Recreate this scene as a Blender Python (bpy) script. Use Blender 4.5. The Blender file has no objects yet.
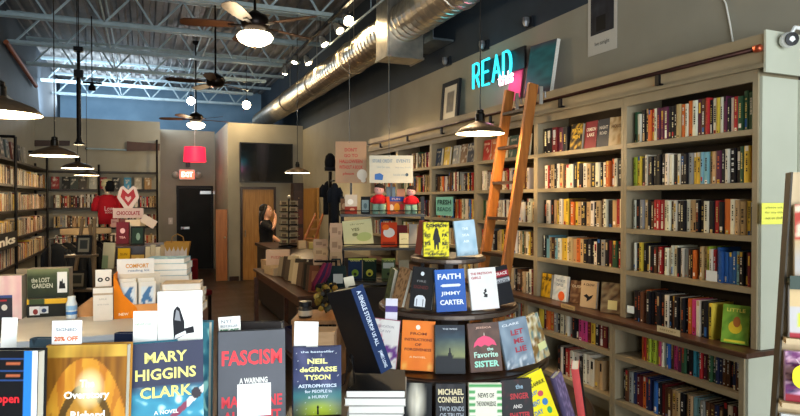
import bpy, math, random
from mathutils import Matrix, Vector, Euler, noise
random.seed(7)
PI = math.pi
R = math.radians
SC = bpy.context.scene
COL = SC.collection

# ---------------------------------------------------------------- camera model (metres, Z up, +Y = depth of the shop)
F = 600.0
YAW, PITCH, EYE = R(23), R(0.76), 1.75
_c, _s, _cp, _sp = math.cos(YAW), math.sin(YAW), math.cos(PITCH), math.sin(PITCH)

def ray(px, py):
    a = (px - 400) / F
    b = -(py - 208) / F
    f = _cp + b * _sp
    u = b * _cp - _sp
    return Vector((a * _c + f * _s, f * _c - a * _s, u))

def onX(px, py, X):
    r = ray(px, py); t = X / r.x
    return Vector((X, r.y * t, EYE + r.z * t))

def onY(px, py, Y):
    r = ray(px, py); t = Y / r.y
    return Vector((r.x * t, Y, EYE + r.z * t))

def onZ(px, py, Z):
    r = ray(px, py); t = (Z - EYE) / r.z
    return Vector((r.x * t, r.y * t, Z))

def at(px, py, d):
    return Vector((0, 0, EYE)) + ray(px, py) * d

def spot(px, d, z):
    p = at(px, 200, d)
    return Vector((p.x, p.y, z))

# ---------------------------------------------------------------- colours
def lin(v):
    return v / 12.92 if v <= 0.04045 else ((v + 0.055) / 1.055) ** 2.4

def H(h):
    h = h.lstrip('#')
    return tuple(lin(int(h[i:i + 2], 16) / 255) for i in (0, 2, 4))

def mixc(a, b, t):
    t = max(0.0, min(1.0, t))
    return tuple(x + (y - x) * t for x, y in zip(a, b))

def jit(c, s=0.12, rnd=random):
    k = 1 + rnd.uniform(-s, s)
    return tuple(max(0, x * k * (1 + rnd.uniform(-s, s) * .4)) for x in c)

def nz(x, y, z=0.0):
    return noise.noise((x, y, z)) * .5 + .5

# ---------------------------------------------------------------- materials
MATS = {}

def newmat(name):
    m = bpy.data.materials.new(name)
    m.use_nodes = True
    MATS[name] = m
    return m, m.node_tree.nodes, m.node_tree.links, m.node_tree.nodes['Principled BSDF']

def attr_mat(name, rough=.5, metal=0.0, var=.12, scale=30.0, spec=.4):
    """colour from the mesh's own colour attribute, broken up by a fine noise"""
    m, N, L, b = newmat(name)
    a = N.new('ShaderNodeAttribute'); a.attribute_name = 'Col'
    t = N.new('ShaderNodeTexCoord')
    n = N.new('ShaderNodeTexNoise'); n.inputs['Scale'].default_value = scale
    L.new(t.outputs['Object'], n.inputs['Vector'])
    mr = N.new('ShaderNodeMapRange')
    mr.inputs['To Min'].default_value = 1 - var; mr.inputs['To Max'].default_value = 1 + var
    L.new(n.outputs['Fac'], mr.inputs['Value'])
    mx = N.new('ShaderNodeVectorMath'); mx.operation = 'SCALE'
    L.new(a.outputs['Color'], mx.inputs[0]); L.new(mr.outputs['Result'], mx.inputs['Scale'])
    L.new(mx.outputs['Vector'], b.inputs['Base Color'])
    b.inputs['Roughness'].default_value = rough; b.inputs['Metallic'].default_value = metal
    b.inputs['Specular IOR Level'].default_value = spec
    return m

def noise_mat(name, c1, c2, scale=6, rough=.6, metal=0.0, stretch=(1, 1, 1), bump=0.0, detail=4, spec=.4):
    m, N, L, b = newmat(name)
    t = N.new('ShaderNodeTexCoord'); mp = N.new('ShaderNodeMapping'); mp.inputs['Scale'].default_value = stretch
    n = N.new('ShaderNodeTexNoise'); n.inputs['Scale'].default_value = scale; n.inputs['Detail'].default_value = detail
    r = N.new('ShaderNodeValToRGB')
    r.color_ramp.elements[0].position = .3; r.color_ramp.elements[1].position = .7
    r.color_ramp.elements[0].color = (*c1, 1); r.color_ramp.elements[1].color = (*c2, 1)
    L.new(t.outputs['Object'], mp.inputs['Vector']); L.new(mp.outputs['Vector'], n.inputs['Vector'])
    L.new(n.outputs['Fac'], r.inputs['Fac']); L.new(r.outputs['Color'], b.inputs['Base Color'])
    b.inputs['Roughness'].default_value = rough; b.inputs['Metallic'].default_value = metal
    b.inputs['Specular IOR Level'].default_value = spec
    if bump:
        bp = N.new('ShaderNodeBump'); bp.inputs['Strength'].default_value = bump; bp.inputs['Distance'].default_value = .01
        L.new(n.outputs['Fac'], bp.inputs['Height']); L.new(bp.outputs['Normal'], b.inputs['Normal'])
    return m

def glow_mat(name, col, strength):
    m, N, L, b = newmat(name)
    b.inputs['Base Color'].default_value = (*col, 1)
    b.inputs['Emission Color'].default_value = (*col, 1)
    b.inputs['Emission Strength'].default_value = strength
    return m

PRINT = attr_mat('printed_cover', .5, var=.06, spec=.25)
PAPER = attr_mat('paper', .8, var=.05, spec=.2)
CLOTH = attr_mat('cloth', .9, var=.25, scale=90, spec=.15)
PLASTIC = attr_mat('plastic', .35, var=.05)
PAINT = attr_mat('painted_surface', .6, var=.05, scale=8)
WOODV = attr_mat('stained_wood', .45, var=.3, scale=14)
METALV = attr_mat('metal_painted', .35, metal=.75, var=.1)
SHELFPAINT = noise_mat('shelf_paint', H('#887b62'), H('#93866c'), 5, .5)
DAYLITPAINT = noise_mat('daylit_shelf_paint', H('#b3b5a2'), H('#bcbdab'), 3, .5)  # shelf paint again, lightened to stand in for daylight on the bookcase end
BACKSHADE = noise_mat('shelf_back_shade', H('#33291e'), H('#3d3225'), 5, .7)  # brown shadow above the books, put into the back panel colour
WALLPAINT = noise_mat('wall_paint', H('#938e7e'), H('#9b9686'), 2.5, .75)
BLUEPAINT = noise_mat('dark_blue_paint', H('#2a343d'), H('#323c46'), 2.5, .75)
LEDGEWOOD = noise_mat('ledge_wood', H('#37221a'), H('#5a3d2c'), 5, .35, stretch=(6, .6, 6), bump=.05)
LADDERWOOD = noise_mat('ladder_wood', H('#7c4717'), H('#a5662a'), 8, .45, stretch=(5, 5, .5), bump=.05)
DARKWOOD = noise_mat('dark_wood', H('#1f120c'), H('#3a2417'), 5, .35, stretch=(1, 6, 1), bump=.04)
OAK = noise_mat('golden_wood', H('#9a6c30'), H('#b98a49'), 5, .45, stretch=(7, 7, .5), bump=.03)
GALV = noise_mat('galvanised_metal', H('#a8a297'), H('#cdc4b2'), 9, .3, metal=.9)
BLACKMETAL = noise_mat('black_metal', H('#0c0c0d'), H('#17161a'), 20, .45, metal=.5)
COPPER = noise_mat('copper_pipe', H('#2e1a14'), H('#452820'), 12, .4, metal=.7)
JOISTPAINT = noise_mat('joist_paint', H('#8fa5ae'), H('#a3b8c0'), 8, .5)
DECK = noise_mat('roof_deck', H('#6a6a6a'), H('#7c7b79'), 4, .6)
DAYCYAN = noise_mat('clerestory_blue', H('#7aa0bd'), H('#9fc0d6'), 2, .7)
BULB = glow_mat('warm_bulb', (1, .78, .45), 30)
SHADEIN = glow_mat('lit_shade_inside', (1, .86, .62), 5.5)
BOWLGLOW = glow_mat('lit_glass_bowl', (1, .84, .58), 7)
CYAN = glow_mat('cyan_neon', (.03, .62, .75), 1.25)
PINKN = glow_mat('pink_neon', (1, .62, .72), 4)
REDGLOW = glow_mat('red_lit_shade', (.8, .02, .06), 1.2)
EXITRED = glow_mat('exit_red', (1, .12, .06), 2.2)
COLDLED = glow_mat('cold_lamp', (.9, .95, 1), 25)
DAYPANE = glow_mat('daylight_pane', (.75, .88, 1), 2.2)

# ---------------------------------------------------------------- mesh builder
class MB:
    def __init__(self):
        self.v = []; self.f = []; self.c = []; self.m = []

    def face(self, pts, col=(.5, .5, .5), mi=0):
        b = len(self.v)
        self.v.extend(tuple(p) for p in pts)
        self.f.append(tuple(range(b, b + len(pts)))); self.c.append(col); self.m.append(mi)

    def raw(self, vs, fs, col, mi=0):
        b = len(self.v)
        self.v.extend(tuple(p) for p in vs)
        for f in fs:
            self.f.append(tuple(b + i for i in f)); self.c.append(col); self.m.append(mi)

    def box(self, x0, x1, y0, y1, z0, z1, col=(.5, .5, .5), mi=0):
        vs = [(x0, y0, z0), (x1, y0, z0), (x1, y1, z0), (x0, y1, z0), (x0, y0, z1), (x1, y0, z1), (x1, y1, z1), (x0, y1, z1)]
        self.raw(vs, [(0, 3, 2, 1), (4, 5, 6, 7), (0, 1, 5, 4), (1, 2, 6, 5), (2, 3, 7, 6), (3, 0, 4, 7)], col, mi)

    def bar(self, p, q, w, h, col=(.5, .5, .5), mi=0, up=(0, 0, 1)):
        p = Vector(p); q = Vector(q); d = (q - p).normalized(); up = Vector(up)
        if abs(d.dot(up)) > .95: up = Vector((1, 0, 0))
        s = d.cross(up).normalized(); u = s.cross(d)
        vs = []
        for e in (p, q):
            for a, b in ((-1, -1), (1, -1), (1, 1), (-1, 1)):
                vs.append(e + s * a * w / 2 + u * b * h / 2)
        self.raw(vs, [(0, 3, 2, 1), (4, 5, 6, 7), (0, 1, 5, 4), (1, 2, 6, 5), (2, 3, 7, 6), (3, 0, 4, 7)], col, mi)

    def tube(self, pts, r, col=(.5, .5, .5), mi=0, n=8, closed=False):
        pts = [Vector(p) for p in pts]
        b = len(self.v); K = len(pts)
        rr = r if isinstance(r, (list, tuple)) else [r] * K
        pu = None
        for i, p in enumerate(pts):
            if closed: d = pts[(i + 1) % K] - pts[i - 1]
            else: d = pts[min(i + 1, K - 1)] - pts[max(i - 1, 0)]
            d.normalize()
            ref = pu if pu is not None else (Vector((0, 0, 1)) if abs(d.z) < .9 else Vector((1, 0, 0)))
            s = d.cross(ref)
            if s.length < 1e-6: s = d.cross(Vector((0, 1, 0)))
            s.normalize(); u = s.cross(d); pu = u
            for k in range(n):
                a = 2 * PI * k / n
                self.v.append(tuple(p + (s * math.cos(a) + u * math.sin(a)) * rr[i]))
        rng = range(K if closed else K - 1)
        for i in rng:
            j = (i + 1) % K
            for k in range(n):
                l = (k + 1) % n
                self.f.append((b + i * n + k, b + i * n + l, b + j * n + l, b + j * n + k)); self.c.append(col); self.m.append(mi)
        if not closed:
            self.f.append(tuple(b + k for k in range(n))[::-1]); self.c.append(col); self.m.append(mi)
            self.f.append(tuple(b + (K - 1) * n + k for k in range(n))); self.c.append(col); self.m.append(mi)

    def lathe(self, prof, o=(0, 0, 0), n=24, col=(.5, .5, .5), mi=0, cap=True):
        b = len(self.v); K = len(prof)
        for r, z in prof:
            for k in range(n):
                a = 2 * PI * k / n
                self.v.append((o[0] + r * math.cos(a), o[1] + r * math.sin(a), o[2] + z))
        for i in range(K - 1):
            for k in range(n):
                l = (k + 1) % n
                self.f.append((b + i * n + k, b + i * n + l, b + (i + 1) * n + l, b + (i + 1) * n + k)); self.c.append(col); self.m.append(mi)
        if cap:
            for i, rev in ((0, True), (K - 1, False)):
                if prof[i][0] > 1e-4:
                    t = tuple(b + i * n + k for k in range(n))
                    self.f.append(t[::-1] if rev else t); self.c.append(col); self.m.append(mi)

    def prism(self, poly, y0, y1, col=(.5, .5, .5), mi=0):
        """poly in XZ, counter-clockwise seen from -Y, pushed from y0 (front) to y1"""
        n = len(poly)
        a = [(x, y0, z) for x, z in poly]; c = [(x, y1, z) for x, z in poly]
        fs = [tuple(range(n)), tuple(range(2 * n - 1, n - 1, -1))]
        for i in range(n):
            j = (i + 1) % n
            fs.append((i, n + i, n + j, j))
        self.raw(a + c, fs, col, mi)

    def ball(self, o, r, col=(.5, .5, .5), mi=0, n=12, sc=(1, 1, 1)):
        K = n // 2 + 1
        b = len(self.v)
        for i in range(K + 1):
            t = PI * i / K
            for k in range(n):
                a = 2 * PI * k / n
                self.v.append((o[0] + r * sc[0] * math.sin(t) * math.cos(a), o[1] + r * sc[1] * math.sin(t) * math.sin(a), o[2] + r * sc[2] * math.cos(t)))
        for i in range(K):
            for k in range(n):
                l = (k + 1) % n
                self.f.append((b + i * n + k, b + (i + 1) * n + k, b + (i + 1) * n + l, b + i * n + l)); self.c.append(col); self.m.append(mi)

    def grid(self, fn, nu, nv, w, h, y=0.0, x0=None, z0=0.0, mi=0):
        """a printed panel facing -Y, coloured point by point by fn(u, v)"""
        x0 = -w / 2 if x0 is None else x0
        b = len(self.v)
        cc = []
        for j in range(nv + 1):
            for i in range(nu + 1):
                u, v = i / nu, j / nv
                self.v.append((x0 + u * w, y, z0 + v * h)); cc.append(fn(u, v))
        for j in range(nv):
            for i in range(nu):
                q = (j * (nu + 1) + i, j * (nu + 1) + i + 1, (j + 1) * (nu + 1) + i + 1, (j + 1) * (nu + 1) + i)
                self.f.append(tuple(b + k for k in q)); self.c.append([cc[k] for k in q]); self.m.append(mi)

    def xform(self, M):
        self.v = [tuple(M @ Vector(p)) for p in self.v]
        return self

def mesh_of(name, mb, mats, smooth=False):
    me = bpy.data.meshes.new(name)
    me.from_pydata(mb.v, [], mb.f)
    if not isinstance(mats, (list, tuple)): mats = [mats]
    for m in mats: me.materials.append(m)
    ca = me.color_attributes.new('Col', 'FLOAT_COLOR', 'CORNER')
    buf = []
    for f, c in zip(mb.f, mb.c):
        if isinstance(c, list):
            for q in c: buf += [q[0], q[1], q[2], 1]
        else:
            buf += [c[0], c[1], c[2], 1] * len(f)
    ca.data.foreach_set('color', buf)
    me.polygons.foreach_set('material_index', mb.m)
    if smooth: me.polygons.foreach_set('use_smooth', [True] * len(mb.f))
    me.update()
    return me

def obj(name, mb, mats, parent=None, world=False, smooth=False, bevel=0):
    if world and parent is not None:
        mb.xform(parent.matrix_basis.inverted())
    o = bpy.data.objects.new(name, mesh_of(name, mb, mats, smooth))
    COL.objects.link(o)
    if parent is not None: o.parent = parent
    if bevel:
        bv = o.modifiers.new('soft_edge', 'BEVEL'); bv.width = bevel; bv.segments = 2; bv.limit_method = 'ANGLE'
    return o

LABELS = set()

def tag(o, label, cat, group=None):
    o['label'] = label; o['category'] = cat
    if group: o['group'] = group
    LABELS.add(label)
    return o

def thing(name, label, cat, loc=(0, 0, 0), rot=(0, 0, 0), group=None):
    o = bpy.data.objects.new(name, None); COL.objects.link(o)
    if not hasattr(rot, '__len__'): rot = (0, 0, rot)
    M = Matrix.LocRotScale(Vector(loc), Euler(rot), None)
    o.matrix_basis = M
    o.empty_display_size = .05
    return tag(o, label, cat, group)

def struct(name, mb, mats, parent=None, **k):
    o = obj(name, mb, mats, parent, **k)
    if parent is None: o['kind'] = 'structure'
    return o

# ---------------------------------------------------------------- lettering
_TC = {}

def text_shape(s, bold=0.0):
    key = (s, bold)
    if key not in _TC:
        cu = bpy.data.curves.new('t', 'FONT'); cu.body = s; cu.size = 1; cu.align_x = 'LEFT'; cu.offset = bold
        cu.resolution_u = 2; cu.space_line = 1.0
        o = bpy.data.objects.new('t', cu); COL.objects.link(o)
        dg = bpy.context.evaluated_depsgraph_get()
        me = bpy.data.meshes.new_from_object(o.evaluated_get(dg))
        vs = [(v.co.x, v.co.y) for v in me.vertices]; fs = [tuple(p.vertices) for p in me.polygons]
        bpy.data.objects.remove(o); bpy.data.curves.remove(cu); bpy.data.meshes.remove(me)
        x0 = min(v[0] for v in vs); x1 = max(v[0] for v in vs); y0 = min(v[1] for v in vs); y1 = max(v[1] for v in vs)
        _TC[key] = ([((x - x0), (y - y0)) for x, y in vs], fs, x1 - x0, y1 - y0)
    return _TC[key]

def put_text(mb, s, cx, cz, w, h, y, col, bold=0.0, skew=0.0, mi=0):
    """letters standing in the XZ plane facing -Y, centred on (cx, cz), inside w x h"""
    vs, fs, tw, th = text_shape(s, bold)
    if w and h: sx, sz = w / tw, h / th
    elif w: sx = sz = w / tw
    else: sx = sz = h / th
    mb.raw([(cx + (x - tw / 2) * sx + skew * (z - th / 2) * sz, y, cz + (z - th / 2) * sz) for x, z in vs], fs, col, mi)

WHITE = H('#e9e6df'); CREAM = H('#d8cbae'); BLACK = H('#121113'); PAGE = H('#e2dcc9')
CAMROT = -YAW

# ---------------------------------------------------------------- books that show their front
def book(name, label, loc, w, h, t, front, letters=(), rot=0.0, lean=0.0, roll=0.0, spine=None, res=(14, 20), group=None, cat='book',
         sticker=None, thin=False, shapes=(), softcover=False, spine_letters=(), rim=.004):
    """local frame: front cover faces -Y, spine on the left (-X), origin under the middle of the front board"""
    lean = R(lean)
    root = thing(name, label, cat, (loc[0], loc[1], loc[2] + t * math.sin(lean) + abs(math.sin(R(roll))) * w / 2), (-lean, R(roll), rot), group)
    sp = spine if spine is not None else front(.02, .5)
    b = MB()
    b.grid(front, res[0], res[1], w, h, 0.0)
    bt = .0025 if not softcover else .0008
    x0, x1 = -w / 2, w / 2
    # board edges, rounded spine and back board
    b.face([(x0, 0, h), (x1, 0, h), (x1, bt, h), (x0, bt, h)], sp)
    b.face([(x1, 0, 0), (x1, bt, 0), (x1, bt, h), (x1, 0, h)], sp)
    b.face([(x0, 0, 0), (x0, bt, 0), (x1, bt, 0), (x1, 0, 0)], sp)
    b.face([(x1, bt, 0), (x0, bt, 0), (x0, bt, h), (x1, bt, h)], sp)
    pts = [(x0, 0), (x0 - .003, t * .25), (x0 - .004, t * .5), (x0 - .003, t * .75), (x0, t)]
    for p, q in zip(pts[:-1], pts[1:]):
        b.face([(q[0], q[1], 0), (p[0], p[1], 0), (p[0], p[1], h), (q[0], q[1], h)], sp)
    b.box(x0, x1, t - bt, t, 0, h, sp)
    l = b
    for k, (poly, c) in enumerate(shapes):
        l.face([(x0 + u * w, -.0005 - .0001 * k, v * h) for u, v in poly], H(c))
    for sp_ in letters:
        s, u, v, lw, lh, c = sp_[:6]
        put_text(l, s, x0 + u * w, v * h, lw * w if lw else None, lh * h if lh else None, -.0012, H(c), sp_[6] if len(sp_) > 6 else .0)
    obj('cover', b, PRINT, root)
    p = MB()
    e = rim if not softcover else .0005
    p.box(x0 + .001, x1 - e, bt + .0003, t - bt - .0003, e * .6, h - e, PAGE)
    obj('page_block', p, PAPER, root)
    if sticker:
        l = MB()
        for (u0, u1, v0, v1, c) in sticker:
            l.box(x0 + u0 * w, x0 + u1 * w, -.0014, -.0011, v0 * h, v1 * h, H(c))
        so = obj('sticker', l, PAPER, root)
    return root

def flat(c):
    c = H(c)
    return lambda u, v: c

def grad(cs):
    """vertical bands blending between (v, colour) stops, bottom to top"""
    cs = [(v, H(c)) for v, c in cs]
    def f(u, v):
        for (v0, a), (v1, b) in zip(cs[:-1], cs[1:]):
            if v <= v1: return mixc(a, b, (v - v0) / max(1e-6, v1 - v0))
        return cs[-1][1]
    return f

def blots(base, cols, sc=5, seed=0, th=.5):
    """print made of soft blots"""
    bs = base if callable(base) else flat(base)
    cc = [H(c) for c in cols]
    def f(u, v):
        c = bs(u, v)
        for k, q in enumerate(cc):
            n = nz(u * sc, v * sc * 1.4, seed + 9.3 * k)
            c = mixc(c, q, (n - th) * 9)
        return c
    return f

def circ(cx, cy, rx, ry, n=14, a0=0, a1=2 * PI):
    return [(cx + rx * math.cos(a0 + (a1 - a0) * i / n), cy + ry * math.sin(a0 + (a1 - a0) * i / n)) for i in range(n)]

def card(name, label, loc, w, h, col, rot=0.0, lean=0.0, roll=0.0, letters=(), shapes=(), t=.0008, group=None, cat='card', mat=None):
    """a sheet standing up, facing -Y of its own frame"""
    loc = (loc[0], loc[1], loc[2] + t * math.sin(R(lean)) + abs(math.sin(R(roll))) * w / 2)
    root = thing(name, label, cat, loc, (-R(lean), R(roll), rot), group)
    b = MB(); b.box(-w / 2, w / 2, 0, t, 0, h, H(col))
    for k, (poly, c) in enumerate(shapes):
        b.face([(-w / 2 + u * w, -.0004 - .0002 * k, v * h) for u, v in poly], H(c))
    for sp_ in letters:
        s, u, v, lw, lh, c = sp_[:6]
        put_text(b, s, -w / 2 + u * w, v * h, lw * w if lw else None, lh * h if lh else None, -.0022, H(c), sp_[6] if len(sp_) > 6 else .0)
    obj('sheet', b, mat or PAPER, root)
    return root
# ================================================================ the setting
XR, XL = 3.28, -2.11
YTV, YLB, YRC, YFAR, YF = 13.34, 14.5, 16.0, 18.6, -3.2
ZLOW, ZDECK = 3.42, 4.98

# floor: long dark boards with worn sheen
m, N, L, b = newmat('floor_boards')
t = N.new('ShaderNodeTexCoord'); mp = N.new('ShaderNodeMapping'); mp.inputs['Rotation'].default_value = (0, 0, R(90))
br = N.new('ShaderNodeTexBrick'); br.inputs['Scale'].default_value = 1; br.inputs['Brick Width'].default_value = 1.6
br.inputs['Row Height'].default_value = .13; br.inputs['Mortar Size'].default_value = .004
br.inputs['Color1'].default_value = (*H('#3a2c22'), 1); br.inputs['Color2'].default_value = (*H('#4d3b2d'), 1); br.inputs['Mortar'].default_value = (*H('#1a130e'), 1)
n = N.new('ShaderNodeTexNoise'); n.inputs['Scale'].default_value = 1.7; n.inputs['Detail'].default_value = 6
mx = N.new('ShaderNodeMix'); mx.data_type = 'RGBA'; mx.blend_type = 'MULTIPLY'; mx.inputs[0].default_value = .5
L.new(t.outputs['Object'], mp.inputs['Vector']); L.new(mp.outputs['Vector'], br.inputs['Vector']); L.new(t.outputs['Object'], n.inputs['Vector'])
L.new(br.outputs['Color'], mx.inputs[6]); L.new(n.outputs['Color'], mx.inputs[7]); L.new(mx.outputs[2], b.inputs['Base Color'])
mr = N.new('ShaderNodeMapRange'); mr.inputs['To Min'].default_value = .22; mr.inputs['To Max'].default_value = .5
L.new(n.outputs['Fac'], mr.inputs['Value']); L.new(mr.outputs['Result'], b.inputs['Roughness'])
fb = MB(); fb.box(XL - .1, XR + .1, YF - .1, YFAR + .1, -.1, 0)
struct('floor', fb, m)

w = MB(); w.box(XR, XR + .15, YF, YFAR, 0, 3.33, mi=0); w.box(XR, XR + .15, YF, YFAR, 3.33, ZDECK + .1, mi=1)
struct('wall_right', w, [WALLPAINT, BLUEPAINT])
w = MB(); w.box(XL - .15, XL, YF, YFAR, 0, 3.5, mi=0); w.box(XL - .15, XL, YF, YFAR, 3.5, ZDECK + .1, mi=1)
struct('wall_left', w, [WALLPAINT, BLUEPAINT])
w = MB(); w.box(XL, .31, YLB, YLB + .12, 0, 3.5); w.box(.19, .31, YLB + .12, YRC, 0, 3.5)
struct('wall_rear_left', w, WALLPAINT)
w = MB(); w.box(.31, 1.64, YRC, YRC + .12, 0, 3.5)
struct('wall_rear_middle', w, WALLPAINT)
# the wall that carries the screen, with the side that closes its box
w = MB(); w.box(1.64, XR, YTV, YTV + .12, 0, ZLOW); w.box(1.64, 1.76, YTV + .12, YRC, 0, ZLOW)
struct('wall_rear_right', w, WALLPAINT)
w = MB(); w.box(XL, XR, YFAR, YFAR + .15, 0, ZDECK + .1)
struct('wall_far', w, noise_mat('far_wall_blue', H('#5f7d94'), H('#6f8da4'), 2, .7))
# shop front behind the camera: piers, transom and three big panes of daylight
w = MB()
w.box(XL, XR, YF - .15, YF, 0, .45); w.box(XL, XR, YF - .15, YF, 3.1, ZDECK)
for x in (XL, -.45, 1.3, XR - .2): w.box(x, x + .2, YF - .15, YF, .45, 3.1)
struct('wall_front', w, WALLPAINT)
for i, (x0, x1) in enumerate(((XL + .2, -.45), (-.25, 1.3), (1.5, XR - .2))):
    w = MB(); w.box(x0, x1, YF - .1, YF - .08, .45, 3.1)
    struct('window_%d' % (i + 1), w, DAYPANE)

# ribbed steel deck
cb = MB(); x = XL - .1; prof = []
while x < XR + .1:
    prof += [(x, ZDECK), (x + .09, ZDECK), (x + .11, ZDECK + .05), (x + .18, ZDECK + .05)]
    x += .2
for (xa, za), (xb, zb) in zip(prof[:-1], prof[1:]):
    cb.face([(xa, YF, za), (xa, YFAR, za), (xb, YFAR, zb), (xb, YF, zb)])
cb.box(XL - .1, XR + .1, YF, YFAR, ZDECK + .07, ZDECK + .12)
struct('ceiling', cb, DECK)

# open-web joists crossing the shop
JY = [1.6, 3.3, 5.0, 6.7, 8.4, 10.13, 11.86, 13.6, 15.35, 17.1]
for yj in JY:
    j = MB()
    zb, zt = 4.38, 4.92
    for dy in (-.045, .045):
        j.box(XL, 2.5, yj + dy - .02, yj + dy + .02, zb, zb + .055)
        j.box(XL, XR, yj + dy - .02, yj + dy + .02, zt - .05, zt)
    x = XL + .1; up = True
    while x < 2.45:
        xn = min(x + .42, 2.9)
        a, c = (zb + .03, zt - .03) if up else (zt - .03, zb + .03)
        if not up: xn = x + .3
        j.bar((x, yj, a), (xn, yj, c), .028, .028)
        x = xn; up = not up
    struct('ceiling_joist', j, JOISTPAINT)
# rows of bridging rods tying the joists together
for xb in (-.55, 1.0):
    j = MB()
    j.tube([(xb, 1.6, 4.43), (xb, 17.1, 4.43)], .014, n=6); j.tube([(xb, 1.6, 4.86), (xb, 17.1, 4.86)], .014, n=6)
    struct('ceiling_bridging', j, JOISTPAINT)

# skirting
for nm, a in (('baseboard_right', (XR - .015, XR, 8.3, YTV)), ('baseboard_rear', (1.66, 1.86, YTV - .015, YTV))):
    w = MB(); w.box(a[0], a[1], a[2], a[3], 0, .1); struct(nm, w, DARKWOOD)

# ---- door in the screen wall: golden wood in a dark frame
dx0, dx1 = onY(240, 200, YTV).x, onY(275.5, 200, YTV).x
d = bpy.data.objects.new('door_1', None); COL.objects.link(d); d.matrix_basis = Matrix.Translation(((dx0 + dx1) / 2, YTV, 0)); d['kind'] = 'structure'
b = MB(); b.box(dx0 + .05, dx1 - .05, YTV - .03, YTV - .005, .01, 1.98); obj('door_leaf', b, OAK, d, True)
b = MB(); b.box(dx0, dx0 + .05, YTV - .05, YTV - .002, 0, 2.04); b.box(dx1 - .05, dx1, YTV - .05, YTV - .002, 0, 2.04); b.box(dx0 + .05, dx1 - .05, YTV - .05, YTV - .002, 1.985, 2.04)
obj('door_frame', b, DARKWOOD, d, True)
b = MB(); b.tube([(dx0 + .1, YTV - .09, .95), (dx0 + .1, YTV - .09, 1.1)], .012); b.bar((dx0 + .1, YTV - .09, 1.02), (dx0 + .1, YTV - .031, 1.02), .02, .02)
obj('door_handle', b, GALV, d, True)
# ---- black door in the recess
ex0, ex1 = onY(176.5, 200, YRC).x, onY(213, 200, YRC).x
d = bpy.data.objects.new('door_2', None); COL.objects.link(d); d.matrix_basis = Matrix.Translation(((ex0 + ex1) / 2, YRC, 0)); d['kind'] = 'structure'
b = MB(); b.box(ex0 + .05, ex1 - .05, YRC - .035, YRC - .005, .01, 2.05)
obj('door_leaf', b, noise_mat('black_door_paint', H('#0c0e0e'), H('#131616'), 3, .55, spec=.2), d, True)
b = MB(); b.box(ex0, ex0 + .05, YRC - .05, YRC - .002, 0, 2.11); b.box(ex1 - .05, ex1, YRC - .05, YRC - .002, 0, 2.11); b.box(ex0 + .05, ex1 - .05, YRC - .05, YRC - .002, 2.055, 2.11)
obj('door_frame', b, BLACKMETAL, d, True)
b = MB(); b.box(ex0 + .1, ex0 + .3, YRC - .075, YRC - .036, 1.02, 1.08, H('#b9bcc0')); b.ball((ex0 + .14, YRC - .09, 1.05), .03, H('#c9ccd0'))
obj('door_handle', b, METALV, d, True)
b = MB(); b.box(ex0 + .56, ex0 + .92, YRC - .05, YRC - .036, 1.9, 1.98, H('#c9cfd2'))
obj('door_closer', b, METALV, d, True)
# ---- golden door leaf standing open against the right wall, beyond the counter
q0, q1 = onX(303, 200, XR - .05), onX(317, 200, XR - .05)
d = bpy.data.objects.new('door_3', None); COL.objects.link(d); d.matrix_basis = Matrix.Translation((XR, q1.y, 0)); d['kind'] = 'structure'
b = MB(); b.box(XR - .05, XR - .005, q1.y, q0.y, .01, 2.0); obj('door_leaf', b, OAK, d, True)
b = MB(); b.ball((XR - .09, q1.y + .1, 1.0), .035, H('#a08a50')); b.tube([(XR - .09, q1.y + .1, 1), (XR - .051, q1.y + .1, 1)], .012, H('#a08a50'))
obj('door_handle', b, METALV, d, True)
# ---- orange-brown door leaf folded flat on the box's side, just left of the screen wall
s0, s1 = onY(216, 240, YTV + .6), onY(227, 240, YTV + .05)
d = bpy.data.objects.new('door_4', None); COL.objects.link(d); d.matrix_basis = Matrix.Translation((1.6, YTV + .3, 0)); d['kind'] = 'structure'
b = MB(); b.box(onY(216, 240, YTV - .05).x, 1.615, YTV - .05, YTV - .01, .02, 1.55)
obj('door_leaf', b, noise_mat('orange_wood', H('#9a5f30'), H('#b5753f'), 5, .45, stretch=(6, 6, .5)), d, True)
b = MB(); b.ball((1.56, YTV - .075, .95), .022, H('#c9c0a0')); b.tube([(1.56, YTV - .075, .95), (1.56, YTV - .049, .95)], .01, H('#c9c0a0'))
obj('door_handle', b, METALV, d, True)

# ================================================================ light
def area(name, loc, rot, sx, sy, e, col):
    l = bpy.data.lights.new(name, 'AREA'); l.shape = 'RECTANGLE'; l.size = sx; l.size_y = sy; l.energy = e; l.color = col
    o = bpy.data.objects.new(name, l); COL.objects.link(o); o.location = loc; o.rotation_euler = rot
    return o

def point(name, loc, e, col, r=.05):
    l = bpy.data.lights.new(name, 'POINT'); l.energy = e; l.color = col; l.shadow_soft_size = r
    o = bpy.data.objects.new(name, l); COL.objects.link(o); o.location = loc
    return o

def spotl(name, loc, target, e, col, ang=60, r=.04, blend=.6):
    l = bpy.data.lights.new(name, 'SPOT'); l.energy = e; l.color = col; l.spot_size = R(ang); l.spot_blend = blend; l.shadow_soft_size = r
    o = bpy.data.objects.new(name, l); COL.objects.link(o); o.location = loc
    o.rotation_euler = (Vector(target) - Vector(loc)).to_track_quat('-Z', 'Y').to_euler()
    return o

WARM = (1, .74, .42)
area('shop_window_daylight', (.6, YF + .15, 1.75), (R(90), 0, 0), 5.0, 2.5, 330, (.86, .94, 1))
area('rear_clerestory_daylight', (-1.0, 15.0, 3.9), (R(112), 0, 0), 2.2, .8, 110, (.74, .88, 1))
area('clerestory_spill', (-.9, 17.9, 4.5), (R(-70), 0, 0), 2.4, .6, 60, (.72, .87, 1))
wd = bpy.data.worlds.new('shop_air'); SC.world = wd; wd.use_nodes = True
wd.node_tree.nodes['Background'].inputs[0].default_value = (.6, .7, .85, 1); wd.node_tree.nodes['Background'].inputs[1].default_value = .15

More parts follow.
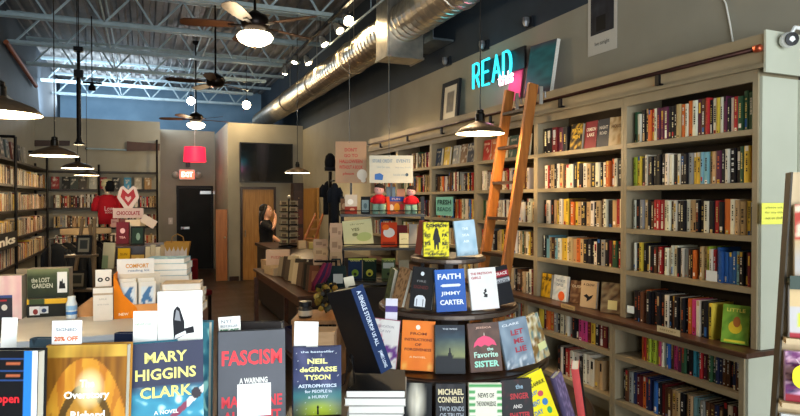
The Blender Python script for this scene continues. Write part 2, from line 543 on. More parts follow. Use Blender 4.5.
cam = bpy.data.cameras.new('shop_camera'); cam.lens = 27; cam.sensor_width = 36; cam.clip_start = .05; cam.clip_end = 100
co = bpy.data.objects.new('shop_camera', cam); COL.objects.link(co)
co.location = (0, 0, EYE); co.rotation_euler = (R(90) - PITCH, 0, -YAW)
SC.camera = co
SC.view_settings.view_transform = 'Standard'
SC.view_settings.look = 'None'
SC.view_settings.exposure = .3
SC.view_settings.gamma = .97
# ================================================================ the long bookcase on the right wall
XF, XLO = 2.96, 2.87            # faces of the upper and the lower units
EDGE = [2.155, 3.108, 4.09, 5.065, 6.055, 7.04, 8.03]
SH = [2.124, 1.843, 1.560, 1.283]
LEDGE = .963
BAYN = ['bay nearest the shop front', 'second bay from the shop front', 'third bay, behind the ladder', 'fourth bay', 'fifth bay', 'farthest bay']
for i in range(6):
    y0, y1 = EDGE[i] + .001, EDGE[i + 1] - .001
    lab = ['tall grey painted bookcase unit at the near end, full of upright books', 'grey painted bookcase unit with face-out thrillers on its top shelf',
           'grey painted bookcase unit partly hidden behind the wooden ladder', 'grey painted bookcase unit just left of the wooden ladder, behind the hanging lamp',
           'grey painted bookcase unit above the teal sticker sign, behind the round book stand', 'farthest grey painted bookcase unit, half hidden behind the white notice board'][i]
    root = thing('bookcase', lab, 'bookcase', (XF, (y0 + y1) / 2, 0), 0, 'grey bookcase units on the right wall')
    st = .018
    b = MB(); b.box(XR - .02, XR - .004, y0, y1, .36, 2.45); obj('back_panel', b, BACKSHADE, root, True)
    for a, c in ((y0, y0 + st), (y1 - st, y1)):
        b = MB(); b.box(XF + .001, XR - .021, a, c, LEDGE + .002, 2.45)
        b.box(XLO + .001, XR - .021, a, c, .0, LEDGE - .03)
        obj('side_panel', b, SHELFPAINT, root, True)
    b = MB()
    fw = .024 if i else .03
    b.box(XF - .018, XF, y0, y0 + fw, LEDGE + .002, 2.45); b.box(XF - .018, XF, y1 - .024, y1, LEDGE + .002, 2.45)
    b.box(XF - .018, XF, y0 + fw, y1 - .024, 2.372, 2.45)
    b.box(XLO - .018, XLO, y0, y0 + fw, 0.0, LEDGE - .03); b.box(XLO - .018, XLO, y1 - .024, y1, 0.0, LEDGE - .03)
    b.box(XLO - .018, XLO, y0 + fw, y1 - .024, LEDGE - .065, LEDGE - .03)
    obj('face_frame', b, SHELFPAINT, root, True)
    for z in SH:
        b = MB(); b.box(XF - .016, XR - .021, y0 + st, y1 - st, z - .03, z); obj('shelf', b, SHELFPAINT, root, True)
    for z in (.735, .432, .13):
        b = MB(); b.box(XLO - .016, XR - .021, y0 + st, y1 - st, z - .032, z); obj('shelf', b, SHELFPAINT, root, True)
    b = MB(); b.box(XLO + .04, XLO + .055, y0 + st, y1 - st, 0, .097); obj('toe_board', b, BLACKMETAL, root, True)
    if i == 0:
        b = MB(); b.box(XF - .006, XR - .004, y0 - .016, y0 - .0005, LEDGE + .002, 2.395)
        b.box(XLO - .006, XR - .004, y0 - .016, y0 - .0005, 0, LEDGE - .03)
        obj('end_panel', b, DAYLITPAINT, root, True)
        b = MB(); b.box(XR - .05, XR - .006, y0 - .03, y0 - .017, LEDGE + .01, 2.39); b.box(XR - .05, XR - .006, y0 - .03, y0 - .017, 0, LEDGE - .032)
        obj('scribe_strip', b, DAYLITPAINT, root, True)
# the brown ledge running through
t = thing('ledge', 'long dark brown wooden ledge along the bookcase, books standing on it', 'ledge', (XLO, 5.1, LEDGE - .03))
b = MB(); b.box(XLO - .045, XR - .022, EDGE[0] - .035, EDGE[-1], LEDGE - .028, LEDGE)
obj('board', b, LEDGEWOOD, t, True, bevel=.004)
# deep fascia over all bays
t = thing('bookcase_fascia', 'long grey boxed fascia over the bookcase carrying the ladder rail', 'fascia', (XF, 5.1, 2.45))
b = MB(); b.box(XF - .03, XR - .003, EDGE[0] - .045, EDGE[-1], 2.452, 2.607); obj('fascia_board', b, SHELFPAINT, t, True)
b = MB(); b.box(XF - .045, XF - .019, EDGE[0] - .045, EDGE[-1], 2.432, 2.4515); obj('moulding', b, SHELFPAINT, t, True)
b = MB(); b.box(XF - .042, XR - .002, EDGE[0] - .058, EDGE[0] - .046, 2.405, 2.62); obj('end_cap', b, DAYLITPAINT, t, True)
# copper rail on black brackets
t = thing('ladder_rail', 'long copper ladder rail on short black brackets along the fascia', 'rail', (XF - .06, 5.1, 2.52))
b = MB(); b.tube([(XF - .062, EDGE[0] - .01, 2.528), (XF - .062, EDGE[-1] - .05, 2.528)], .013); obj('pipe', b, COPPER, t, True, smooth=True)
b = MB(); b.lathe([(.013, -.02), (.02, -.018), (.02, .012), (.012, .02)], n=12, col=H('#b8583a')); b.xform(Matrix.Translation((XF - .062, EDGE[0] - .03, 2.528)) @ Matrix.Rotation(R(90), 4, 'X')); obj('end_knob', b, METALV, t, True, smooth=True)
for y in (2.78, 3.72, 4.72, 5.7, 6.6, 7.5):
    b = MB(); b.bar((XF - .062, y, 2.516), (XF - .062, y, 2.452), .03, .018); b.bar((XF - .07, y, 2.458), (XF - .031, y, 2.458), .03, .012)
    obj('bracket', b, BLACKMETAL, t, True)

# ---------------------------------------------------------------- shelved spines
CC = {'k': ('#17151a', 'black'), 'w': ('#d8d0bd', 'cream white'), 'r': ('#a8282a', 'red'), 'd': ('#6a1c20', 'dark red'), 'm': ('#5b2440', 'maroon purple'),
      'o': ('#c8642a', 'orange'), 'y': ('#cfae3c', 'yellow'), 'g': ('#2f5138', 'dark green'), 'l': ('#a2b63a', 'lime green'), 'b': ('#2f5f9f', 'blue'),
      'c': ('#7aaab8', 'pale blue'), 'n': ('#553520', 'brown'), 't': ('#b79a6e', 'tan'), 'p': ('#c23f7c', 'pink'), 's': ('#8a8a88', 'grey'), 'v': ('#232c50', 'navy'), 'a': ('#3f9cc0', 'sky blue')}

def spine_mesh(mb, t, h, dp, col, rnd, M, style):
    """one closed book seen from its spine; local x = thickness, -y = spine, z = up"""
    c = jit(col, .14, rnd)
    v = MB()
    bt = .002
    v.face([(-t / 2, .003, 0), (-t / 4, 0, 0), (-t / 4, 0, h), (-t / 2, .003, h)], c)
    v.face([(-t / 4, 0, 0), (t / 4, 0, 0), (t / 4, 0, h), (-t / 4, 0, h)], c)
    v.face([(t / 4, 0, 0), (t / 2, .003, 0), (t / 2, .003, h), (t / 4, 0, h)], c)
    for s in (-1, 1):
        x0, x1 = (s * t / 2, s * (t / 2 - bt))
        v.box(min(x0, x1), max(x0, x1), .003, dp, 0, h, c)
    v.face([(-t / 2, .003, h), (-t / 4, 0, h), (t / 4, 0, h), (t / 2, .003, h), (t / 2 - bt, .012, h), (-t / 2 + bt, .012, h)], c)
    v.box(-t / 2 + bt, t / 2 - bt, .005, dp - .004, .003, h - .004, PAGE)
    light = sum(c) / 3 > .25
    ink = H('#1b1817') if light else rnd.choice((H('#d8cfa8'), H('#c9b067'), H('#e0ddd6'), H('#b9582f'), H('#cfcabc')))
    y = -.0006
    if style < .75:                                   # title running down the spine as little letter-like strokes
        z0, z1 = h * rnd.uniform(.3, .42), h * rnd.uniform(.72, .9)
        wt = t * rnd.uniform(.22, .42)
        z = z0
        while z < z1:
            dz = rnd.uniform(.004, .011)
            if rnd.random() < .82: v.face([(-wt / 2, y, z), (wt / 2, y, z), (wt / 2, y, z + dz), (-wt / 2, y, z + dz)], ink)
            z += dz + .003
    if style < .35 or style > .8:                     # a block or band in a second colour
        k = rnd.choice(((0, .12), (.86, 1), (.1, .22), (.62, .9), (.05, .3)))
        c2 = jit(H(rnd.choice(('#d8d0bd', '#a8282a', '#17151a', '#c9a53c', '#2f5f9f', '#b79a6e', '#e5e0d5'))), .1, rnd)
        v.face([(-t / 4, y * .5, h * k[0]), (t / 4, y * .5, h * k[0]), (t / 4, y * .5, h * k[1]), (-t / 4, y * .5, h * k[1])], c2)
    if rnd.random() < .7:                             # publisher's mark at the foot
        v.face([(-t * .15, y, h * .05), (t * .15, y, h * .05), (t * .15, y, h * .09), (-t * .15, y, h * .09)], ink)
    v.xform(M)
    b0 = len(mb.v)
    mb.v.extend(v.v); mb.f.extend(tuple(b0 + i for i in f) for f in v.f); mb.c.extend(v.c); mb.m.extend(v.m)

def ordinal(i):
    o = ['first', 'second', 'third', 'fourth', 'fifth', 'sixth', 'seventh', 'eighth', 'ninth', 'tenth', 'eleventh', 'twelfth', 'thirteenth', 'fourteenth', 'fifteenth',
         'sixteenth', 'seventeenth', 'eighteenth', 'nineteenth', 'twentieth']
    if i < 20: return o[i]
    t = {2: 'twenty', 3: 'thirty'}[(i + 1) // 10]
    return {20: 'twentieth', 30: 'thirtieth', 40: 'fortieth'}.get(i + 1) or t + '-' + o[(i + 1) % 10 - 1]

STUFF = MB()                                          # everything past the 300 largest spines
COUNT = [0]

def shelf_row(codes, yl, yr, z, face, hm, rowname, bay, depth=.2, individual=True, seed=1, hs=.12, lean_last=False, sizes=None):
    """fill a row from its left (far) end yl to its right (near) end yr; codes: one letter per book"""
    rnd = random.Random(seed)
    codes = codes.replace(' ', '')
    ws = [rnd.uniform(.75, 1.3) for _ in codes]
    if sizes:
        for k, q in sizes.items(): ws[k] = q
    tot = (yl - yr) - .0012 * len(codes)
    k = tot / sum(ws)
    y = yl
    hcur = hm
    for i, ch in enumerate(codes):
        t = ws[i] * k
        if ch != '-':
            if rnd.random() < .45: hcur = hm * rnd.uniform(1 - hs, 1 + hs * .8)
            h = hcur * rnd.uniform(.99, 1.01)
            x = face + .02 + rnd.uniform(0, .022)
            col = H(CC[ch][0])
            if individual and COUNT[0] < 300:
                COUNT[0] += 1
                mb = MB()
                spine_mesh(mb, t, h, min(depth, .13 + h * .2), col, rnd, Matrix.Identity(4), rnd.random())
                size = 'thick ' if ws[i] > 1.25 else 'thin ' if ws[i] < .82 else ''
                lab = '%s%s spine, %s from left, %s, %s' % (size, CC[ch][1], ordinal(i), rowname, bay)
                o = obj('shelved_book', mb, PRINT)
                o.location = (x, y - t / 2, z + .0006); o.rotation_euler = (0, 0, -PI / 2)
                tag(o, lab, 'book', 'upright books on the right-hand bookcase')
            else:
                M = Matrix.Translation((x, y - t / 2, z + .0006)) @ Matrix.Rotation(-PI / 2, 4, 'Z')
                spine_mesh(STUFF, t, h, min(depth, .13 + h * .2), col, rnd, M, rnd.random())
        y -= t + .0012

ROWN = ['top shelf', 'second shelf', 'third shelf', 'fourth shelf']
NB, SB = 'nearest bookcase', 'bookcase beside ladder'
a0, a1 = EDGE[1] - .03, EDGE[0] + .04
shelf_row('gwkkorwmmmkkktowowmnrkwywmkwrgggg', a0 - .02, a1, SH[0], XF, .205, ROWN[0], NB, seed=11, hs=.08)
shelf_row('lykwkkkkkwwkwkksyyccttmkwkkgyo', a0 - .01, a1, SH[1], XF, .195, ROWN[1], NB, seed=12, hs=.07)
shelf_row('wkstknrrrwwnwkkwttkkwkrkowttyk', a0 - .01, a1, SH[2], XF, .19, ROWN[2], NB, seed=13, hs=.07)
shelf_row('wkykkwknrrkwwwwkwsnkokttlwrbbbbbckkdn', a0 - .02, a1, SH[3], XF, .185, ROWN[3], NB, seed=14, hs=.09)
shelf_row('kknokkkkkwknkwkkopwkky', a0 - .08, a1 + .22, LEDGE, XF - .05, .2, 'brown ledge', NB, seed=15, hs=.09)
shelf_row('orylllwpwcbnppmgkkaarmnggvvnnkvn', a0 - .17, a1 + .01, .735, XLO, .185, 'upper shelf below ledge', NB, seed=16, hs=.06)
shelf_row('knsvddovvvbkdnnttkttccsnnvnkwdn', a0 - .01, a1 + .01, .432, XLO, .2, 'lower shelf below ledge', NB, seed=17, hs=.1)
b0, b1 = EDGE[2] - .03, EDGE[1] + .03
shelf_row('kkdmk', b0 - .01, b0 - .3, SH[0], XF, .2, ROWN[0], SB, seed=21, hs=.06)
shelf_row('wrktkwtnwwkykwtkwkwoowko', b0 - .01, b1, SH[1], XF, .185, ROWN[1], SB, seed=22, hs=.07)
shelf_row('kwktywyynoytkktwktnwktrw', b0 - .01, b1 + .01, SH[2], XF, .19, ROWN[2], SB, seed=23, hs=.08)
shelf_row('kctncwyywttotkkkwkskdgrk', b0 - .01, b1 + .01, SH[3], XF, .18, ROWN[3], SB, seed=24, hs=.08)
shelf_row('kymooskwvwskkppdykdds', b0 - .05, b1 + .03, .735, XLO, .18, 'upper shelf below ledge', SB, seed=25, hs=.08)
shelf_row('kwkrrwwwkwwwtt', b0 - .3, b1 + .12, .432, XLO, .2, 'lower shelf below ledge', SB, seed=26, hs=.1)
pal = 'kwtwrnktwoywkdtsnwkgrbtwm'
def pick(n, seed):
    r = random.Random(seed); return ''.join(r.choice(pal) for _ in range(n))
for bi in range(2, 6):
    c0, c1 = EDGE[bi + 1] - .03, EDGE[bi] + .03
    for k, z in enumerate(SH):
        if k == 0 and bi < 4: continue
        shelf_row(pick(26, 31 + bi * 10 + k), c0 - .02, c1 + .02 + (.1 if k == 1 else 0), z, XF, .185, '', '', individual=False, seed=300 + bi * 10 + k, hs=.12)
    if bi < 4: shelf_row(pick(20, 71 + bi), c0 - .3, c1 + .02, LEDGE, XF - .03, .19, '', '', individual=False, seed=400 + bi)
    if bi < 3: shelf_row(pick(24, 81 + bi), c0 - .02, c1 + .02, .735, XLO, .18, '', '', individual=False, seed=430 + bi)

# ---- books shown face-out on the bookcase
def face_r(name, label, px, ztab, w, h, fn, letters=(), shapes=(), roty=0, lean=6, t=.025, off=0, face=XF, **k):
    p = onX(px, 200, face + .03 + off)
    return book(name, label, (face + .03 + off, p.y, ztab + .001), w, h, t, fn, letters, rot=-PI / 2 + R(roty), lean=lean, shapes=shapes, res=(6, 9), **k)
G1 = 'face-out books on the top shelf'
face_r('hardcover_book', 'black face-out book with yellow block title on the top shelf right of the ladder', 575, SH[0], .135, .2, blots('#26201a', ['#c9a23a'], 9, 3, .5), [('WATCH', .5, .75, .8, .16, '#e0b83c', .03), ('MEN', .5, .5, .6, .14, '#e0b83c', .03)], group=G1)
face_r('hardcover_book', 'dark red face-out book with white title beside the black one on the top shelf', 589.5, SH[0], .125, .2, flat('#7d1d2a'), [('CRIMSON', .5, .7, .8, .13, '#e6d8c8', .03), ('LAKE', .5, .5, .6, .13, '#e6d8c8', .03)], group=G1)
face_r('hardcover_book', 'slate face-out book with pale lettering on the top shelf', 602, SH[0], .12, .2, flat('#353844'), [('NIGHT', .5, .7, .7, .12, '#c9c6c0', .02), ('ROAD', .5, .5, .6, .12, '#c9c6c0', .02)], group=G1)
face_r('hardcover_book', 'tan face-out book with brown title at the right end of that top shelf', 615.5, SH[0], .12, .2, blots('#c9b593', ['#a4885f'], 4, 8), [('HOUSE', .5, .68, .7, .12, '#5a4030', .02)], roty=12, group=G1)
G2 = 'face-out books on the brown ledge'
face_r('paperback_book', 'yellow and black face-out book at the left end of the brown ledge', 545.5, LEDGE, .12, .19, blots('#d9a81e', ['#241f1a'], 5, 5, .56), [('OWL', .5, .78, .7, .16, '#1c1813', .03)], group=G2, off=-.02)
face_r('paperback_book', 'white face-out book with orange round sticker on the brown ledge', 559, LEDGE, .165, .195, blots('#dfe2e0', ['#b8c4c8'], 5, 6), [('THE BEST', .5, .8, .7, .1, '#56728a', .02), ('OF US', .5, .62, .5, .1, '#56728a', .02)], shapes=[(circ(.66, .2, .24, .19), '#e8692a')], group=G2, off=-.03)
face_r('paperback_book', 'brown face-out book tilted behind the tan crow book on the ledge', 577, LEDGE, .12, .17, blots('#6a4630', ['#a07c58'], 5, 7), [('DUSK', .5, .75, .7, .12, '#d9c8a8', .02)], roty=20, group=G2, off=.02)
face_r('paperback_book', 'tan face-out book with a black bird picture on the brown ledge', 588, LEDGE, .135, .195, flat('#c9ab82'), [('A CROW', .5, .85, .7, .09, '#3a2a20', .02)], shapes=[([(.2, .42), (.38, .5), (.55, .42), (.8, .5), (.72, .38), (.55, .28), (.4, .22), (.42, .34)], '#17141a')], roty=14, group=G2, off=-.03)
face_r('paperback_book', 'brown face-out book with a cream note on it, third unit end of the ledge', 611, LEDGE, .15, .21, blots('#6d5138', ['#3c2a20', '#8d7a5a'], 6, 9), sticker=[(.35, .8, .12, .42, '#d9c98a')], roty=22, group=G2, off=-.03)
face_r('paperback_book', 'lime green face-out picture book leaning at the right end of the ledge', 735, LEDGE, .13, .21, blots('#7fa63a', ['#5e8a2c'], 3, 2), [('LITTLE', .5, .86, .7, .09, '#e8d860', .02)], shapes=[([(.1, .03), (.9, .03), (.9, .09), (.1, .09)], '#d8c83a'), (circ(.5, .42, .26, .17), '#d9b82c'), (circ(.55, .56, .14, .14), '#a8642a')], roty=24, lean=14, group=G2, off=-.05)
rnd = random.Random(5)
G3 = 'face-out books on the top shelf behind the ladder and lamp'
for px, col, lab in ((524, '#26332c', 'dark green face-out book on the top shelf between the ladder rails'), (512.5, '#3f5a48', 'sage green face-out book on the top shelf left of the ladder'),
                     (501.5, '#c9b07c', 'tan face-out book on the top shelf behind the hanging lamp rim'), (494, '#b8622f', 'orange brown face-out book on the top shelf under the hanging lamp'),
                     (486, '#a83530', 'red face-out book on the top shelf under the hanging lamp'), (470, '#2c2a33', 'black face-out book on the top shelf left of the hanging lamp post'),
                     (463, '#7c5d3a', 'brown face-out book on the top shelf of the fourth unit'), (455, '#8b8a86', 'grey face-out book on the top shelf of the fourth unit'),
                     (446, '#cfae3c', 'yellow face-out book on the top shelf of the fourth unit'), (438, '#31405c', 'navy face-out book on the top shelf of the fourth unit')):
    face_r('paperback_book', lab, px, SH[0], .13, .195, blots(col, ['#d8cfba'], 5, px, .62), [(rnd.choice(('RIVER', 'LETTERS', 'STONE', 'WINTER', 'ASH')), .5, .8, .7, .1, '#e0d6c0', .02)], group=G3)
# stickers and little cards hung from shelf edges
def edge_card(label, px0, px1, py0, py1, X, col, letters=()):
    a, c = onX(px0, py0, X), onX(px1, py1, X)
    return card('shelf_label', label, (X, (a.y + c.y) / 2, c.z), abs(a.y - c.y), a.z - c.z, col, rot=-PI / 2, letters=letters, cat='label')
edge_card('tan paper label hanging on the ledge edge of the nearest unit', 657, 680, 325, 337, XLO - .047, '#cfc09a', [('HISTORY', .5, .5, .7, .3, '#6a5a3c')])
edge_card('tan paper label hanging on the ledge edge of the second unit', 561, 575, 303, 311, XLO - .047, '#b59a6a', [('FICTION', .5, .5, .7, .3, '#5a4a2c')])
edge_card('small white card in front of the books on the fourth shelf', 706, 717, 270, 282, XF - .019, '#dfe2e2')
edge_card('small pale card on the ledge beneath the nearest unit', 627, 634, 305, 314, XF - .03, '#cfdde2')
edge_card('teal paper sign with black capitals hanging on a shelf edge', 436, 453, 197, 216, XF - .03, '#79c0b8', [('FRESH', .5, .72, .8, .26, '#173c3c', .03), ('READS', .5, .34, .8, .22, '#2a5c5c', .02)])
p = onY(762, 203, EDGE[0] - .035); q = onY(786, 224, EDGE[0] - .035)
card('paper_sign', 'yellow paper note taped on the grey end panel of the bookcase', (p.x / 2 + q.x / 2, EDGE[0] - .034, q.z), q.x - p.x, p.z - q.z, '#f0ee6a', letters=[('please ask', .5, .78, .7, .12, '#8a8a50'), ('for any title', .5, .55, .75, .12, '#8a8a50'), ('not on shelf', .5, .3, .7, .12, '#8a8a50')], cat='note')

# ---------------------------------------------------------------- rolling ladder
t = thing('library_ladder', 'tall orange-brown wooden library ladder leaning on the bookcase rail', 'ladder', (2.5, 4.1, 0))
def lrail(ya):
    return Vector((XF - .16, ya, 2.66)), Vector((2.35, ya, 0.005))
# the stiles: the far one and the near one, foot out in the aisle
yn, yfar = 3.93, 4.26
LD = []
for yy in (yn, yfar):
    a, c = lrail(yy)
    b = MB(); b.bar(c, a, .035, .085, up=(1, 0, .3)); obj('stile', b, LADDERWOOD, t, True, bevel=.004); LD.append((a, c))
for k in range(9):
    f = (k + .6) / 9.3
    p = LD[0][1].lerp(LD[0][0], f); q = LD[1][1].lerp(LD[1][0], f)
    b = MB(); b.bar(p + Vector((0, .017, 0)), q - Vector((0, .017, 0)), .09, .022); obj('tread', b, DARKWOOD, t, True)  # treads coloured darker than the stiles to stand in for their shade
for a, c in LD:
    b = MB(); b.bar((XF - .105, a.y - .028, 2.64), (XF - .105, a.y - .028, 2.5), .012, .03, H('#c9c6bd')); b.tube([(XF - .105, a.y - .022, 2.6), (XF - .062, a.y - .022, 2.6), (XF - .06, a.y - .022, 2.555)], .008, H('#8a8784'), n=8)
    obj('rail_hook', b, METALV, t, True)
# ================================================================ things under the ceiling
def pendant(px, d, z, lab, dia=.42):
    p = spot(px, d, z)
    t = thing('pendant_lamp', lab, 'lamp', p, 0, 'warehouse pendant lamps')
    r = dia / 2
    b = MB(); b.lathe([(r, 0), (r * .99, .012), (r * .8, .045), (r * .45, .075), (r * .2, .09), (.035, .1)], col=H('#2a2119'), n=32, cap=False)
    b.lathe([(r * .985, .002), (r * .78, .036), (r * .43, .066), (.03, .09)], col=H('#e8d9b8'), n=32, mi=1, cap=False)
    obj('lamp_shade', b, [noise_mat('lamp_bronze', H('#4a3a2a'), H('#5c4a36'), 12, .4, metal=.25) if 'lamp_bronze' not in MATS else MATS['lamp_bronze'], SHADEIN], t, smooth=True)
    b = MB(); b.lathe([(.036, .095), (.036, .15), (.028, .16), (.028, .18), (.008, .19)], col=H('#15130f'), n=16); obj('lamp_socket', b, METALV, t, smooth=False)
    b = MB(); b.ball((0, 0, .045), .04, n=14); obj('bulb', b, BULB, t, smooth=True)
    b = MB(); b.tube([(0, 0, .19), (0, 0, ZDECK - z - .01)], .005, H('#15130f'), n=6); obj('cord', b, PLASTIC, t)
    l = point('pendant_light', (p.x, p.y, p.z - .03), 25, WARM, .08)
    l.parent = None
    return t
pendant(0, 3.3, 2.22, 'large hanging lamp with white-lit shade cut by the frame at top, nearest of the pendants')
pendant(55, 5.75, 2.17, 'hanging lamp over the left side, second nearest, in front of the wall pipe')
pendant(78, 8.4, 2.19, 'hanging lamp below the thick black ceiling pole')
pendant(87, 11, 2.2, 'small farthest hanging lamp over the rear left shelves')
pendant(297.5, 10, 2.2, 'hanging lamp in front of the right edge of the wall screen')
pendant(480, 4.55, 2.25, 'hanging lamp with black cord in front of the bookcase, left of the ladder', .37)

def fan(px, py, d, lab, bowl, rotd, rod_top=ZDECK):
    p = at(px, py, d)
    t = thing('ceiling_fan', lab, 'ceiling fan', p, 0, 'dark ceiling fans')
    b = MB(); b.lathe([(.03, -.11), (.1, -.1), (.135, -.06), (.145, 0), (.12, .05), (.06, .075), (.03, .1)], col=H('#1b1512'), n=24); obj('motor', b, METALV, t, smooth=True)
    b = MB(); b.tube([(0, 0, .09), (0, 0, ZDECK - p.z - .06)], .014, H('#141110')); b.lathe([(.07, ZDECK - p.z - .01), (.06, ZDECK - p.z - .06), (.02, ZDECK - p.z - .09)], col=H('#141110'), n=16); obj('rod', b, METALV, t)
    for k in range(5):
        M = Matrix.Rotation(R(rotd + 72 * k), 4, 'Z')
        b = MB(); n = 10
        out = [(.2, -.045), (.3, -.062), (.5, -.075), (.66, -.07), (.71, -.04), (.72, 0), (.71, .04), (.66, .07), (.5, .075), (.3, .062), (.2, .045)]
        top = [(x, y, -.04 + y * .2) for x, y in out]; bot = [(x, y, -.047 + y * .2) for x, y in out]
        m_ = len(out)
        b.raw(top + bot, [tuple(range(m_)), tuple(range(2 * m_ - 1, m_ - 1, -1))] + [(i, m_ + i, m_ + (i + 1) % m_, (i + 1) % m_) for i in range(m_)], H('#3b2416'))
        b.xform(M); bl = obj('blade', b, WOODV, t)
        b = MB(); b.box(.1, .26, -.02, .02, -.055, -.045, H('#1b1512')); b.xform(M); obj('bracket', b, METALV, bl)
    if bowl:
        b = MB(); b.lathe([(.09, -.11), (.16, -.13), (.18, -.16), (.16, -.2), (.1, -.235), (.03, -.25), (.002, -.252)], n=24); obj('light_bowl', b, BOWLGLOW, t, smooth=True)
        b = MB(); b.lathe([(.012, -.25), (.016, -.262), (.003, -.28)], col=H('#1b1512'), n=10); obj('finial', b, METALV, t)
        point('fan_light', (p.x, p.y, p.z - .36), 32, WARM, .12)
    return t
fan(255, 21, 6.0, 'dark ceiling fan with a lit glass bowl, nearest of the fans', True, 24)
fan(215.5, 80, 9.2, 'dark ceiling fan without a light, left of the duct', False, 39)
fan(196, 117, 12.2, 'small distant ceiling fan with a lit glass bowl, above the red hanging shade', True, 20)

# thick black pole with a junction box
p = spot(79.5, 7.2, 0)
ptop, pbot = at(79.5, 52, 7.2).z, at(79.5, 145, 7.2).z
t = thing('ceiling_pole', 'thick black pole dropping from the joists between two hanging lamps at left', 'pole', (p.x, p.y, pbot))
b = MB(); b.tube([(0, 0, .0), (0, 0, ptop - pbot)], .018, H('#0f0f11'), n=10); b.tube([(0, 0, .0), (0, 0, at(79.5, 74, 7.2).z - pbot)], .026, H('#0f0f11'), n=10); obj('pipe', b, METALV, t)
b = MB(); b.box(-.05, .05, -.05, .05, ptop - pbot, ptop - pbot + .05, H('#0f0f11')); b.tube([(0, 0, ptop - pbot + .05), (0, 0, ZDECK - pbot - .01)], .006, H('#0f0f11'), n=6); obj('ceiling_mount', b, METALV, t)
b = MB(); zz = at(79.5, 73, 7.2).z - pbot; b.box(-.05, .05, -.04, .04, zz - .06, zz + .03, H('#0f0f11')); obj('junction_box', b, METALV, t)
b = MB(); b.lathe([(.03, 0), (.06, .0), (.06, .02), (.035, .04), (.03, .07)], col=H('#18181a'), n=14); obj('end_cup', b, METALV, t)
# little black spotlight hanging behind it
p = at(92, 85, 8.6)
t = thing('ceiling_spotlight', 'small unlit black spotlight hanging from a joist just right of the black pole', 'spotlight', p)
b = MB(); b.bar((-.12, 0, .03), (.13, 0, .03), .03, .03, H('#101012')); b.tube([(0, 0, .04), (0, 0, 4.38 - p.z)], .008, H('#101012'), n=6); obj('arm', b, METALV, t)
b = MB(); b.lathe([(.035, -.08), (.05, -.07), (.045, -.02), (.02, .02)], col=H('#101012'), n=12); obj('lamp_head', b, METALV, t)

# spiral duct with its square box
XD, ZD, RD = 2.76, 3.79, .215
t = thing('ceiling_duct', 'long round galvanised spiral duct with a square steel box, hung under the ceiling', 'duct', (XD, 9, ZD))
def ductrun(y0, y1):
    prof = []; y = y0; k = 0
    while y < y1:
        prof += [(RD, y), (RD, y + .085), (RD + .007, y + .095), (RD + .007, y + .105), (RD, y + .115)]
        y += .12
    b = MB(); b.lathe(prof, n=32, cap=True); b.xform(Matrix.Translation((XD, 0, ZD)) @ Matrix.Rotation(R(-90), 4, 'X') @ Matrix.Scale(1, 4))
    return b
obj('duct_far_run', ductrun(6.72, 15.6), GALV, t, True)
obj('duct_near_run', ductrun(1.2, 6.33), GALV, t, True)
b = MB(); b.box(2.535, 2.985, 6.34, 6.70, 3.39, 4.3); obj('plenum_box', b, GALV, t, True, bevel=.004)
b = MB(); b.box(2.525, 2.995, 6.33, 6.35, 3.38, 3.405); b.box(2.525, 2.545, 6.35, 6.71, 3.38, 3.405); b.box(2.975, 2.995, 6.35, 6.71, 3.38, 3.405); obj('box_flange', b, GALV, t, True)
b = MB(); b.box(2.99, 3.255, 6.1, 6.75, 3.56, 3.585); b.box(2.99, 3.255, 6.72, 6.75, 3.586, 4.1); b.box(2.99, 3.0, 6.1, 6.72, 3.586, 4.1); obj('side_branch', b, noise_mat('dull_tin', H('#5b6468'), H('#767f82'), 6, .4, metal=.7), t, True)
for y in (3.4, 5.05, 8.2, 10.2, 12.3):
    b = MB()
    b.tube([(XD + (RD + .012) * math.cos(a), y, ZD + (RD + .012) * math.sin(a)) for a in [2 * PI * k / 24 for k in range(24)]], .01, n=6, closed=True)
    b.bar((XD, y, ZD + RD + .015), (XD, y, ZDECK - .01), .02, .006); obj('hanger_strap', b, GALV, t, True)

# track with spotlights and the conduit beside it
XT, ZT = 2.32, 4.17
t = thing('ceiling_track', 'black lighting track running along the shop beside the duct', 'lighting track', (XT, 7, ZT))
b = MB(); b.box(XT - .02, XT + .02, 3.2, 10.6, ZT, ZT + .035); obj('track_bar', b, BLACKMETAL, t, True)
b = MB()
for y in (5, 6.7, 8.4, 10.13): b.tube([(XT, y, ZT + .036), (XT, y, 4.375)], .006, n=6)
obj('hanger', b, BLACKMETAL, t, True)
XCN, ZCN = 2.47, 4.0
t = thing('ceiling_conduit', 'thin grey conduit pipe running between the track and the duct', 'conduit', (XCN, 7, ZCN))
b = MB(); b.tube([(XCN, 3.4, ZCN), (XCN, 9.6, ZCN)], .014, n=8); obj('pipe', b, JOISTPAINT, t, True)
b = MB()
for y in (5, 6.7, 8.4): b.tube([(XCN, y, ZCN + .015), (XCN, y, 4.375)], .005, n=6)
obj('hanger', b, JOISTPAINT, t, True)

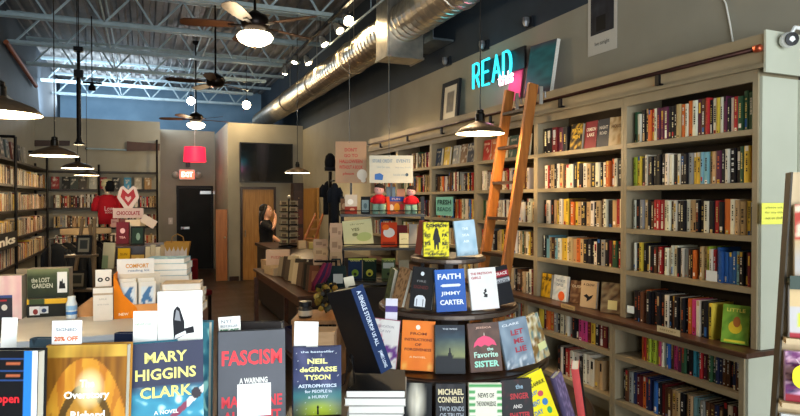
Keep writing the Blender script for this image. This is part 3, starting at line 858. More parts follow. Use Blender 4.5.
def head(px, py, X, lab, tgt, e=55, size=1.0, lit=True):
    p = onX(px, py, X)
    t = thing('ceiling_spotlight', lab, 'spotlight', p, 0, 'lit track spotlights')
    d = (Vector(tgt) - p).normalized()
    q = d.to_track_quat('-Z', 'Y').to_matrix().to_4x4()
    b = MB(); b.lathe([(.03, .09), (.045, .07), (.055, .0), (.06, -.03)], col=H('#b9b7b0'), n=16, cap=False); b.lathe([(.02, .12), (.03, .09)], col=H('#b9b7b0'), n=16)
    b.xform(q); obj('lamp_head', b, METALV, t, smooth=True)
    b = MB(); b.ball((0, 0, -.02), .05 * size, n=12, sc=(1, 1, .7)); b.xform(q); obj('bulb', b, BULB, t, smooth=True)
    top = ZT if X == XT else ZCN
    b = MB(); b.tube([(0, 0, .08), (0, 0, max(.12, top - p.z - .015))], .008, H('#2a2a2c'), n=6); obj('stem', b, METALV, t)
    spotl('track_beam', tuple(p + d * .1), tgt, e, WARM, 70)
head(348, 20, XT + .09, 'large bright track spotlight nearest the duct box', (3.2, 5.3, 1.9), 170, 1.35)
head(339, 29.5, XT + .05, 'small round track spotlight just below the brightest one', (3.2, 6.3, 2.2), 140, .8)
head(324, 43, XT + .05, 'track spotlight in the middle of the row, above the duct', (3.2, 7.6, 2.2), 150, .9)
head(308, 62, XCN - .01, 'lit spotlight at the far end of the conduit', (3.2, 9.0, 2.2), 120, .9)
head(295, 61, XT, 'lit spotlight hung left of the conduit end', (1.6, 9.6, 1.0), 60, .9)
head(285, 72, XT + .03, 'lowest lit spotlight in the track row, facing left', (2.2, 11.6, .9), 50, .95)
head(392, -40, XT + .05, 'track spotlight above the frame nearest the shop front', (3.1, 3.0, 1.8), 170, 1.0)
head(420, -75, XT + .03, 'first track spotlight above the frame', (3.05, 2.3, 1.6), 150, 1.0)
def bare(px, py, d, lab, mat, e, col):
    p = at(px, py, d)
    t = thing('ceiling_bulb', lab, 'light bulb', p)
    b = MB(); b.ball((0, 0, 0), .085, n=14); obj('globe', b, mat, t, smooth=True)
    b = MB(); b.lathe([(.03, .08), (.03, .13), (.008, .14)], col=H('#222222'), n=12); b.tube([(0, 0, .13), (0, 0, ZDECK - p.z - .02)], .005, H('#222222'), n=6); obj('cord', b, PLASTIC, t)
    point('globe_light', (p.x, p.y, p.z - .16), e, col, .08)
bare(191, 101, 13.0, 'cold white globe bulb hanging near the rear ceiling', COLDLED, 20, (.85, .92, 1))
bare(246.5, 105, 12.6, 'warm globe bulb hanging between the far fan and the duct end', BULB, 20, WARM)

# red drum shade and exit sign in the recess
p = spot(195, 14.0, 0); zc = at(195, 154.5, 14).z
t = thing('pendant_drum_lamp', 'glowing red drum shade hanging above the exit sign', 'lamp', (p.x, p.y, zc))
b = MB(); b.lathe([(.255, -.17), (.235, .17)], n=32, cap=False); b.lathe([(.25, -.165), (.23, .165)], n=32, cap=False); obj('drum_shade', b, REDGLOW, t, smooth=True)
b = MB(); b.ball((0, 0, 0), .05); obj('bulb', b, BULB, t, smooth=True)
b = MB(); b.tube([(0, 0, .05), (0, 0, ZDECK - zc - .01)], .006, H('#d0c8c0'), n=6); b.bar((-.24, 0, .15), (.24, 0, .15), .006, .006, H('#888888')); obj('cord', b, PLASTIC, t)
p = onY(187, 174.5, YRC - .06)
t = thing('exit_sign', 'lit red exit sign with two emergency lamp heads above the black door', 'exit sign', p)
b = MB(); b.box(-.19, .19, -.03, .055, -.13, .13, H('#d8d4c8')); obj('sign_housing', b, PLASTIC, t)
b = MB(); b.box(-.165, .165, -.036, -.031, -.105, .105); obj('sign_panel', b, EXITRED, t)
b = MB(); put_text(b, 'EXIT', 0, 0, .27, .13, -.038, H('#ffe9e0'), .03); obj('lettering', b, glow_mat('exit_letter', (1, .75, .65), 2.5), t)
for s in (-1, 1):
    b = MB(); b.lathe([(.075, -.06), (.08, -.02), (.05, .05), (.02, .07)], col=H('#cfcabb'), n=16); b.xform(Matrix.Translation((s * .27, -.02, 0)) @ Matrix.Rotation(R(75), 4, 'X')); b.bar((s * .19, 0, 0), (s * .25, 0, 0), .03, .03, H('#cfcabb')); obj('lamp_head', b, PLASTIC, t)
p = onY(188, 163, YRC - .05)
t = thing('wall_speaker_mount', 'small black box on the wall between the red shade and the exit sign', 'wall box', (p.x, YRC - .002, p.z))
b = MB(); b.box(-.05, .05, -.08, 0, -.1, .1, H('#141416')); b.box(-.02, .02, -.12, -.08, -.05, .05, H('#1b1b1e')); obj('housing', b, PLASTIC, t)
p = onY(179, 226, YRC)
t = thing('wall_switch', 'small white switch plate on the grey wall left of the black door', 'switch', (onY(170.5, 221, YRC).x, YRC - .001, onY(170.5, 221, YRC).z))
b = MB(); b.box(-.05, .05, -.01, 0, -.08, .08, H('#d8d2c4')); obj('plate', b, PLASTIC, t)
b = MB(); b.box(-.015, .015, -.018, -.0105, -.03, .03, H('#efe9dc')); obj('rocker', b, PLASTIC, t)

# wall screen
a, c = onY(239.8, 142, YTV - .07), onY(293, 183, YTV - .07)
t = thing('wall_screen', 'large dark flat screen on the rear wall above the golden door', 'television', ((a.x + c.x) / 2, YTV - .005, (a.z + c.z) / 2))
w_, h_ = (c.x - a.x), a.z - c.z
b = MB(); b.box(-w_ / 2, w_ / 2, -.05, -.0, -h_ / 2, h_ / 2, H('#0c0c0e')); obj('casing', b, PLASTIC, t)
def tvf(u, v):  # pale upright window reflection painted into the screen colour
    k = math.exp(-((u - .42) / .12) ** 2) * (.4 + .6 * v)
    return mixc(H('#0d1113'), H('#3b3a44'), k * .8)
b = MB(); b.grid(tvf, 20, 12, w_ - .05, h_ - .05, -.052, z0=-h_ / 2 + .025); obj('display_panel', b, attr_mat('dark_glass', .08, spec=.6), t)
b = MB(); b.box(-w_ / 2, w_ / 2, -.054, -.0505, -h_ / 2, -h_ / 2 + .02, H('#151517')); obj('bezel', b, PLASTIC, t)
# ================================================================ on and above the right wall
# neon word: real tubes on a black backing; each letter its own tube
def wallframe(px, py, X):
    p = onX(px, py, X)
    return p
pl, pr = onX(472, 75, XR - .1), onX(513, 62, XR - .1)
pc = (pl + pr) / 2
t = thing('neon_sign', 'cyan neon sign reading READ with a small pink word below, on a black board', 'neon sign', pc, -PI / 2)
W_ = pl.y - pr.y
zt_, zb_ = onX(500, 54, XR - .1).z, onX(500, 80, XR - .1).z
HH = zt_ - zb_; zo = (zt_ + zb_) / 2 - pc.z
b = MB(); b.box(-W_ / 2 + .02, W_ / 2 + .14, .03, .055, zo - HH / 2 + .05, zo + HH / 2 + .0, H('#0e0e10')); obj('backing_board', b, PLASTIC, t)
lw = W_ / 4 * .72
def letter(strokes, cx):
    b = MB()
    for s in strokes:
        b.tube([(cx + (x - .5) * lw, -.0, zo + (z - .5) * HH) for x, z in s], .0145, n=8)
    return b
arcD = [(0, 0), (.45, 0)] + [(.45 + .5 * math.cos(a), .5 + .5 * math.sin(a)) for a in [(-PI / 2) + PI * k / 10 for k in range(1, 10)]] + [(.45, 1), (0, 1), (0, 0)]
bowl = [(0, 0), (0, 1), (.5, 1)] + [(.5 + .42 * math.cos(a), .75 + .25 * math.sin(a)) for a in [PI / 2 - PI * k / 8 for k in range(1, 8)]] + [(.5, .5), (0, .5)]
LET = [[bowl, [(.45, .5), (.95, 0)]], [[(.9, 0), (0, 0), (0, 1), (.9, 1)], [(0, .52), (.75, .52)]], [[(0, 0), (.5, 1), (1, 0)], [(.2, .36), (.8, .36)]], [arcD]]
for k, st in enumerate(LET):
    obj('neon_letter', letter(st, -W_ / 2 + W_ * (k + .5) / 4), CYAN, t, smooth=True)
b = MB(); put_text(b, 'this', W_ * .36, zo - HH / 2 - .0, .27, .13, -.012, (1, .6, .7), .03)
obj('pink_lettering', b, PINKN, t)
point('neon_glow', (XR - .32, pc.y + .1, pc.z), 2, (.1, .8, 1), .15)
point('pink_neon_glow', (XR - .2, pr.y + .06, zb_ - .06), 2.2, (1, .25, .5), .06)
# pink card standing on the fascia, under the neon
p0, p1 = onX(504, 100, XR - .03), onX(521, 80, XR - .03)
t = thing('pink_board', 'slanted pink board standing on the fascia beneath the neon sign', 'board', ((XR - .03), (p0.y + p1.y) / 2, 2.609), -PI / 2)
ww = abs(p0.y - p1.y)
b = MB(); b.prism([(-ww * .5, .0), (ww * .35, .0), (ww * .62, .4), (-ww * .1, .34)], 0, .012, H('#c04a78')); obj('panel', b, PAINT, t)
# teal canvas leaning beside it
p0, p1 = onX(526, 96, XR - .12), onX(552, 86, XR - .12)
zt_ = onX(556, 40, XR - .08).z
w_ = p0.y - p1.y
def canvas(u, v):
    c = mixc(H('#0f4a52'), H('#2a7f86'), nz(u * 3, v * 14, 2))
    if v < .28: c = mixc(c, H('#14171b'), (.28 - v) * 8)
    if v > .9: c = mixc(c, H('#5b3040'), (v - .9) * 7)
    return c
t = thing('canvas_picture', 'teal and black unframed canvas leaning on the wall above the ladder', 'picture', (XR - .15, (p0.y + p1.y) / 2, 2.622), (-R(7), R(3), -PI / 2))
b = MB(); b.grid(canvas, 14, 18, w_, zt_ - 2.6, 0); obj('painted_face', b, PRINT, t)
b = MB(); b.box(-w_ / 2, w_ / 2, .001, .035, 0, zt_ - 2.6, H('#d8d4c8')); obj('stretcher', b, CLOTH, t)
# framed print on the fascia
p0, p1 = onX(440, 120, XR - .1), onX(457, 116, XR - .1)
zt_ = onX(457, 79, XR - .06).z; w_ = p0.y - p1.y; h_ = zt_ - 2.61
t = thing('framed_print', 'black framed print with a cream mat leaning left of the neon sign', 'picture', (XR - .11, (p0.y + p1.y) / 2, 2.613), (-R(5), 0, -PI / 2))
b = MB(); f_ = .05
b.box(-w_ / 2, w_ / 2, 0, .03, 0, f_, BLACK); b.box(-w_ / 2, w_ / 2, 0, .03, h_ - f_, h_, BLACK); b.box(-w_ / 2, -w_ / 2 + f_, 0, .03, f_, h_ - f_, BLACK); b.box(w_ / 2 - f_, w_ / 2, 0, .03, f_, h_ - f_, BLACK)
obj('frame', b, PAINT, t)
b = MB(); b.grid(lambda u, v: H('#d8d0bd') if not (.2 < u < .8 and .2 < v < .85) else mixc(H('#8a8172'), H('#5a554c'), nz(u * 6, v * 6, 4)), 15, 20, w_ - 2 * f_, h_ - 2 * f_, .012, z0=f_); obj('print', b, PRINT, t)
# poster pinned on the wall
p0, p1 = onX(588, 50, XR - .004), onX(617, 50, XR - .004); zb_ = onX(602, 53, XR).z
w_ = p0.y - p1.y; h_ = .98
t = thing('hanging_poster', 'white poster with black photographs pinned on the upper wall, cut by the frame', 'poster', (XR - .003, (p0.y + p1.y) / 2, zb_), (0, 0, -PI / 2))
b = MB(); b.box(-w_ / 2, w_ / 2, -.002, 0, 0, h_, H('#c9c4b8')); obj('sheet', b, PAPER, t)
b = MB(); b.grid(lambda u, v: mixc(H('#15151a'), H('#3a3c44'), nz(u * 5, v * 5, 7)), 10, 10, w_ * .8, h_ * .42, -.0026, z0=h_ * .16)
b.box(-w_ * .2, w_ * .12, -.0036, -.003, h_ * .18, h_ * .3, H('#0c0c0e'))
b.grid(lambda u, v: mixc(H('#20232a'), H('#50535a'), nz(u * 4, v * 4, 1)), 8, 8, w_ * .8, h_ * .3, -.0026, z0=h_ * .66)
put_text(b, 'THE READERS', 0, h_ * .61, w_ * .7, .05, -.003, H('#3a3a3c'), .02); put_text(b, 'live tonight', 0, h_ * .08, w_ * .5, .04, -.003, H('#3a3a3c')); obj('photograph', b, PRINT, t)
# security camera over the end of the bookcase
p = onX(788, 40, XR - .26)
t = thing('wall_mounted_camera', 'white round security camera with black face over the bookcase end', 'camera', (XR, p.y, p.z))
b = MB(); b.ball((-.26, 0, 0), .04, H('#e6e6e2'), n=16); obj('body', b, PLASTIC, t, smooth=True)
d = Vector((-.4, -.9, -.1)).normalized(); q = d.to_track_quat('-Z', 'Y').to_matrix().to_4x4()
b = MB(); b.lathe([(.034, -.03), (.034, -.036), (.0, -.037)], col=H('#0c0c0e'), n=18); b.xform(Matrix.Translation((-.26, 0, 0)) @ q); obj('face', b, PLASTIC, t)
b = MB(); b.tube([(-.24, 0, .03), (-.21, 0, .07), (-.002, 0, .07)], .01, H('#e6e6e2')); b.box(-.012, 0, -.03, .03, .04, .1, H('#e6e6e2')); obj('wall_bracket', b, PLASTIC, t)
p = onX(733, 43, XR - .012); q = onX(724, 0, XR - .012)
t = thing('wall_cable', 'white cable hanging down the wall above the nearest bookcase unit', 'cable', (XR - .012, p.y, p.z))
b = MB(); b.tube([(0, 0, 0), (-.002, .02, .12), (0, .05, .25), (-.001, q.y - p.y, q.z - p.z), (0, q.y - p.y + .06, 4.2 - p.z), (0, q.y - p.y + .08, ZDECK - p.z - .02)], .006, H('#c9c6ba'), n=6); obj('cord', b, PLASTIC, t, smooth=True)
b = MB(); b.box(-.02, .008, -.015, .015, -.03, .0, H('#c9c6ba')); obj('plug', b, PLASTIC, t)
# little wall uplights along the blue line
for px, py, lab in ((526, 22, 'small black fitting on the wall top edge right of the neon sign'), (482, 45, 'small grey fitting on the wall above the neon sign'), (445, 61, 'small fitting on the wall above the framed print')):
    p = onX(px, py, XR - .06)
    t = thing('wall_mount_fitting', lab, 'wall fitting', (XR - .001, p.y, p.z))
    b = MB(); b.box(-.03, 0, -.05, .05, -.05, .05, H('#3a3d42')); obj('plate', b, METALV, t)
    b = MB(); b.lathe([(.02, -.04), (.035, .0), (.03, .04)], col=H('#8a8d90'), n=10); b.xform(Matrix.Translation((-.06, 0, 0))); b.bar((-.03, 0, 0), (-.05, 0, 0), .02, .02, H('#3a3d42')); obj('fitting_head', b, METALV, t)
# ================================================================ round tiered book stand
SCN = at(448, 200, 3.3); CXs, CYs = SCN.x, SCN.y
TZ = [1.447, 1.19, .915, .66]; TR = [.2, .375, .535, .77]
t = thing('round_book_stand', 'dark wooden round four-tier book stand in the middle of the shop', 'book stand', (CXs, CYs, 0))
for z, r in zip(TZ, TR):
    b = MB(); b.lathe([(r - .02, -.034), (r, -.03), (r, -.006), (r - .006, 0), (.02, 0)], (0, 0, z), n=48); b.lathe([(.02, -.034), (r - .02, -.034)], (0, 0, z), n=48, cap=False)
    tier = obj('tier', b, DARKWOOD, t)
    b = MB(); b.lathe([(r + .0005, -.026), (r + .006, -.024), (r + .006, -.008), (r + .0005, -.006)], (0, 0, z), n=48, col=H('#5d5148'), cap=False); obj('rim', b, attr_mat('worn_rim', .3, metal=.5, var=.2) if 'worn_rim' not in MATS else MATS['worn_rim'], tier)
for (z0, r0), (z1, r1) in zip([(TZ[1], .1), (TZ[2], .2), (TZ[3], .3), (.05, .38)], [(TZ[0], .1), (TZ[1], .2), (TZ[2], .3), (TZ[3], .38)]):
    b = MB(); b.lathe([(r0 * .6, z0 + .001), (r0 * .6, z1 - .036)], n=8, cap=True); obj('core', b, DARKWOOD, t)
b = MB(); b.lathe([(.62, 0), (.62, .03), (.58, .05), (.02, .05)], n=48); obj('base', b, DARKWOOD, t)

def on_tier(k, px, rr, name, label, wpx, h, fn, letters=(), roty=None, **kw):
    """a book standing on tier k at the ring of radius rr, seen around pixel column px"""
    z = TZ[k]
    r = ray(px, 300); d = Vector((r.x, r.y)).normalized(); c = Vector((CXs, CYs))
    bq = -d.dot(c); q = bq * bq - (c.dot(c) - rr * rr)
    s = -bq - math.sqrt(max(q, 0.0))
    p = d * s
    fwd = p.x * _s + p.y * _c
    w = wpx * fwd / F
    ang = -YAW + R(roty or 0)
    return book(name, label, (p.x, p.y, z + .0008), w, h, kw.pop('t', .028), fn, letters, rot=ang, **kw)

GS = 'books on the round stand'
# --- top tier
def bear(u, v):
    c = H('#e6d616')
    n = nz(u * 16, v * 22, 3)
    if (u < .27 or u > .73 or v > .82 or v < .16) and n > .55: c = mixc(c, H('#1a1a10'), .75)
    return c
BEAR = [(.42, .2), (.47, .2), (.49, .34), (.52, .34), (.54, .2), (.6, .2), (.6, .42), (.66, .38), (.66, .5), (.6, .66), (.59, .74), (.55, .82), (.5, .84), (.45, .8), (.42, .72), (.38, .6), (.36, .46), (.4, .48)]
on_tier(0, 436.5, .15, 'hardcover_book', 'bright yellow book with a black standing figure, centre of the top tier', 25.5, .182, bear,
        [('COMMON', .5, .9, .8, .1, '#16160e', .04), ('GOOD', .16, .62, .24, .1, '#16160e', .04), ('BYE', .16, .38, .22, .1, '#16160e', .04), ('PA', .84, .62, .22, .1, '#16160e', .04), ('RIS', .84, .38, .22, .1, '#16160e', .04), ('A NOVEL', .5, .07, .7, .07, '#16160e', .03)],
        lean=8, shapes=[(BEAR, '#15150f')], roty=2, group=GS)
on_tier(0, 468, .16, 'hardcover_book', 'pale blue book with faint white lettering, tilted, right end of the top tier', 21, .188,
        lambda u, v: mixc(mixc(H('#8fb4c8'), H('#c5d9e2'), nz(u * 4, v * 4, 2)), H('#3a566a'), (.16 - v) * 6 * nz(u * 14, v * 9)),
        [('THE', .5, .76, .3, .07, '#f2f6f8', .02), ('SEA', .5, .58, .34, .07, '#f2f6f8', .02), ('AIR', .5, .4, .3, .07, '#f2f6f8', .02)], lean=9, roll=-5, roty=6, group=GS)
on_tier(0, 417.5, .17, 'hardcover_book', 'dark red book seen edge-on with white pages, left end of the top tier', 12, .185, flat('#7d2a22'), lean=6, roll=6, roty=-62, t=.03, group=GS)
# --- second tier
def tomb(u, v): return mixc(H('#131314'), H('#232324'), nz(u * 5, v * 5))
on_tier(1, 420, .335, 'hardcover_book', 'black book with a white tombstone shape, second tier', 23, .212, tomb, [('SIGNED', .45, .52, .66, .08, '#5a2a26', .03), ('FIRE', .45, .66, .4, .05, '#777777', .02)],
        shapes=[([(.22, .06), (.7, .06), (.7, .24), (.64, .3), (.55, .33), (.38, .33), (.28, .3), (.22, .24)], '#d8dde2'), ([(.29, .07), (.34, .07), (.34, .24), (.29, .24)], '#8c9299'), ([(.57, .07), (.62, .07), (.62, .24), (.57, .24)], '#8c9299'), (circ(.46, .84, .08, .05), '#d8dde2')],
        lean=9, roll=4, roty=-14, t=.04, group=GS)
on_tier(1, 396, .345, 'hardcover_book', 'brown patterned book with thick white page edge, left side of the second tier', 14, .2, blots('#8a6a4a', ['#5a4028'], 8, 4), lean=8, roll=12, roty=-40, t=.03, group=GS)
on_tier(1, 386, .345, 'paperback_book', 'pale green edged book leaning far left on the second tier', 10, .19, blots('#4d5a34', ['#2c3a26'], 6, 1), lean=6, roll=14, roty=-66, t=.025, group=GS)
on_tier(1, 452, .345, 'hardcover_book', 'blue book with large white capitals, centre of the second tier', 30, .208, lambda u, v: mixc(H('#1f4f9c'), H('#2a62b4'), v),
        [('FAITH', .48, .83, .78, .13, '#e8ecf2', .03), ('JIMMY', .5, .42, .66, .11, '#e8ecf2', .02), ('CARTER', .52, .22, .8, .12, '#e8ecf2', .03)],
        shapes=[([(.16, .615), (.24, .65), (.8, .65), (.86, .62), (.8, .585), (.24, .585)], '#dfe6ee')], lean=10, roll=-3, roty=0, group=GS)
on_tier(1, 486, .335, 'hardcover_book', 'white book with small red lettering and a black scribble, second tier', 28, .208, flat('#e2dfda'),
        [('THE FIRST', .32, .87, .5, .06, '#b03038', .02), ('GIRLS', .26, .77, .36, .06, '#b03038', .02), ('NOW', .72, .87, .3, .06, '#b03038', .02)],
        shapes=[([(.46, .3), (.6, .28), (.62, .36), (.52, .38), (.6, .42), (.58, .5), (.5, .46), (.52, .42), (.46, .4), (.5, .34)], '#1a1a1c')], lean=10, roll=-4, roty=6, group=GS)
on_tier(1, 507, .33, 'hardcover_book', 'black book with red and white bands, right end of the second tier', 18, .2, lambda u, v: H('#a82838') if .74 < v < .88 else (H('#b9bcc0') if .56 < v < .66 else H('#1a1b20')),
        [('TRACE', .5, .81, .8, .08, '#e8e4de', .02), ('HUNTER', .5, .61, .8, .06, '#1a1a1c', .02)], lean=8, roll=-9, roty=24, group=GS)
# --- third tier
def splash(u, v):
    c = H('#ddd9d4')
    n = nz(u * 4.5, v * 5, 11)
    if u + (v - .5) * .3 < .45 or v < .35: c = mixc(c, H('#b03f6a'), (n - .52) * 12)
    n2 = nz(u * 4, v * 4.5, 31)
    if v < .5 and u > .15: c = mixc(c, H('#6d3f86'), (n2 - .5) * 12)
    return c
on_tier(2, 381.8, 0.498, 'hardcover_book', 'white book splashed with pink and purple paint, left of the orange book', 28, 0.235, splash, [('EDUCATION', .5, .86, .6, .05, '#9a949a', .01), ('OF IVY', .5, .76, .4, .05, '#9a949a', .01)], lean=4, roll=5, roty=-8, group=GS)
on_tier(2, 417, 0.445, 'hardcover_book', 'bright orange book with brown lettering, front of the third tier', 33, 0.237, lambda u, v: mixc(mixc(H('#e0701c'), H('#ee8426'), nz(u * 3, v * 3)), H('#e8c060'), max(0, .9 - 9 * min(math.hypot(u - .1, v - .08), math.hypot(u - .88, v - .08)))),
        [('FROM', .5, .74, .5, .055, '#7a3310', .02), ('INSTRUCTIONS', .5, .62, .84, .055, '#7a3310', .03), ('OF', .5, .52, .2, .055, '#7a3310', .03), ('FORGIVENESS', .5, .42, .82, .055, '#7a3310', .03), ('A NOVEL', .5, .27, .5, .035, '#f0d9a8', .01)],
        shapes=[(circ(.48, .87, .07, .05), '#f2e4cc')], lean=9, roll=2, roty=-5, t=.035, group=GS)
def land(u, v):
    if v < .3 + .1 * nz(u * 7, 3, 2) * (1 + .5 * math.sin(u * 5)): return H('#12151b')
    return mixc(mixc(mixc(H('#8f9462'), H('#33505e'), (v - .4) * 2.8), H('#141d2c'), max(0, (v - .66) * 3) + .4 * nz(u * 5, v * 10, 8)), H('#1c2a36'), max(0, .6 - u))
on_tier(2, 450.5, 0.445, 'hardcover_book', 'dark landscape book with a lone tower against a stormy sky, third tier', 30, 0.228, land, [('THE WIDE', .5, .92, .5, .035, '#c9cfd6', .01)],
        shapes=[([(.42, .3), (.56, .3), (.55, .42), (.52, .43), (.51, .53), (.47, .53), (.46, .43), (.43, .42)], '#0f1218')], lean=9, group=GS)
def umb(u, v): return mixc(H('#46322a'), H('#6a4c3e'), nz(u * 5, v * 7, 5))
on_tier(2, 487, 0.450, 'hardcover_book', 'brown book with a pink umbrella and mint title, third tier', 32, 0.231, umb,
        [('the', .66, .46, .2, .07, '#b8e0cc', .02), ('Favorite', .52, .35, .76, .12, '#b8e0cc', .02), ('SISTER', .52, .16, .78, .13, '#9ad8c0', .04), ('JESSICA', .5, .9, .5, .05, '#d8a890', .01)],
        shapes=[([(.14, .5), (.18, .6), (.3, .69), (.5, .74), (.68, .7), (.82, .62), (.88, .52), (.74, .55), (.62, .51), (.5, .55), (.38, .51), (.26, .55)], '#e04a70'), ([(.49, .74), (.52, .74), (.51, .8), (.5, .8)], '#d9c8b8')], lean=9, roll=-3, roty=4, group=GS)
on_tier(2, 522, 0.495, 'hardcover_book', 'grey blue book with red capitals, tilted, right side of the third tier', 31, 0.235, lambda u, v: mixc(mixc(H('#5f7080'), H('#93a3b0'), nz(u * 4, v * 4, 9)), H('#d9dde0'), (nz(u * 9, v * 9, 4) - .5) * 5 * max(0, .3 - v) * 4),
        [('LET', .58, .72, .44, .11, '#a83a48', .03), ('ME', .58, .54, .34, .11, '#a83a48', .03), ('LIE', .6, .36, .4, .11, '#a83a48', .03), ('CLARE', .4, .9, .6, .05, '#d8dde2', .02)], lean=9, roll=-9, roty=16, group=GS)
on_tier(2, 543, 0.525, 'hardcover_book', 'cream and teal picture book at the far right end of the third tier', 22, 0.235, blots('#c9b88a', ['#6f8a86', '#e0d8c0', '#8a6a3a'], 5, 15, .52), sticker=[(.45, .95, .2, .36, '#dfe0a0')], lean=8, roll=-15, roty=34, group=GS)
# --- bottom tier
on_tier(3, 416, .66, 'hardcover_book', 'black and cream book with a blond portrait, left of the bottom tier', 30, 0.260, lambda u, v: mixc(H('#17181a'), mixc(H('#d8cfb8'), H('#f0ead8'), nz(u * 6, v * 6)), max(0, 1.5 - 3.6 * math.hypot((u - .5) * 1.2, (v - .7) * .9)) * (.55 + .6 * nz(u * 8, v * 3, 6))), lean=8, roty=-8, group=GS)
on_tier(3, 451.5, .655, 'hardcover_book', 'black book with pale gold author name in two lines, front of the bottom tier', 30, 0.262, blots('#17161a', ['#2c2a2c'], 5, 2),
        [('MICHAEL', .5, .87, .86, .1, '#d8c9a0', .03), ('CONNELLY', .5, .74, .88, .1, '#d8c9a0', .03), ('TWO KINDS', .52, .59, .84, .08, '#9aa0a6', .02), ('OF TRUTH', .52, .48, .8, .08, '#9aa0a6', .02)], lean=8, group=GS)
def stripes(u, v): return H('#e0ddc8') if (int(v * 19) % 2 or (.2 < u < .84 and .4 < v < .9)) else H('#4f9a58')
on_tier(3, 486.5, .655, 'hardcover_book', 'green and white striped book with a cream title panel, bottom tier', 33, 0.262, stripes, [('NEWS OF', .52, .8, .5, .08, '#3a3a30', .02), ('THE KNOWLEDGE', .52, .66, .6, .08, '#3a3a30', .02)], res=(24, 38), lean=8, group=GS)
on_tier(3, 521, .665, 'hardcover_book', 'black book with red and white hand lettering, bottom tier', 32, 0.264, blots('#141214', ['#3a1518'], 6, 3, .62),
        [('the', .6, .88, .24, .08, '#8fa8b8', .02), ('SINGER', .58, .72, .6, .1, '#b02a30', .03), ('AND', .5, .55, .3, .06, '#d0c8c0', .02), ('SHATTER', .55, .4, .66, .1, '#b02a30', .03)], lean=8, roll=-3, roty=6, group=GS)
on_tier(3, 551, .68, 'hardcover_book', 'bright yellow book with blue and black lettering, tilted, right side of the bottom tier', 27, 0.272, flat('#e6d411'),
        [('CHUCK', .3, .9, .4, .07, '#16160e', .03), ('PALAHNIUK', .6, .8, .7, .07, '#16160e', .03), ('ADJUST', .3, .66, .45, .08, '#2a6aa8', .03), ('MENT', .3, .5, .4, .08, '#2a6aa8', .03), ('DAY', .3, .34, .36, .08, '#2a6aa8', .03)],
        shapes=[(circ(.62, .62, .12, .05), '#c04a58'), (circ(.68, .46, .12, .06), '#3a7ab0'), (circ(.74, .3, .1, .06), '#3a9a5a')], lean=8, roll=-19, roty=18, group=GS)
on_tier(3, 574, .715, 'hardcover_book', 'purple grey book leaning behind the bright yellow one, bottom tier', 13, 0.272, blots('#5a5070', ['#8a7a9a'], 7, 3), lean=6, roll=-21, roty=45, group=GS)
on_tier(3, 587, .745, 'hardcover_book', 'black book with a coral pink spine, at the right end of the bottom tier', 14, 0.322, flat('#1d191c'), spine=H('#d85a58'), lean=5, roll=-24, roty=70, t=.036, group=GS)
p = spot(389.5, 2.998, 0)
card('bookmark_card', 'white and purple card standing behind the white splashed book', (p.x, p.y + .0, TZ[2] + .001), .06, .34, '#d9d6e0', rot=CAMROT, lean=0, roll=2, shapes=[([(.0, .8), (1, .8), (1, .89), (0, .89)], '#5a4a86')], cat='card')
# ================================================================ front table with the big books
def P3(px, d, z):
    return spot(px, d, z)
TT = 1.215
# table laid out square to the shop; narrow and deep enough for the row of books
def planks(mb, x0, x1, y0, y1, z0, z1): mb.box(x0, x1, y0, y1, z0, z1)
M_ = Matrix.Translation((0, 0, 0)) @ Matrix.Rotation(-YAW, 4, 'Z')
t = thing('display_table', 'dark tall front display table carrying the row of large books', 'table', (0, 0, 0), -YAW)
b = MB(); b.box(-.98, .04, .93, 1.45, TT - .03, TT); obj('table_top', b, DARKWOOD, t, bevel=.003)
b = MB(); b.box(-.3, -.14, 1.4501, 1.64, TT - .06, TT - .031); obj('side_leaf', b, DARKWOOD, t)
b = MB(); b.box(-.94, .0, .97, 1.41, TT - .12, TT - .031); obj('apron', b, DARKWOOD, t)
for x in (-.93, -.03):
    for y in (.98, 1.38):
        b = MB(); b.box(x - .03, x + .03, y - .03, y + .03, 0, TT - .121); obj('leg', b, DARKWOOD, t)

GF = 'large books standing on the front table'
def big(name, label, px, d, wpx, h, fn, letters=(), lean=7, **k):
    w = wpx * d / F
    return book(name, label, tuple(P3(px, d, k.pop('z', TT) + .001)), w, h, k.pop('t', .035), fn, letters, rot=CAMROT + R(k.pop('yaw', 0)), lean=lean, res=k.pop('res', (64, 90)), group=GF, **k)

def rings(u, v):
    """golden arches one inside the other, brushed with tree-bark streaks"""
    st = nz(u * 22, v * 3, 4)
    c = mixc(H('#5c340c'), H('#a0691a'), st)
    if v > .9: c = mixc(c, H('#d8b048'), nz(u * 5, v * 5, 2))
    for k, (rx, ry, a, bb) in enumerate(((.56, .8, '#b06a18', '#d29a30'), (.4, .6, '#3f2c0e', '#6f4f18'), (.32, .52, '#97641a', '#c8943a'))):
        q = math.hypot((u - .5) / rx, max(0, v - .1) / ry)
        if q < 1:
            c = mixc(H(a), H(bb), nz(u * 14, v * 5, 7 + k))
            if k == 0 and nz(u * 9, v * 2, 14) > .55: c = mixc(c, H('#9a4a14'), .5)
    g = math.hypot((u - .55) / .2, (v - .66) / .17)
    c = mixc(c, H('#f4e6b0'), max(0, 1 - g) * 1.2)
    g = math.hypot((u - .42) / .12, (v - .2) / .22)
    c = mixc(c, H('#e8c050'), max(0, 1 - g) * .8)
    return c
big('hardcover_book', 'golden book with glowing arches and white title lettering on the front table', 80.5, 1.15, 79, .247, rings,
    [('The', .52, .7, .18, .06, '#f6efdc', .03), ('Overstory', .52, .605, .56, .075, '#f6f0e2', .035), ('Richard', .54, .455, .42, .07, '#f6f0e2', .035), ('Powers', .54, .365, .42, .075, '#f6f0e2', .035)], lean=6, spine=H('#a8762a'), yaw=6)
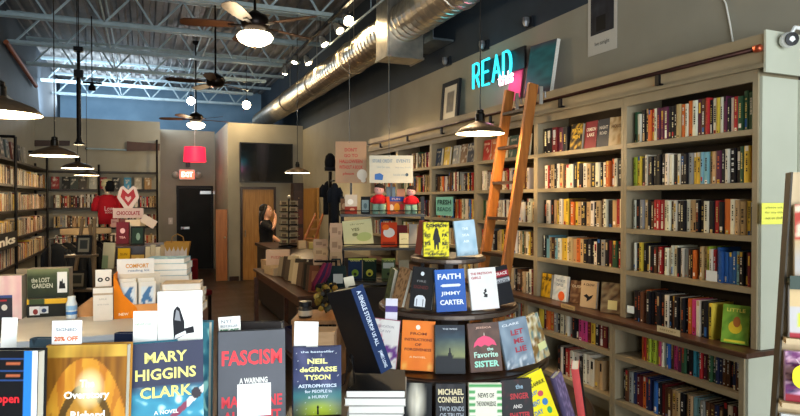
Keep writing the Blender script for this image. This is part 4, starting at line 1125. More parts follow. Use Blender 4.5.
def pool(u, v):
    if v > .62: return mixc(H('#282c48'), H('#20243c'), nz(u * 4, v * 4))
    w_ = nz(u * 7 + v * 4, v * 13, 3)
    c = mixc(H('#1b6484'), H('#3a98ac'), w_)
    c = mixc(c, H('#c9ecec'), max(0, (w_ - .62) * 5))
    if v > .54: c = mixc(c, H('#282c48'), (v - .54) * 12)
    # a swimmer's pale limb and red suit crossing the water
    q = abs((v - .2) - (u - .35) * .55) - .035
    if u > .4 and q < 0: c = H('#7a2f48') if u < .78 else H('#d8cfc6')
    if u > .82 and v > .3 and math.hypot(u - .9, (v - .52) * 1.4) < .07: c = H('#2a2028')
    return c
big('hardcover_book', 'navy book with yellow Art Deco author name over blue water on the front table', 165, 1.24, 72, .232, pool,
    [('MARY', .5, .87, .56, .095, '#d9cf72', .025), ('HIGGINS', .5, .72, .8, .1, '#d9cf72', .025), ('CLARK', .5, .56, .68, .1, '#d9cf72', .025), ('A NOVEL', .5, .38, .32, .035, '#e8e6dc', .02), ("I'VE GOT MY EYES", .5, .2, .8, .06, '#f2f0ea', .02), ('ON YOU', .5, .1, .5, .06, '#f2f0ea', .02)], lean=6, yaw=20)
big('hardcover_book', 'grey book with large red capitals and a white square sticker on the front table', 251.5, 1.40, 66, .219, lambda u, v: mixc(H('#45464a'), H('#505158'), nz(u * 2, v * 3, 1)),
    [('FASCISM', .5, .72, .9, .16, '#d8343c', .03), ('A WARNING', .52, .475, .42, .06, '#d8d5ce', .03), ('MADELEINE', .5, .26, .9, .12, '#c42f3a', .03), ('ALBRIGHT', .5, .1, .86, .12, '#c42f3a', .03)],
    sticker=[(.28, .78, .1, .44, '#f2efe9')], lean=7, spine=H('#2d2d30'), t=.04, yaw=13)
def cosmos(u, v):
    c = mixc(H('#2c3660'), H('#1a2244'), v)
    c = mixc(c, H('#6a6890'), max(0, nz(u * 3 + v, v * 2.5, 6) - .5) * 1.4)
    g = math.exp(-((u - .55) / .4) ** 2 - ((v - .02) / .2) ** 2)
    c = mixc(c, H('#b9cc3a'), g * 1.1)
    c = mixc(c, H('#2f8a86'), math.exp(-((v - .28) / .1) ** 2) * .5)
    if nz(u * 70, v * 90, 2) > .8: c = mixc(c, (1, 1, 1), .5)
    return c
big('hardcover_book', 'small night sky book with pale yellow lettering and green horizon on the front table', 317, 1.56, 48, .176, cosmos,
    [('NEIL', .5, .79, .42, .075, '#e0d98a', .035), ('deGRASSE', .52, .67, .78, .075, '#e0d98a', .035), ('TYSON', .5, .555, .54, .075, '#e0d98a', .035), ('ASTROPHYSICS', .5, .43, .8, .05, '#c9d4e0', .03), ('for PEOPLE in', .52, .35, .56, .045, '#c9d4e0', .02), ('a HURRY', .52, .27, .42, .045, '#c9d4e0', .02), ('the bestseller', .5, .93, .7, .03, '#c9d4e0', .01)],
    shapes=[([(.49, .01), (.53, .01), (.525, .1), (.535, .12), (.51, .15), (.485, .12), (.495, .1)], '#141410')], lean=6, t=.025, z=TT - .031, yaw=6)
def rules(u, v):
    if u > .9: return H('#e4e6ea')
    if u > .77: return H('#2a78c4')
    for q, hw in ((.945, .006), (.865, .006), (.8, .006), (.52, .005), (.3, .005)):
        if abs(v - q) < hw: return H('#2b4a80')
    if .45 < u < .7 and (abs(v - .915) < .009 or abs(v - .835) < .008): return H('#a85a3a')
    return H('#0f0f13')
big('hardcover_book', 'black book with thin blue and orange rules at the front corner, blue and white edge', 3, 1.06, 58, .262, rules,
    [('open', .5, .66, .4, .06, '#d02830', .03), ('to', .56, .53, .16, .06, '#d02830', .03), ('you', .5, .4, .34, .06, '#d02830', .03)], lean=3, res=(48, 110), t=.03)
big('hardcover_book', 'dark slate blue book spine standing between the blue edged and golden books', 40, 1.3, 30, .228, blots('#4a6272', ['#2b3c48'], 7, 2), lean=3, t=.03)
big('hardcover_book', 'navy book with a yellow spot standing behind the gap right of the golden book', 124, 1.38, 26, .222, lambda u, v: mixc(H('#1c2a4c'), H('#c9a43a'), max(0, 1 - 9 * math.hypot(u - .4, (v - .45)))), lean=3, t=.03)
big('hardcover_book', 'teal edged book just visible right of the navy swimmer book', 189.5, 1.42, 35, .24, blots('#3f7a86', ['#8ac0b8', '#2a5a6c'], 6, 4), lean=3, t=.035, yaw=0)
big('hardcover_book', 'dark book with pale pages standing behind the grey red-lettered book', 252, 1.50, 56, .222, flat('#2b2523'), lean=5, t=.03)

def slip(name, label, px, py0, py1, d, wpx, letters=(), roll=0, shapes=(), col='#f4f2ec'):
    top = at(px, py0, d).z
    bot = at(px, py1, d).z
    p = P3(px, d, 0)
    return card(name, label, (p.x, p.y, bot), wpx * d / F, top - bot, col, rot=CAMROT, lean=5, roll=roll, letters=letters, shapes=shapes)
slip('price_slip', 'white slip with orange discount lettering stuck in the golden book', 65.5, 321.5, 345, 1.192, 30, [('SIGNED', .5, .62, .7, .14, '#6a7480', .01), ('20% OFF', .5, .24, .8, .2, '#c9601a', .03)], roll=-1)
slip('price_slip', 'white slip with green discount lettering stuck in the grey red-lettered book', 229.5, 318, 336, 1.458, 22, [('NYT', .4, .74, .5, .2, '#6a7078', .01), ('BESTSELLER', .5, .5, .8, .14, '#8a9098', .01), ('20% OFF', .5, .2, .84, .26, '#1a7a48', .03)], roll=-4)
slip('price_slip', 'plain white slip with faint pencil word in the night sky book', 305.5, 322.5, 348, 1.597, 24, [('new price', .5, .45, .6, .1, '#c2c6ca', .0)], roll=1)
slip('price_slip', 'white slip with faint green word behind the navy swimmer book', 144, 312, 346, 1.29, 24, [('signed copy', .45, .62, .7, .1, '#7aa870', .0)], roll=-1)
SHOE = [(.36, .08), (.66, .2), (.82, .22), (.8, .34), (.6, .3), (.6, .42), (.5, .68), (.44, .72), (.36, .64), (.34, .46)]
slip('white_card', 'large white card with a small black picture standing behind the navy swimmer book', 179.5, 292.5, 346, 1.30, 45, shapes=[(SHOE, '#26262a'), ([(.38, .46), (.52, .44), (.48, .62), (.42, .66)], '#8a8a8e'), ([(.37, .1), (.64, .2), (.62, .26), (.4, .18)], '#e0e0e0')], roll=-2)
slip('white_card', 'white card edge at the far left above the black book', 0, 320, 475, 1.16, 16, col='#eceae4')

# ---- lower table behind, to the right, with the stack of white-edged books
LT = .94
t = thing('display_table', 'low dark display table behind the night sky book, with a stack of white-edged books', 'table', (0, 0, 0), -YAW)
b = MB(); b.box(-.36, -.02, 2.0, 2.5, LT - .03, LT); obj('table_top', b, DARKWOOD, t)
for x in (-.33, -.05):
    for y in (2.03, 2.47):
        b = MB(); b.box(x - .02, x + .02, y - .02, y + .02, 0, LT - .031); obj('leg', b, DARKWOOD, t)
def flatbook(label, px, d, z, wpx, dep, th, cover, yaw=0, group=None, name='hardcover_book', off=0):
    w = wpx * d / F; p = spot(px, d, z)
    r = thing(name, label, 'book', (p.x, p.y, z), CAMROT + R(yaw), group)
    b = MB(); c = H(cover)
    b.box(-w / 2, w / 2, 0, dep, 0, .0025, c); b.box(-w / 2, w / 2, 0, dep, th - .0025, th, c); b.box(-w / 2, w / 2, dep - .003, dep, .0026, th - .0026, c)
    obj('cover', b, PRINT, r)
    b = MB(); b.box(-w / 2 + .003, w / 2 - .003, .003, dep - .0035, .0027, th - .0027, H('#efece4')); obj('page_block', b, PAPER, r)
    return r
zz = LT + .0005
for k, (w_, lab) in enumerate(((58, 'thick white-edged book lying fourth down in the stack behind the front table'), (60, 'thick white-edged book lying third down in the stack behind the front table'), (62, 'thick white-edged book lying second down in the stack behind the front table'), (60, 'black topped white-edged book lying on top of the stack behind the front table'))):
    flatbook(lab, 374 + k * .5, 2.18, zz, w_, .27, .0285, '#121214' if k == 3 else '#b9b6b0', yaw=(-2, 1, -1, 0)[k], group='stacked books beside the round stand'); zz += .0287
# leaning art book with the lettered blue spine
sp0, sp1 = at(387, 380, 2.27), at(356, 296, 2.27)
hgt = (sp1 - sp0).length
r_ = thing('art_book', 'tall black book with a blue lettered spine, leaning beside the round stand', 'book', sp0, (0, -math.atan2(30, 84), CAMROT))
b = MB(); sw = .056; dp = .19
b.box(-sw / 2, sw / 2, 0, .004, 0, hgt, H('#152b52')); b.box(-sw / 2, -sw / 2 + .004, .0045, dp, 0, hgt, H('#15161b')); b.box(sw / 2 - .004, sw / 2, .0045, dp, 0, hgt, H('#15161b'))
r_.matrix_basis = r_.matrix_basis @ Matrix.Rotation(R(38), 4, 'Z')
r_.location.z = LT + .165
obj('cover', b, PRINT, r_)
b = MB(); b.box(-sw / 2 + .0045, sw / 2 - .0045, .0048, dp - .006, .004, hgt - .005, H('#d9cdb0')); obj('page_block', b, PAPER, r_)
l = MB()
for s, v, lw, lh in (('A SINGLE STORY', .74, .42, .36), ('OF US ALL', .42, .24, .3), ('JAMES LONG', .14, .2, .34)):
    tmp = MB(); put_text(tmp, s, 0, 0, lw * hgt, lh * sw, 0, H('#cfd8e4'), .02)
    tmp.xform(Matrix.Translation((0, -.0008, v * hgt)) @ Matrix(((0, 0, -1, 0), (0, 1, 0, 0), (1, 0, 0, 0), (0, 0, 0, 1))) @ Matrix.Scale(1, 4)); 
    tmp.xform(Matrix.Translation((0, 0, 2 * v * hgt)) @ Matrix.Diagonal((-1, 1, -1, 1)))
    l.raw(tmp.v, tmp.f, H('#cfd8e4'))
obj('spine_lettering', l, PRINT, r_)
bm = at(352, 296, 2.36)
card('bookmark_card', 'white bookmark card rising from the pages of the tall leaning book', (bm.x, bm.y, r_.location.z + hgt * .8), .04, .07, '#b9b09a', rot=CAMROT, roll=-12)
# wooden box and two wire easels
pb = spot(320, 2.385, LT)
t = thing('wooden_box', 'pale brown wooden box standing behind the night sky book', 'box', pb, CAMROT)
b = MB(); b.box(-.055, .055, 0, .012, .001, .275); b.box(-.055, -.043, .0125, .1, .001, .275); b.box(.043, .055, .0125, .1, .001, .275); b.box(-.043, .043, .088, .1, .001, .275); b.box(-.043, .043, .0125, .0875, .001, .012)
obj('box_sides', b, noise_mat('pale_board', H('#a27e58'), H('#b8946c'), 9, .6, stretch=(1, 1, 6)), t)
b = MB(); b.box(-.06, .06, -.004, .104, .276, .284); obj('lid', b, MATS['pale_board'], t)
for k, (px, lab) in enumerate(((352, 'black wire book easel beside the leaning tall book'),)):
    p = spot(px - 3, 2.24, LT + .1158)
    t = thing('book_easel', lab, 'easel', p, CAMROT + R(-20 + 30 * k)); t.scale = (.5, .5, .5)
    b = MB()
    for s in (-.04, .04):
        b.tube([(s, -.1, .02), (s, -.09, .001 + .006), (s, 0, .006), (s * .5, .03, .2)], .005, n=6)
    b.tube([(-.02, .03, .2), (0, .035, .225), (.02, .03, .2)], .005, n=6)
    b.tube([(0, .035, .222), (0, .1, .006)], .005, n=6)
    obj('wire_frame', b, BLACKMETAL, t, smooth=True)
# ================================================================ left side: dark pipe-and-board shelves
DARKBOARD = noise_mat('dark_board', H('#1c1511'), H('#2b211a'), 6, .5, stretch=(6, 1, 1))
YB, XB = 14.2, -1.82
ZS = [2.36, 1.983, 1.592, 1.18, .78]
t = thing('wall_shelf', 'dark board shelves on black pipes across the rear left wall', 'shelves', (-.9, YLB, 0))
for z in ZS:
    b = MB(); b.box(-2.08, .26, YB, YLB - .005, z - .035, z); obj('shelf_board', b, DARKBOARD, t, True)
for x in (-2.06, -.9, .24):
    b = MB(); b.tube([(x, YB - .03, .0), (x, YB - .03, 3.05 if x > 0 else 2.5)], .022, n=8)
    if x > 0: b.tube([(x, YB - .03, 3.05), (x, YLB - .003, 3.05)], .022, n=8)
    obj('pipe_post', b, BLACKMETAL, t, True)
t = thing('wall_plank', 'dark brown wooden plank mounted high on the rear left wall above the shelves', 'plank', onY(143, 147, YLB - .02))
b = MB(); b.prism([(-.33, -.1), (.34, -.07), (.35, .08), (-.32, .11)], -.04, .015, H('#4a2c1a')); obj('board', b, WOODV, t)
t = thing('wall_pipe', 'thin white pipe running along the rear left wall to the brown plank', 'pipe', onY(107, 149, YLB - .03))
p, q = onY(86, 148.5, YLB - .03), onY(127, 150, YLB - .03)
b = MB(); b.tube([(p.x - t.location.x, 0, p.z - t.location.z), (q.x - t.location.x, 0, q.z - t.location.z)], .018, n=8); obj('tube', b, JOISTPAINT, t)
b = MB(); b.tube([(p.x - t.location.x + .01, -.0, p.z - t.location.z), (p.x - t.location.x + .01, .025, p.z - t.location.z)], .03, n=8); obj('flange', b, BLACKMETAL, t)
t = thing('wall_plank', 'dark wooden plank on a pipe bracket behind the second nearest hanging lamp', 'plank', onY(47, 143, YLB - .02))
b = MB(); b.prism([(-.4, -.09), (.42, -.04), (.43, .06), (-.2, .05), (-.41, -.02)], -.04, .015, H('#3a2416')); obj('board', b, WOODV, t)

YS0, YS1 = 7.6, 14.1
t = thing('wall_shelf', 'dark board shelves on black pipes along the left wall', 'shelves', (XL, 11, 0))
for z in ZS + [2.62]:
    b = MB(); b.box(XL + .005, XB, YS0, YS1, z - .035 - (.0 if z < 2.6 else .02), z - (.02 if z > 2.6 else 0)); 
    if z < 2.6: obj('shelf_board', b, DARKBOARD, t, True)
for y in (8.3, 10.55, 13.7):
    b = MB(); b.tube([(XB + .03, y, 0), (XB + .03, y, 2.7), ], .022, n=8); b.tube([(XB + .03, y, 2.7), (XL + .003, y, 2.7)], .022, n=8); obj('pipe_post', b, BLACKMETAL, t, True)
t = thing('wall_conduit', 'rust brown pipe sloping along the upper left wall below the joists', 'pipe', onX(20, 65, XL + .06))
p, q = onX(6, 42, XL + .06), onX(36, 86, XL + .06)
b = MB(); b.tube([p - t.location, q - t.location], .04, n=8); obj('tube', b, noise_mat('rusty_pipe', H('#7a3f22'), H('#8f5230'), 5, .6), t)
b = MB()
for f in (.2, .8):
    m_ = p.lerp(q, f) - t.location; b.bar(m_, m_ + Vector((-.055, 0, 0)), .03, .03)
obj('bracket', b, BLACKMETAL, t)
# spines on those shelves: part of the mass of distant books
rnd = random.Random(99)
pal2 = 'wtswkrnwtkdwtsykvn'
def mass_row(p0, p1, z, h, face_dir, n, seed, dep=.18, pal=pal2):
    """upright spines from p0 to p1 (left to right as seen from the room)"""
    r = random.Random(seed)
    p0 = Vector(p0); p1 = Vector(p1); d = (p1 - p0); L = d.length; d.normalize()
    ang = math.atan2(d.y, d.x)
    y = 0; hc = h
    while y < L:
        th = r.uniform(.02, .045)
        if r.random() < .4: hc = h * r.uniform(.85, 1.12)
        if r.random() > .03:
            pp = p0 + d * (y + th / 2)
            M = Matrix.Translation((pp.x, pp.y, z + .0006)) @ Matrix.Rotation(ang, 4, 'Z')
            spine_mesh(STUFF, th, hc * r.uniform(.98, 1.02), dep, H(CC[r.choice(pal)][0]), r, M, r.random())
        y += th + .001
for k, z in enumerate(ZS[1:]):
    mass_row((-1.75, YB + .04, 0), (.2, YB + .04, 0), z, (0, .26, .24, .22)[k] or .25, None, 0, 500 + k, pal='kwtdrnwkksntt') if k else None
    mass_row((XB - .03, YS0 + .1, 0), (XB - .03, YS1 - .2, 0), z, .25, None, 0, 520 + k)
FB = 'face-out books on the rear left wall shelf'
for k, (px, col, lab) in enumerate(((43, '#7e9aa0', 'pale teal face-out book on the rear left top shelf'), (55, '#8a2c2c', 'red face-out book on the rear left top shelf below the lamp'), (66, '#22221f', 'black face-out book on the rear left top shelf beside the red one'),
                                    (74, '#3c4440', 'dark grey face-out book on the rear left top shelf'), (83, '#48423c', 'brown grey face-out book on the rear left top shelf'), (93, '#a8a89e', 'pale grey face-out book on the rear left top shelf'),
                                    (103, '#8a1f28', 'crimson face-out book on the rear left top shelf above the red shirt'), (116, '#26282c', 'charcoal face-out book on the rear left top shelf'), (127.5, '#3f86b0', 'bright blue face-out book on the rear left top shelf'),
                                    (138, '#a39a8c', 'cream face-out book on the rear left top shelf right of the blue one'), (148, '#9a7a54', 'tan face-out book with a dark band at the right end of the rear left shelf'))):
    p = onY(px, 180, YB + .06)
    book('hardcover_book', lab, (p.x, p.y, ZS[1] + .001), .142, .25, .03, blots(col, ['#d8d0c0'], 4, k, .66), [(('NIGHT', 'RED', 'FOG', 'DUSK', 'OAK')[k % 5], .5, .75, .6, .14, '#d8d0c0', .02)], lean=6, res=(5, 7), group=FB)
FL = 'face-out books on the upper left wall shelf'
for k, (y, col, lab) in enumerate(((9.85, '#5a4a44', 'brown face-out book, nearest on the upper left wall shelf'), (10.2, '#3a3a3a', 'charcoal face-out book, second on the upper left wall shelf'), (10.6, '#4c5a5c', 'slate face-out book on the upper left wall shelf'),
                                   (11.0, '#6a3a30', 'rust face-out book in the middle of the upper left wall shelf'), (11.5, '#2f3238', 'black face-out book on the upper left wall shelf'), (12.0, '#9a968c', 'pale grey face-out book, far end of the upper left wall shelf'))):
    for j, z in enumerate((ZS[0], ZS[1])):
        if j == 1: continue
        book('hardcover_book', lab, (XB - .06, y, z + .001), .22, .29, .03, blots(col, ['#c9c0b0', '#222222'], 4, k, .6), [('STORY', .5, .75, .7, .12, '#d8d0c0', .02)], lean=6, rot=PI / 2, res=(5, 7), group=FL)
for k, (y, col, lab) in enumerate(((9.95, '#7a6a5a', 'tan face-out book, nearest on the second left wall shelf'), (10.35, '#2c2a2c', 'black face-out book on the second left wall shelf'), (11.2, '#8a8478', 'grey face-out book on the second left wall shelf'), (11.7, '#4a3c38', 'dark brown face-out book on the second left wall shelf'))):
    pass
# shelf sign: the visible end of a word on a black board
p0, p1 = onX(-24, 240, XB + .07), onX(17.5, 240, XB + .07)
zt_, zb_ = onX(14, 231, XB + .07).z, onX(14, 247, XB + .07).z
t = thing('shelf_sign', 'black shelf sign with white lettering ending in nks, on the left wall shelves', 'sign', (XB + .07, (p0.y + p1.y) / 2, zb_), PI / 2)
w_ = abs(p1.y - p0.y); h_ = zt_ - zb_
b = MB(); b.box(-w_ / 2, w_ / 2, 0, .01, 0, h_, H('#0d0d0f')); obj('board', b, PAINT, t)
b = MB(); put_text(b, 'Drinks', -w_ * .02, h_ * .5, w_ * .9, h_ * .52, -.0015, H('#e4e4e0'), .04); obj('lettering', b, PRINT, t)

# ================================================================ white table with small displays
WT = .95
def quad_table(name, label, px0, px1, d0, d1, z, mat, th=.03):
    """table square to the shop whose near edge spans px0..px1 at depth d0"""
    a = spot(px0, d0, z); c = spot(px1, d0, z)
    return a, c
wx0, wx1, wy0, wy1 = -.78, .22, 3.95, 4.85
WHITEP = noise_mat('white_laminate', H('#a8abae'), H('#b6b8ba'), 4, .5)
t = thing('display_table', 'white cubby table at left holding small boxed displays', 'table', ((wx0 + wx1) / 2, (wy0 + wy1) / 2, 0))
b = MB(); b.box(wx0, wx1, wy0, wy1, WT - .035, WT); obj('table_top', b, WHITEP, t, True, bevel=.003)
for x in (wx0 + .01, wx0 + .34, wx0 + .66, wx1 - .035):
    b = MB(); b.box(x, x + .025, wy0 + .02, wy1 - .02, .06, WT - .036); obj('divider', b, WHITEP, t, True)
b = MB(); b.box(wx0 + .01, wx1 - .01, wy0 + .02, wy1 - .02, .03, .059); obj('bottom_panel', b, WHITEP, t, True)
b = MB(); b.box(wx0 + .01, wx1 - .01, wy1 - .019, wy1 - .01, .06, WT - .036); obj('back_panel', b, WHITEP, t, True)
b = MB(); b.box(wx0 + .03, wx1 - .03, wy0 + .04, wy1 - .04, 0, .029); obj('plinth', b, BLACKMETAL, t, True)
def up(px, d, pyb=None):
    return spot(px, d, WT + .001)
def boxd(name, label, px, d, wpx, hpx, dep, fn, letters=(), rot=0, cat='box', z=None, shapes=(), side='#8a8478', res=(12, 12), group=None):
    p = spot(px, d, (WT if z is None else z) + .001)
    w, h = wpx * d / F, hpx * d / F
    r = thing(name, label, cat, p, CAMROT * 0 + R(rot), group)
    b = MB(); b.box(-w / 2, w / 2, 0.0005, dep, 0, h, H(side)); obj('carton', b, PAPER, r)
    b = MB(); b.grid(fn, res[0], res[1], w, h, 0); obj('printed_front', b, PRINT, r)
    if letters or shapes:
        l = MB()
        for k, (poly, c) in enumerate(shapes): l.face([(-w / 2 + u * w, -.0006 - .0003 * k, v * h) for u, v in poly], H(c))
        for sp_ in letters: put_text(l, sp_[0], -w / 2 + sp_[1] * w, sp_[2] * h, sp_[3] * w, sp_[4] * h, -.002, H(sp_[5]), sp_[6] if len(sp_) > 6 else 0)
        obj('printing', l, PRINT, r)
    return r
def forest(u, v):
    c = mixc(H('#1d2418'), H('#4c5a36'), nz(u * 7, v * 5, 3) * v * 1.3)
    return mixc(c, H('#8a9068'), max(0, v - .78) * 3)
sq = lambda a, b_, c, d: [(a, c), (b_, c), (b_, d), (a, d)]
boxd('game_box', 'dark green carton with a white picture panel, on top of the black and yellow carton', 47.5, 4.12, 37, 29, .12, forest, [('the LOST', .32, .62, .44, .16, '#b9b8a4', .02), ('GARDEN', .36, .42, .5, .16, '#b9b8a4', .02)], z=WT + .127, shapes=[(sq(.72, .96, .16, .88), '#dcdcd8'), ([(.76, .3), (.92, .3), (.9, .5), (.86, .48), (.85, .66), (.82, .55), (.78, .58)], '#1a1a1c')], rot=-6)
boxd('game_box', 'black carton with a yellow band and two white photographs, under the dark green one', 47.5, 4.1, 38, 18, .14, lambda u, v: (H('#cda326') if (u > .42 or u < .06) else H('#3a4a2a')) if v > .72 else H('#15170f'), shapes=[(sq(.06, .3, .12, .6), '#cfd0d0'), (sq(.28, .5, .2, .58), '#b9c0c8'), (circ(.2, .3, .06, .16), '#7a2a2a'), (circ(.4, .36, .06, .12), '#2a3a5a')], rot=-6, res=(30, 30))
def pinkcard(u, v): return mixc(H('#d8a8b0'), H('#e6d2c8'), nz(u * 4, v * 3, 5))
boxd('card_display', 'pink and cream card display at the far left of the white table', 8.5, 4.0, 22, 44, .1, pinkcard, shapes=[(sq(.0, .62, .0, .5), '#33323c'), (sq(0, .62, .5, .56), '#3a4f8a'), (circ(.3, .28, .12, .07), '#d8d4cc'), (sq(.05, .4, .42, .46), '#a83038')], rot=-8)
boxd('cardboard_sheet', 'plain beige cardboard sheet standing behind the pink card display', 34, 4.5, 32, 38, .02, flat('#9a907c'), cat='cardboard', rot=-5)
t = thing('spray_bottle', 'small white and blue labelled bottle beside the black and yellow carton', 'bottle', spot(70.8, 4.04, WT + .001))
b = MB(); b.lathe([(.03, 0), (.034, .01), (.034, .1), (.024, .125), (.024, .15), (.002, .152)], col=H('#c9d6de'), n=16); obj('bottle_body', b, PLASTIC, t, smooth=True)
b = MB(); b.lathe([(.0345, .03), (.0345, .05)], col=H('#3f78b8'), n=16, cap=False); b.lathe([(.0345, .06), (.0345, .09)], col=H('#8ab4d8'), n=16, cap=False); obj('label_band', b, PRINT, t)
CORK = noise_mat('kraft_board', H('#a87a4c'), H('#bd9060'), 8, .75)
p = spot(94, 4.12, WT + .001)
t = thing('wedge_box', 'tan wedge-shaped cardboard box behind the white card holder', 'box', p, R(-6))
b = MB(); b.prism([(-.125, 0), (.11, 0), (.11, .09), (-.05, .1), (-.125, .04)], 0, .16); obj('carton', b, CORK, t)
b = MB(); b.prism([(-.128, .041), (-.05, .1005), (.112, .0905), (.112, .095), (-.05, .106), (-.131, .043)], -.004, .163); obj('lid', b, CORK, t)
boxd('card_holder', 'white box of cards with faint lines, right of the tan wedge box', 102.3, 3.96, 18, 33, .07, lambda u, v: mixc(H('#cfc6ba'), H('#dcd8d0'), v), [('SALE', .5, .66, .4, .05, '#9a9a98'), ('cards inside', .5, .5, .6, .05, '#9a9a98')], shapes=[(sq(.0, 1, .78, .84), '#a89880')], rot=-6)
p = spot(103, 4.07, WT + .002)
card('display_card', 'white card with black spectacles drawn on it, rising from the white card box', (p.x, p.y, p.z), .1, .325, '#dad7d0', rot=R(-6), shapes=[(circ(.3, .79, .17, .045), '#1c1c1e'), (circ(.74, .8, .15, .045), '#1c1c1e'), (circ(.3, .79, .07, .02), '#dad7d0'), (circ(.74, .8, .06, .02), '#dad7d0')])
# orange counter display of pale books
p = spot(136, 4.06, WT + .001)
t = thing('counter_display', 'orange cardboard counter display with white header full of blue and white books', 'display', p, R(-4))
ORG = '#e07f16'
b = MB(); b.box(-.135, .135, 0, .01, 0, .09, H('#d9985a')); b.prism([(-.14, 0), (-.135, 0), (-.135, .3), (-.14, .3)], 0, .18, H(ORG)); b.prism([(.135, 0), (.14, 0), (.14, .12), (.135, .12)], 0, .18, H(ORG))
b.face([(-.141, -.001, 0), (.02, -.001, 0), (.0, -.001, .07), (-.08, -.001, .16), (-.12, -.001, .26), (-.141, -.001, .29)], H(ORG)); b.box(-.14, .14, .18, .186, 0, .28, H('#c9c0b0')); put_text(b, 'NEW', -.08, .03, .06, .018, -.003, H('#f2e2c8'), .02)
obj('tray', b, PAPER, t)
b = MB(); b.box(-.14, .1, .187, .192, .2, .385, H('#d8d6d2')); obj('header_card', b, PAPER, t)
b = MB(); put_text(b, 'COMFORT', -.01, .335, .15, .03, .185, H('#c98a2a'), .03); put_text(b, 'reading kit', .0, .3, .14, .02, .185, H('#7a8aa0'), .02); obj('lettering', b, PRINT, t)
DB = 'blue and white booklets in the orange display'
for k in range(2):
    x = (-.055, .065)[k]
    for j in range(2):
        M = t.matrix_basis @ Vector((x - .012 * j, .03 + .055 * j, .02 + .018 * j))
        book('booklet', ('front left', 'rear left', 'front right', 'rear right')[2 * k + j] + ' blue and white booklet in the orange counter display', M, .105, .215, .045, lambda u, v: H('#d5d2ca') if not (.14 < u < .9 and .12 < v < .82) else mixc(H('#3f6f9e'), H('#c9d6de'), 1 if nz(u * 3, v * 3, 3) > .52 else 0), lean=5, rot=R(-4), softcover=True, group=DB, res=(12, 16))
# piles to the right of it: lying books
pz = WT + .001
for k, (px, d, w_, th, col, lab) in enumerate(((177, 4.22, 44, .055, '#c9bca4', 'lowest cream book of the pile right of the orange display'), (177, 4.22, 42, .05, '#b8a890', 'second cream book of the pile right of the orange display'), (178, 4.22, 44, .05, '#cfc6b4', 'third cream book of the pile right of the orange display'), (177, 4.22, 41, .05, '#c2ad90', 'topmost tan book of the near pile right of the orange display'))):
    flatbook(lab, px + 4, d + .03, pz, w_ - 4, .2, th, col, yaw=8 + 2 * k, group='cream books piled beside the orange display'); pz += th + .0004
pz = WT + .001
for k, (px, th, col, lab) in enumerate(((165, .07, '#d5d0c4', 'lowest white book of the rear pile with blue covers'), (166, .07, '#c9c4b8', 'second white book of the rear pile with blue covers'), (166, .06, '#d8d4cc', 'third white book of the rear pile with blue covers'), (165, .045, '#6f9ab0', 'pale blue book near the top of the rear pile'), (166, .05, '#b9c9c9', 'grey blue book second from top of the rear pile'), (164, .04, '#7aa8b8', 'sky blue topmost book of the rear pile'))):
    flatbook(lab, px, 4.72, pz, 46 - 1.5 * k, .24, th, col, yaw=18 - 2 * k, group='pale books in the rear pile'); pz += th + .0004
# ================================================================ middle left: fixtures, clothes, red shirt
# low wooden fixture with upright things
fx0, fy0 = spot(100, 5.7, 0).x, 5.6
FZ = 1.08
t = thing('display_table', 'brown wooden stepped table in the middle left, crowded with cards and bags', 'table', (0, 6.6, 0))
b = MB(); b.box(-.36, .34, 5.95, 7.2, FZ - .03, FZ); obj('table_top', b, DARKWOOD, t, True)
b = MB(); b.box(-.34, .2, 6.66, 7.15, FZ + .0005, FZ + .2); obj('riser', b, DARKWOOD, t, True)
for x in (-.31, .29):
    for y in (6.0, 7.1):
        b = MB(); b.box(x - .03, x + .03, y - .03, y + .03, 0, FZ - .031); obj('leg', b, DARKWOOD, t, True)
def lit(name, label, px, d, z, wpx, hpx, col, letters=(), shapes=(), rot=-12, roll=0, cat='card', th=.012, group=None):
    return card(name, label, spot(px, d, z + .001), wpx * d / F, hpx * d / F, col, rot=R(rot), lean=6, roll=roll, letters=letters, shapes=shapes, t=th, cat=cat, group=group)
RZ = FZ + .2005
lit('greeting_card', 'maroon upright book with a white emblem beside the black framed picture', 122, 6.35, RZ, 12, 22, '#5a1c2a', [('TEA', .5, .3, .5, .1, '#c9a8a8', .02)], [(circ(.5, .6, .2, .12), '#c9a8b0')], cat='book', th=.03)
lit('framed_picture', 'black framed dark green picture standing on the brown stepped table', 137, 6.2, RZ, 13, 19, '#15181a', [], [(sq(.12, .88, .1, .9), '#20352e'), (circ(.55, .45, .15, .2), '#6f8a80')], cat='picture', th=.02)
lit('greeting_card', 'cream upright card packet behind the black framed picture', 132, 6.43, RZ, 14, 24, '#b9aa94', cat='card packet')
lit('greeting_card', 'bright yellow upright book on the front of the brown stepped table', 123, 5.85, FZ, 11, 20, '#d9a818', [('SUN', .5, .7, .6, .12, '#8a5a10', .02)], cat='book', th=.03)
lit('greeting_card', 'cream and green slanted book at the left end of the brown stepped table', 107, 5.8, FZ, 11, 26, '#b0a88a', [], [(sq(0, .5, 0, .5), '#7a8a68')], roll=3, cat='book', th=.03)
lit('greeting_card', 'tan patterned card below the black framed picture', 137, 5.82, FZ, 12, 14, '#c29a4c', [], [(circ(.5, .5, .3, .3), '#d9c48a')])
for k, (px, col, lab) in enumerate(((147, '#cdbf9c', 'cream booklet left in the upright row beside the paper bag'), (152, '#c0b294', 'second cream booklet in the upright row beside the paper bag'), (157, '#d3c8ac', 'third cream booklet in the upright row beside the paper bag'), (162, '#b9a88a', 'fourth tan booklet in the upright row beside the paper bag'))):
    lit('booklet', lab, px, 6.0, FZ, 4.3, 20 + k % 2 * 2, col, rot=-14, th=.02, cat='booklet', group='upright booklets beside the paper bag')
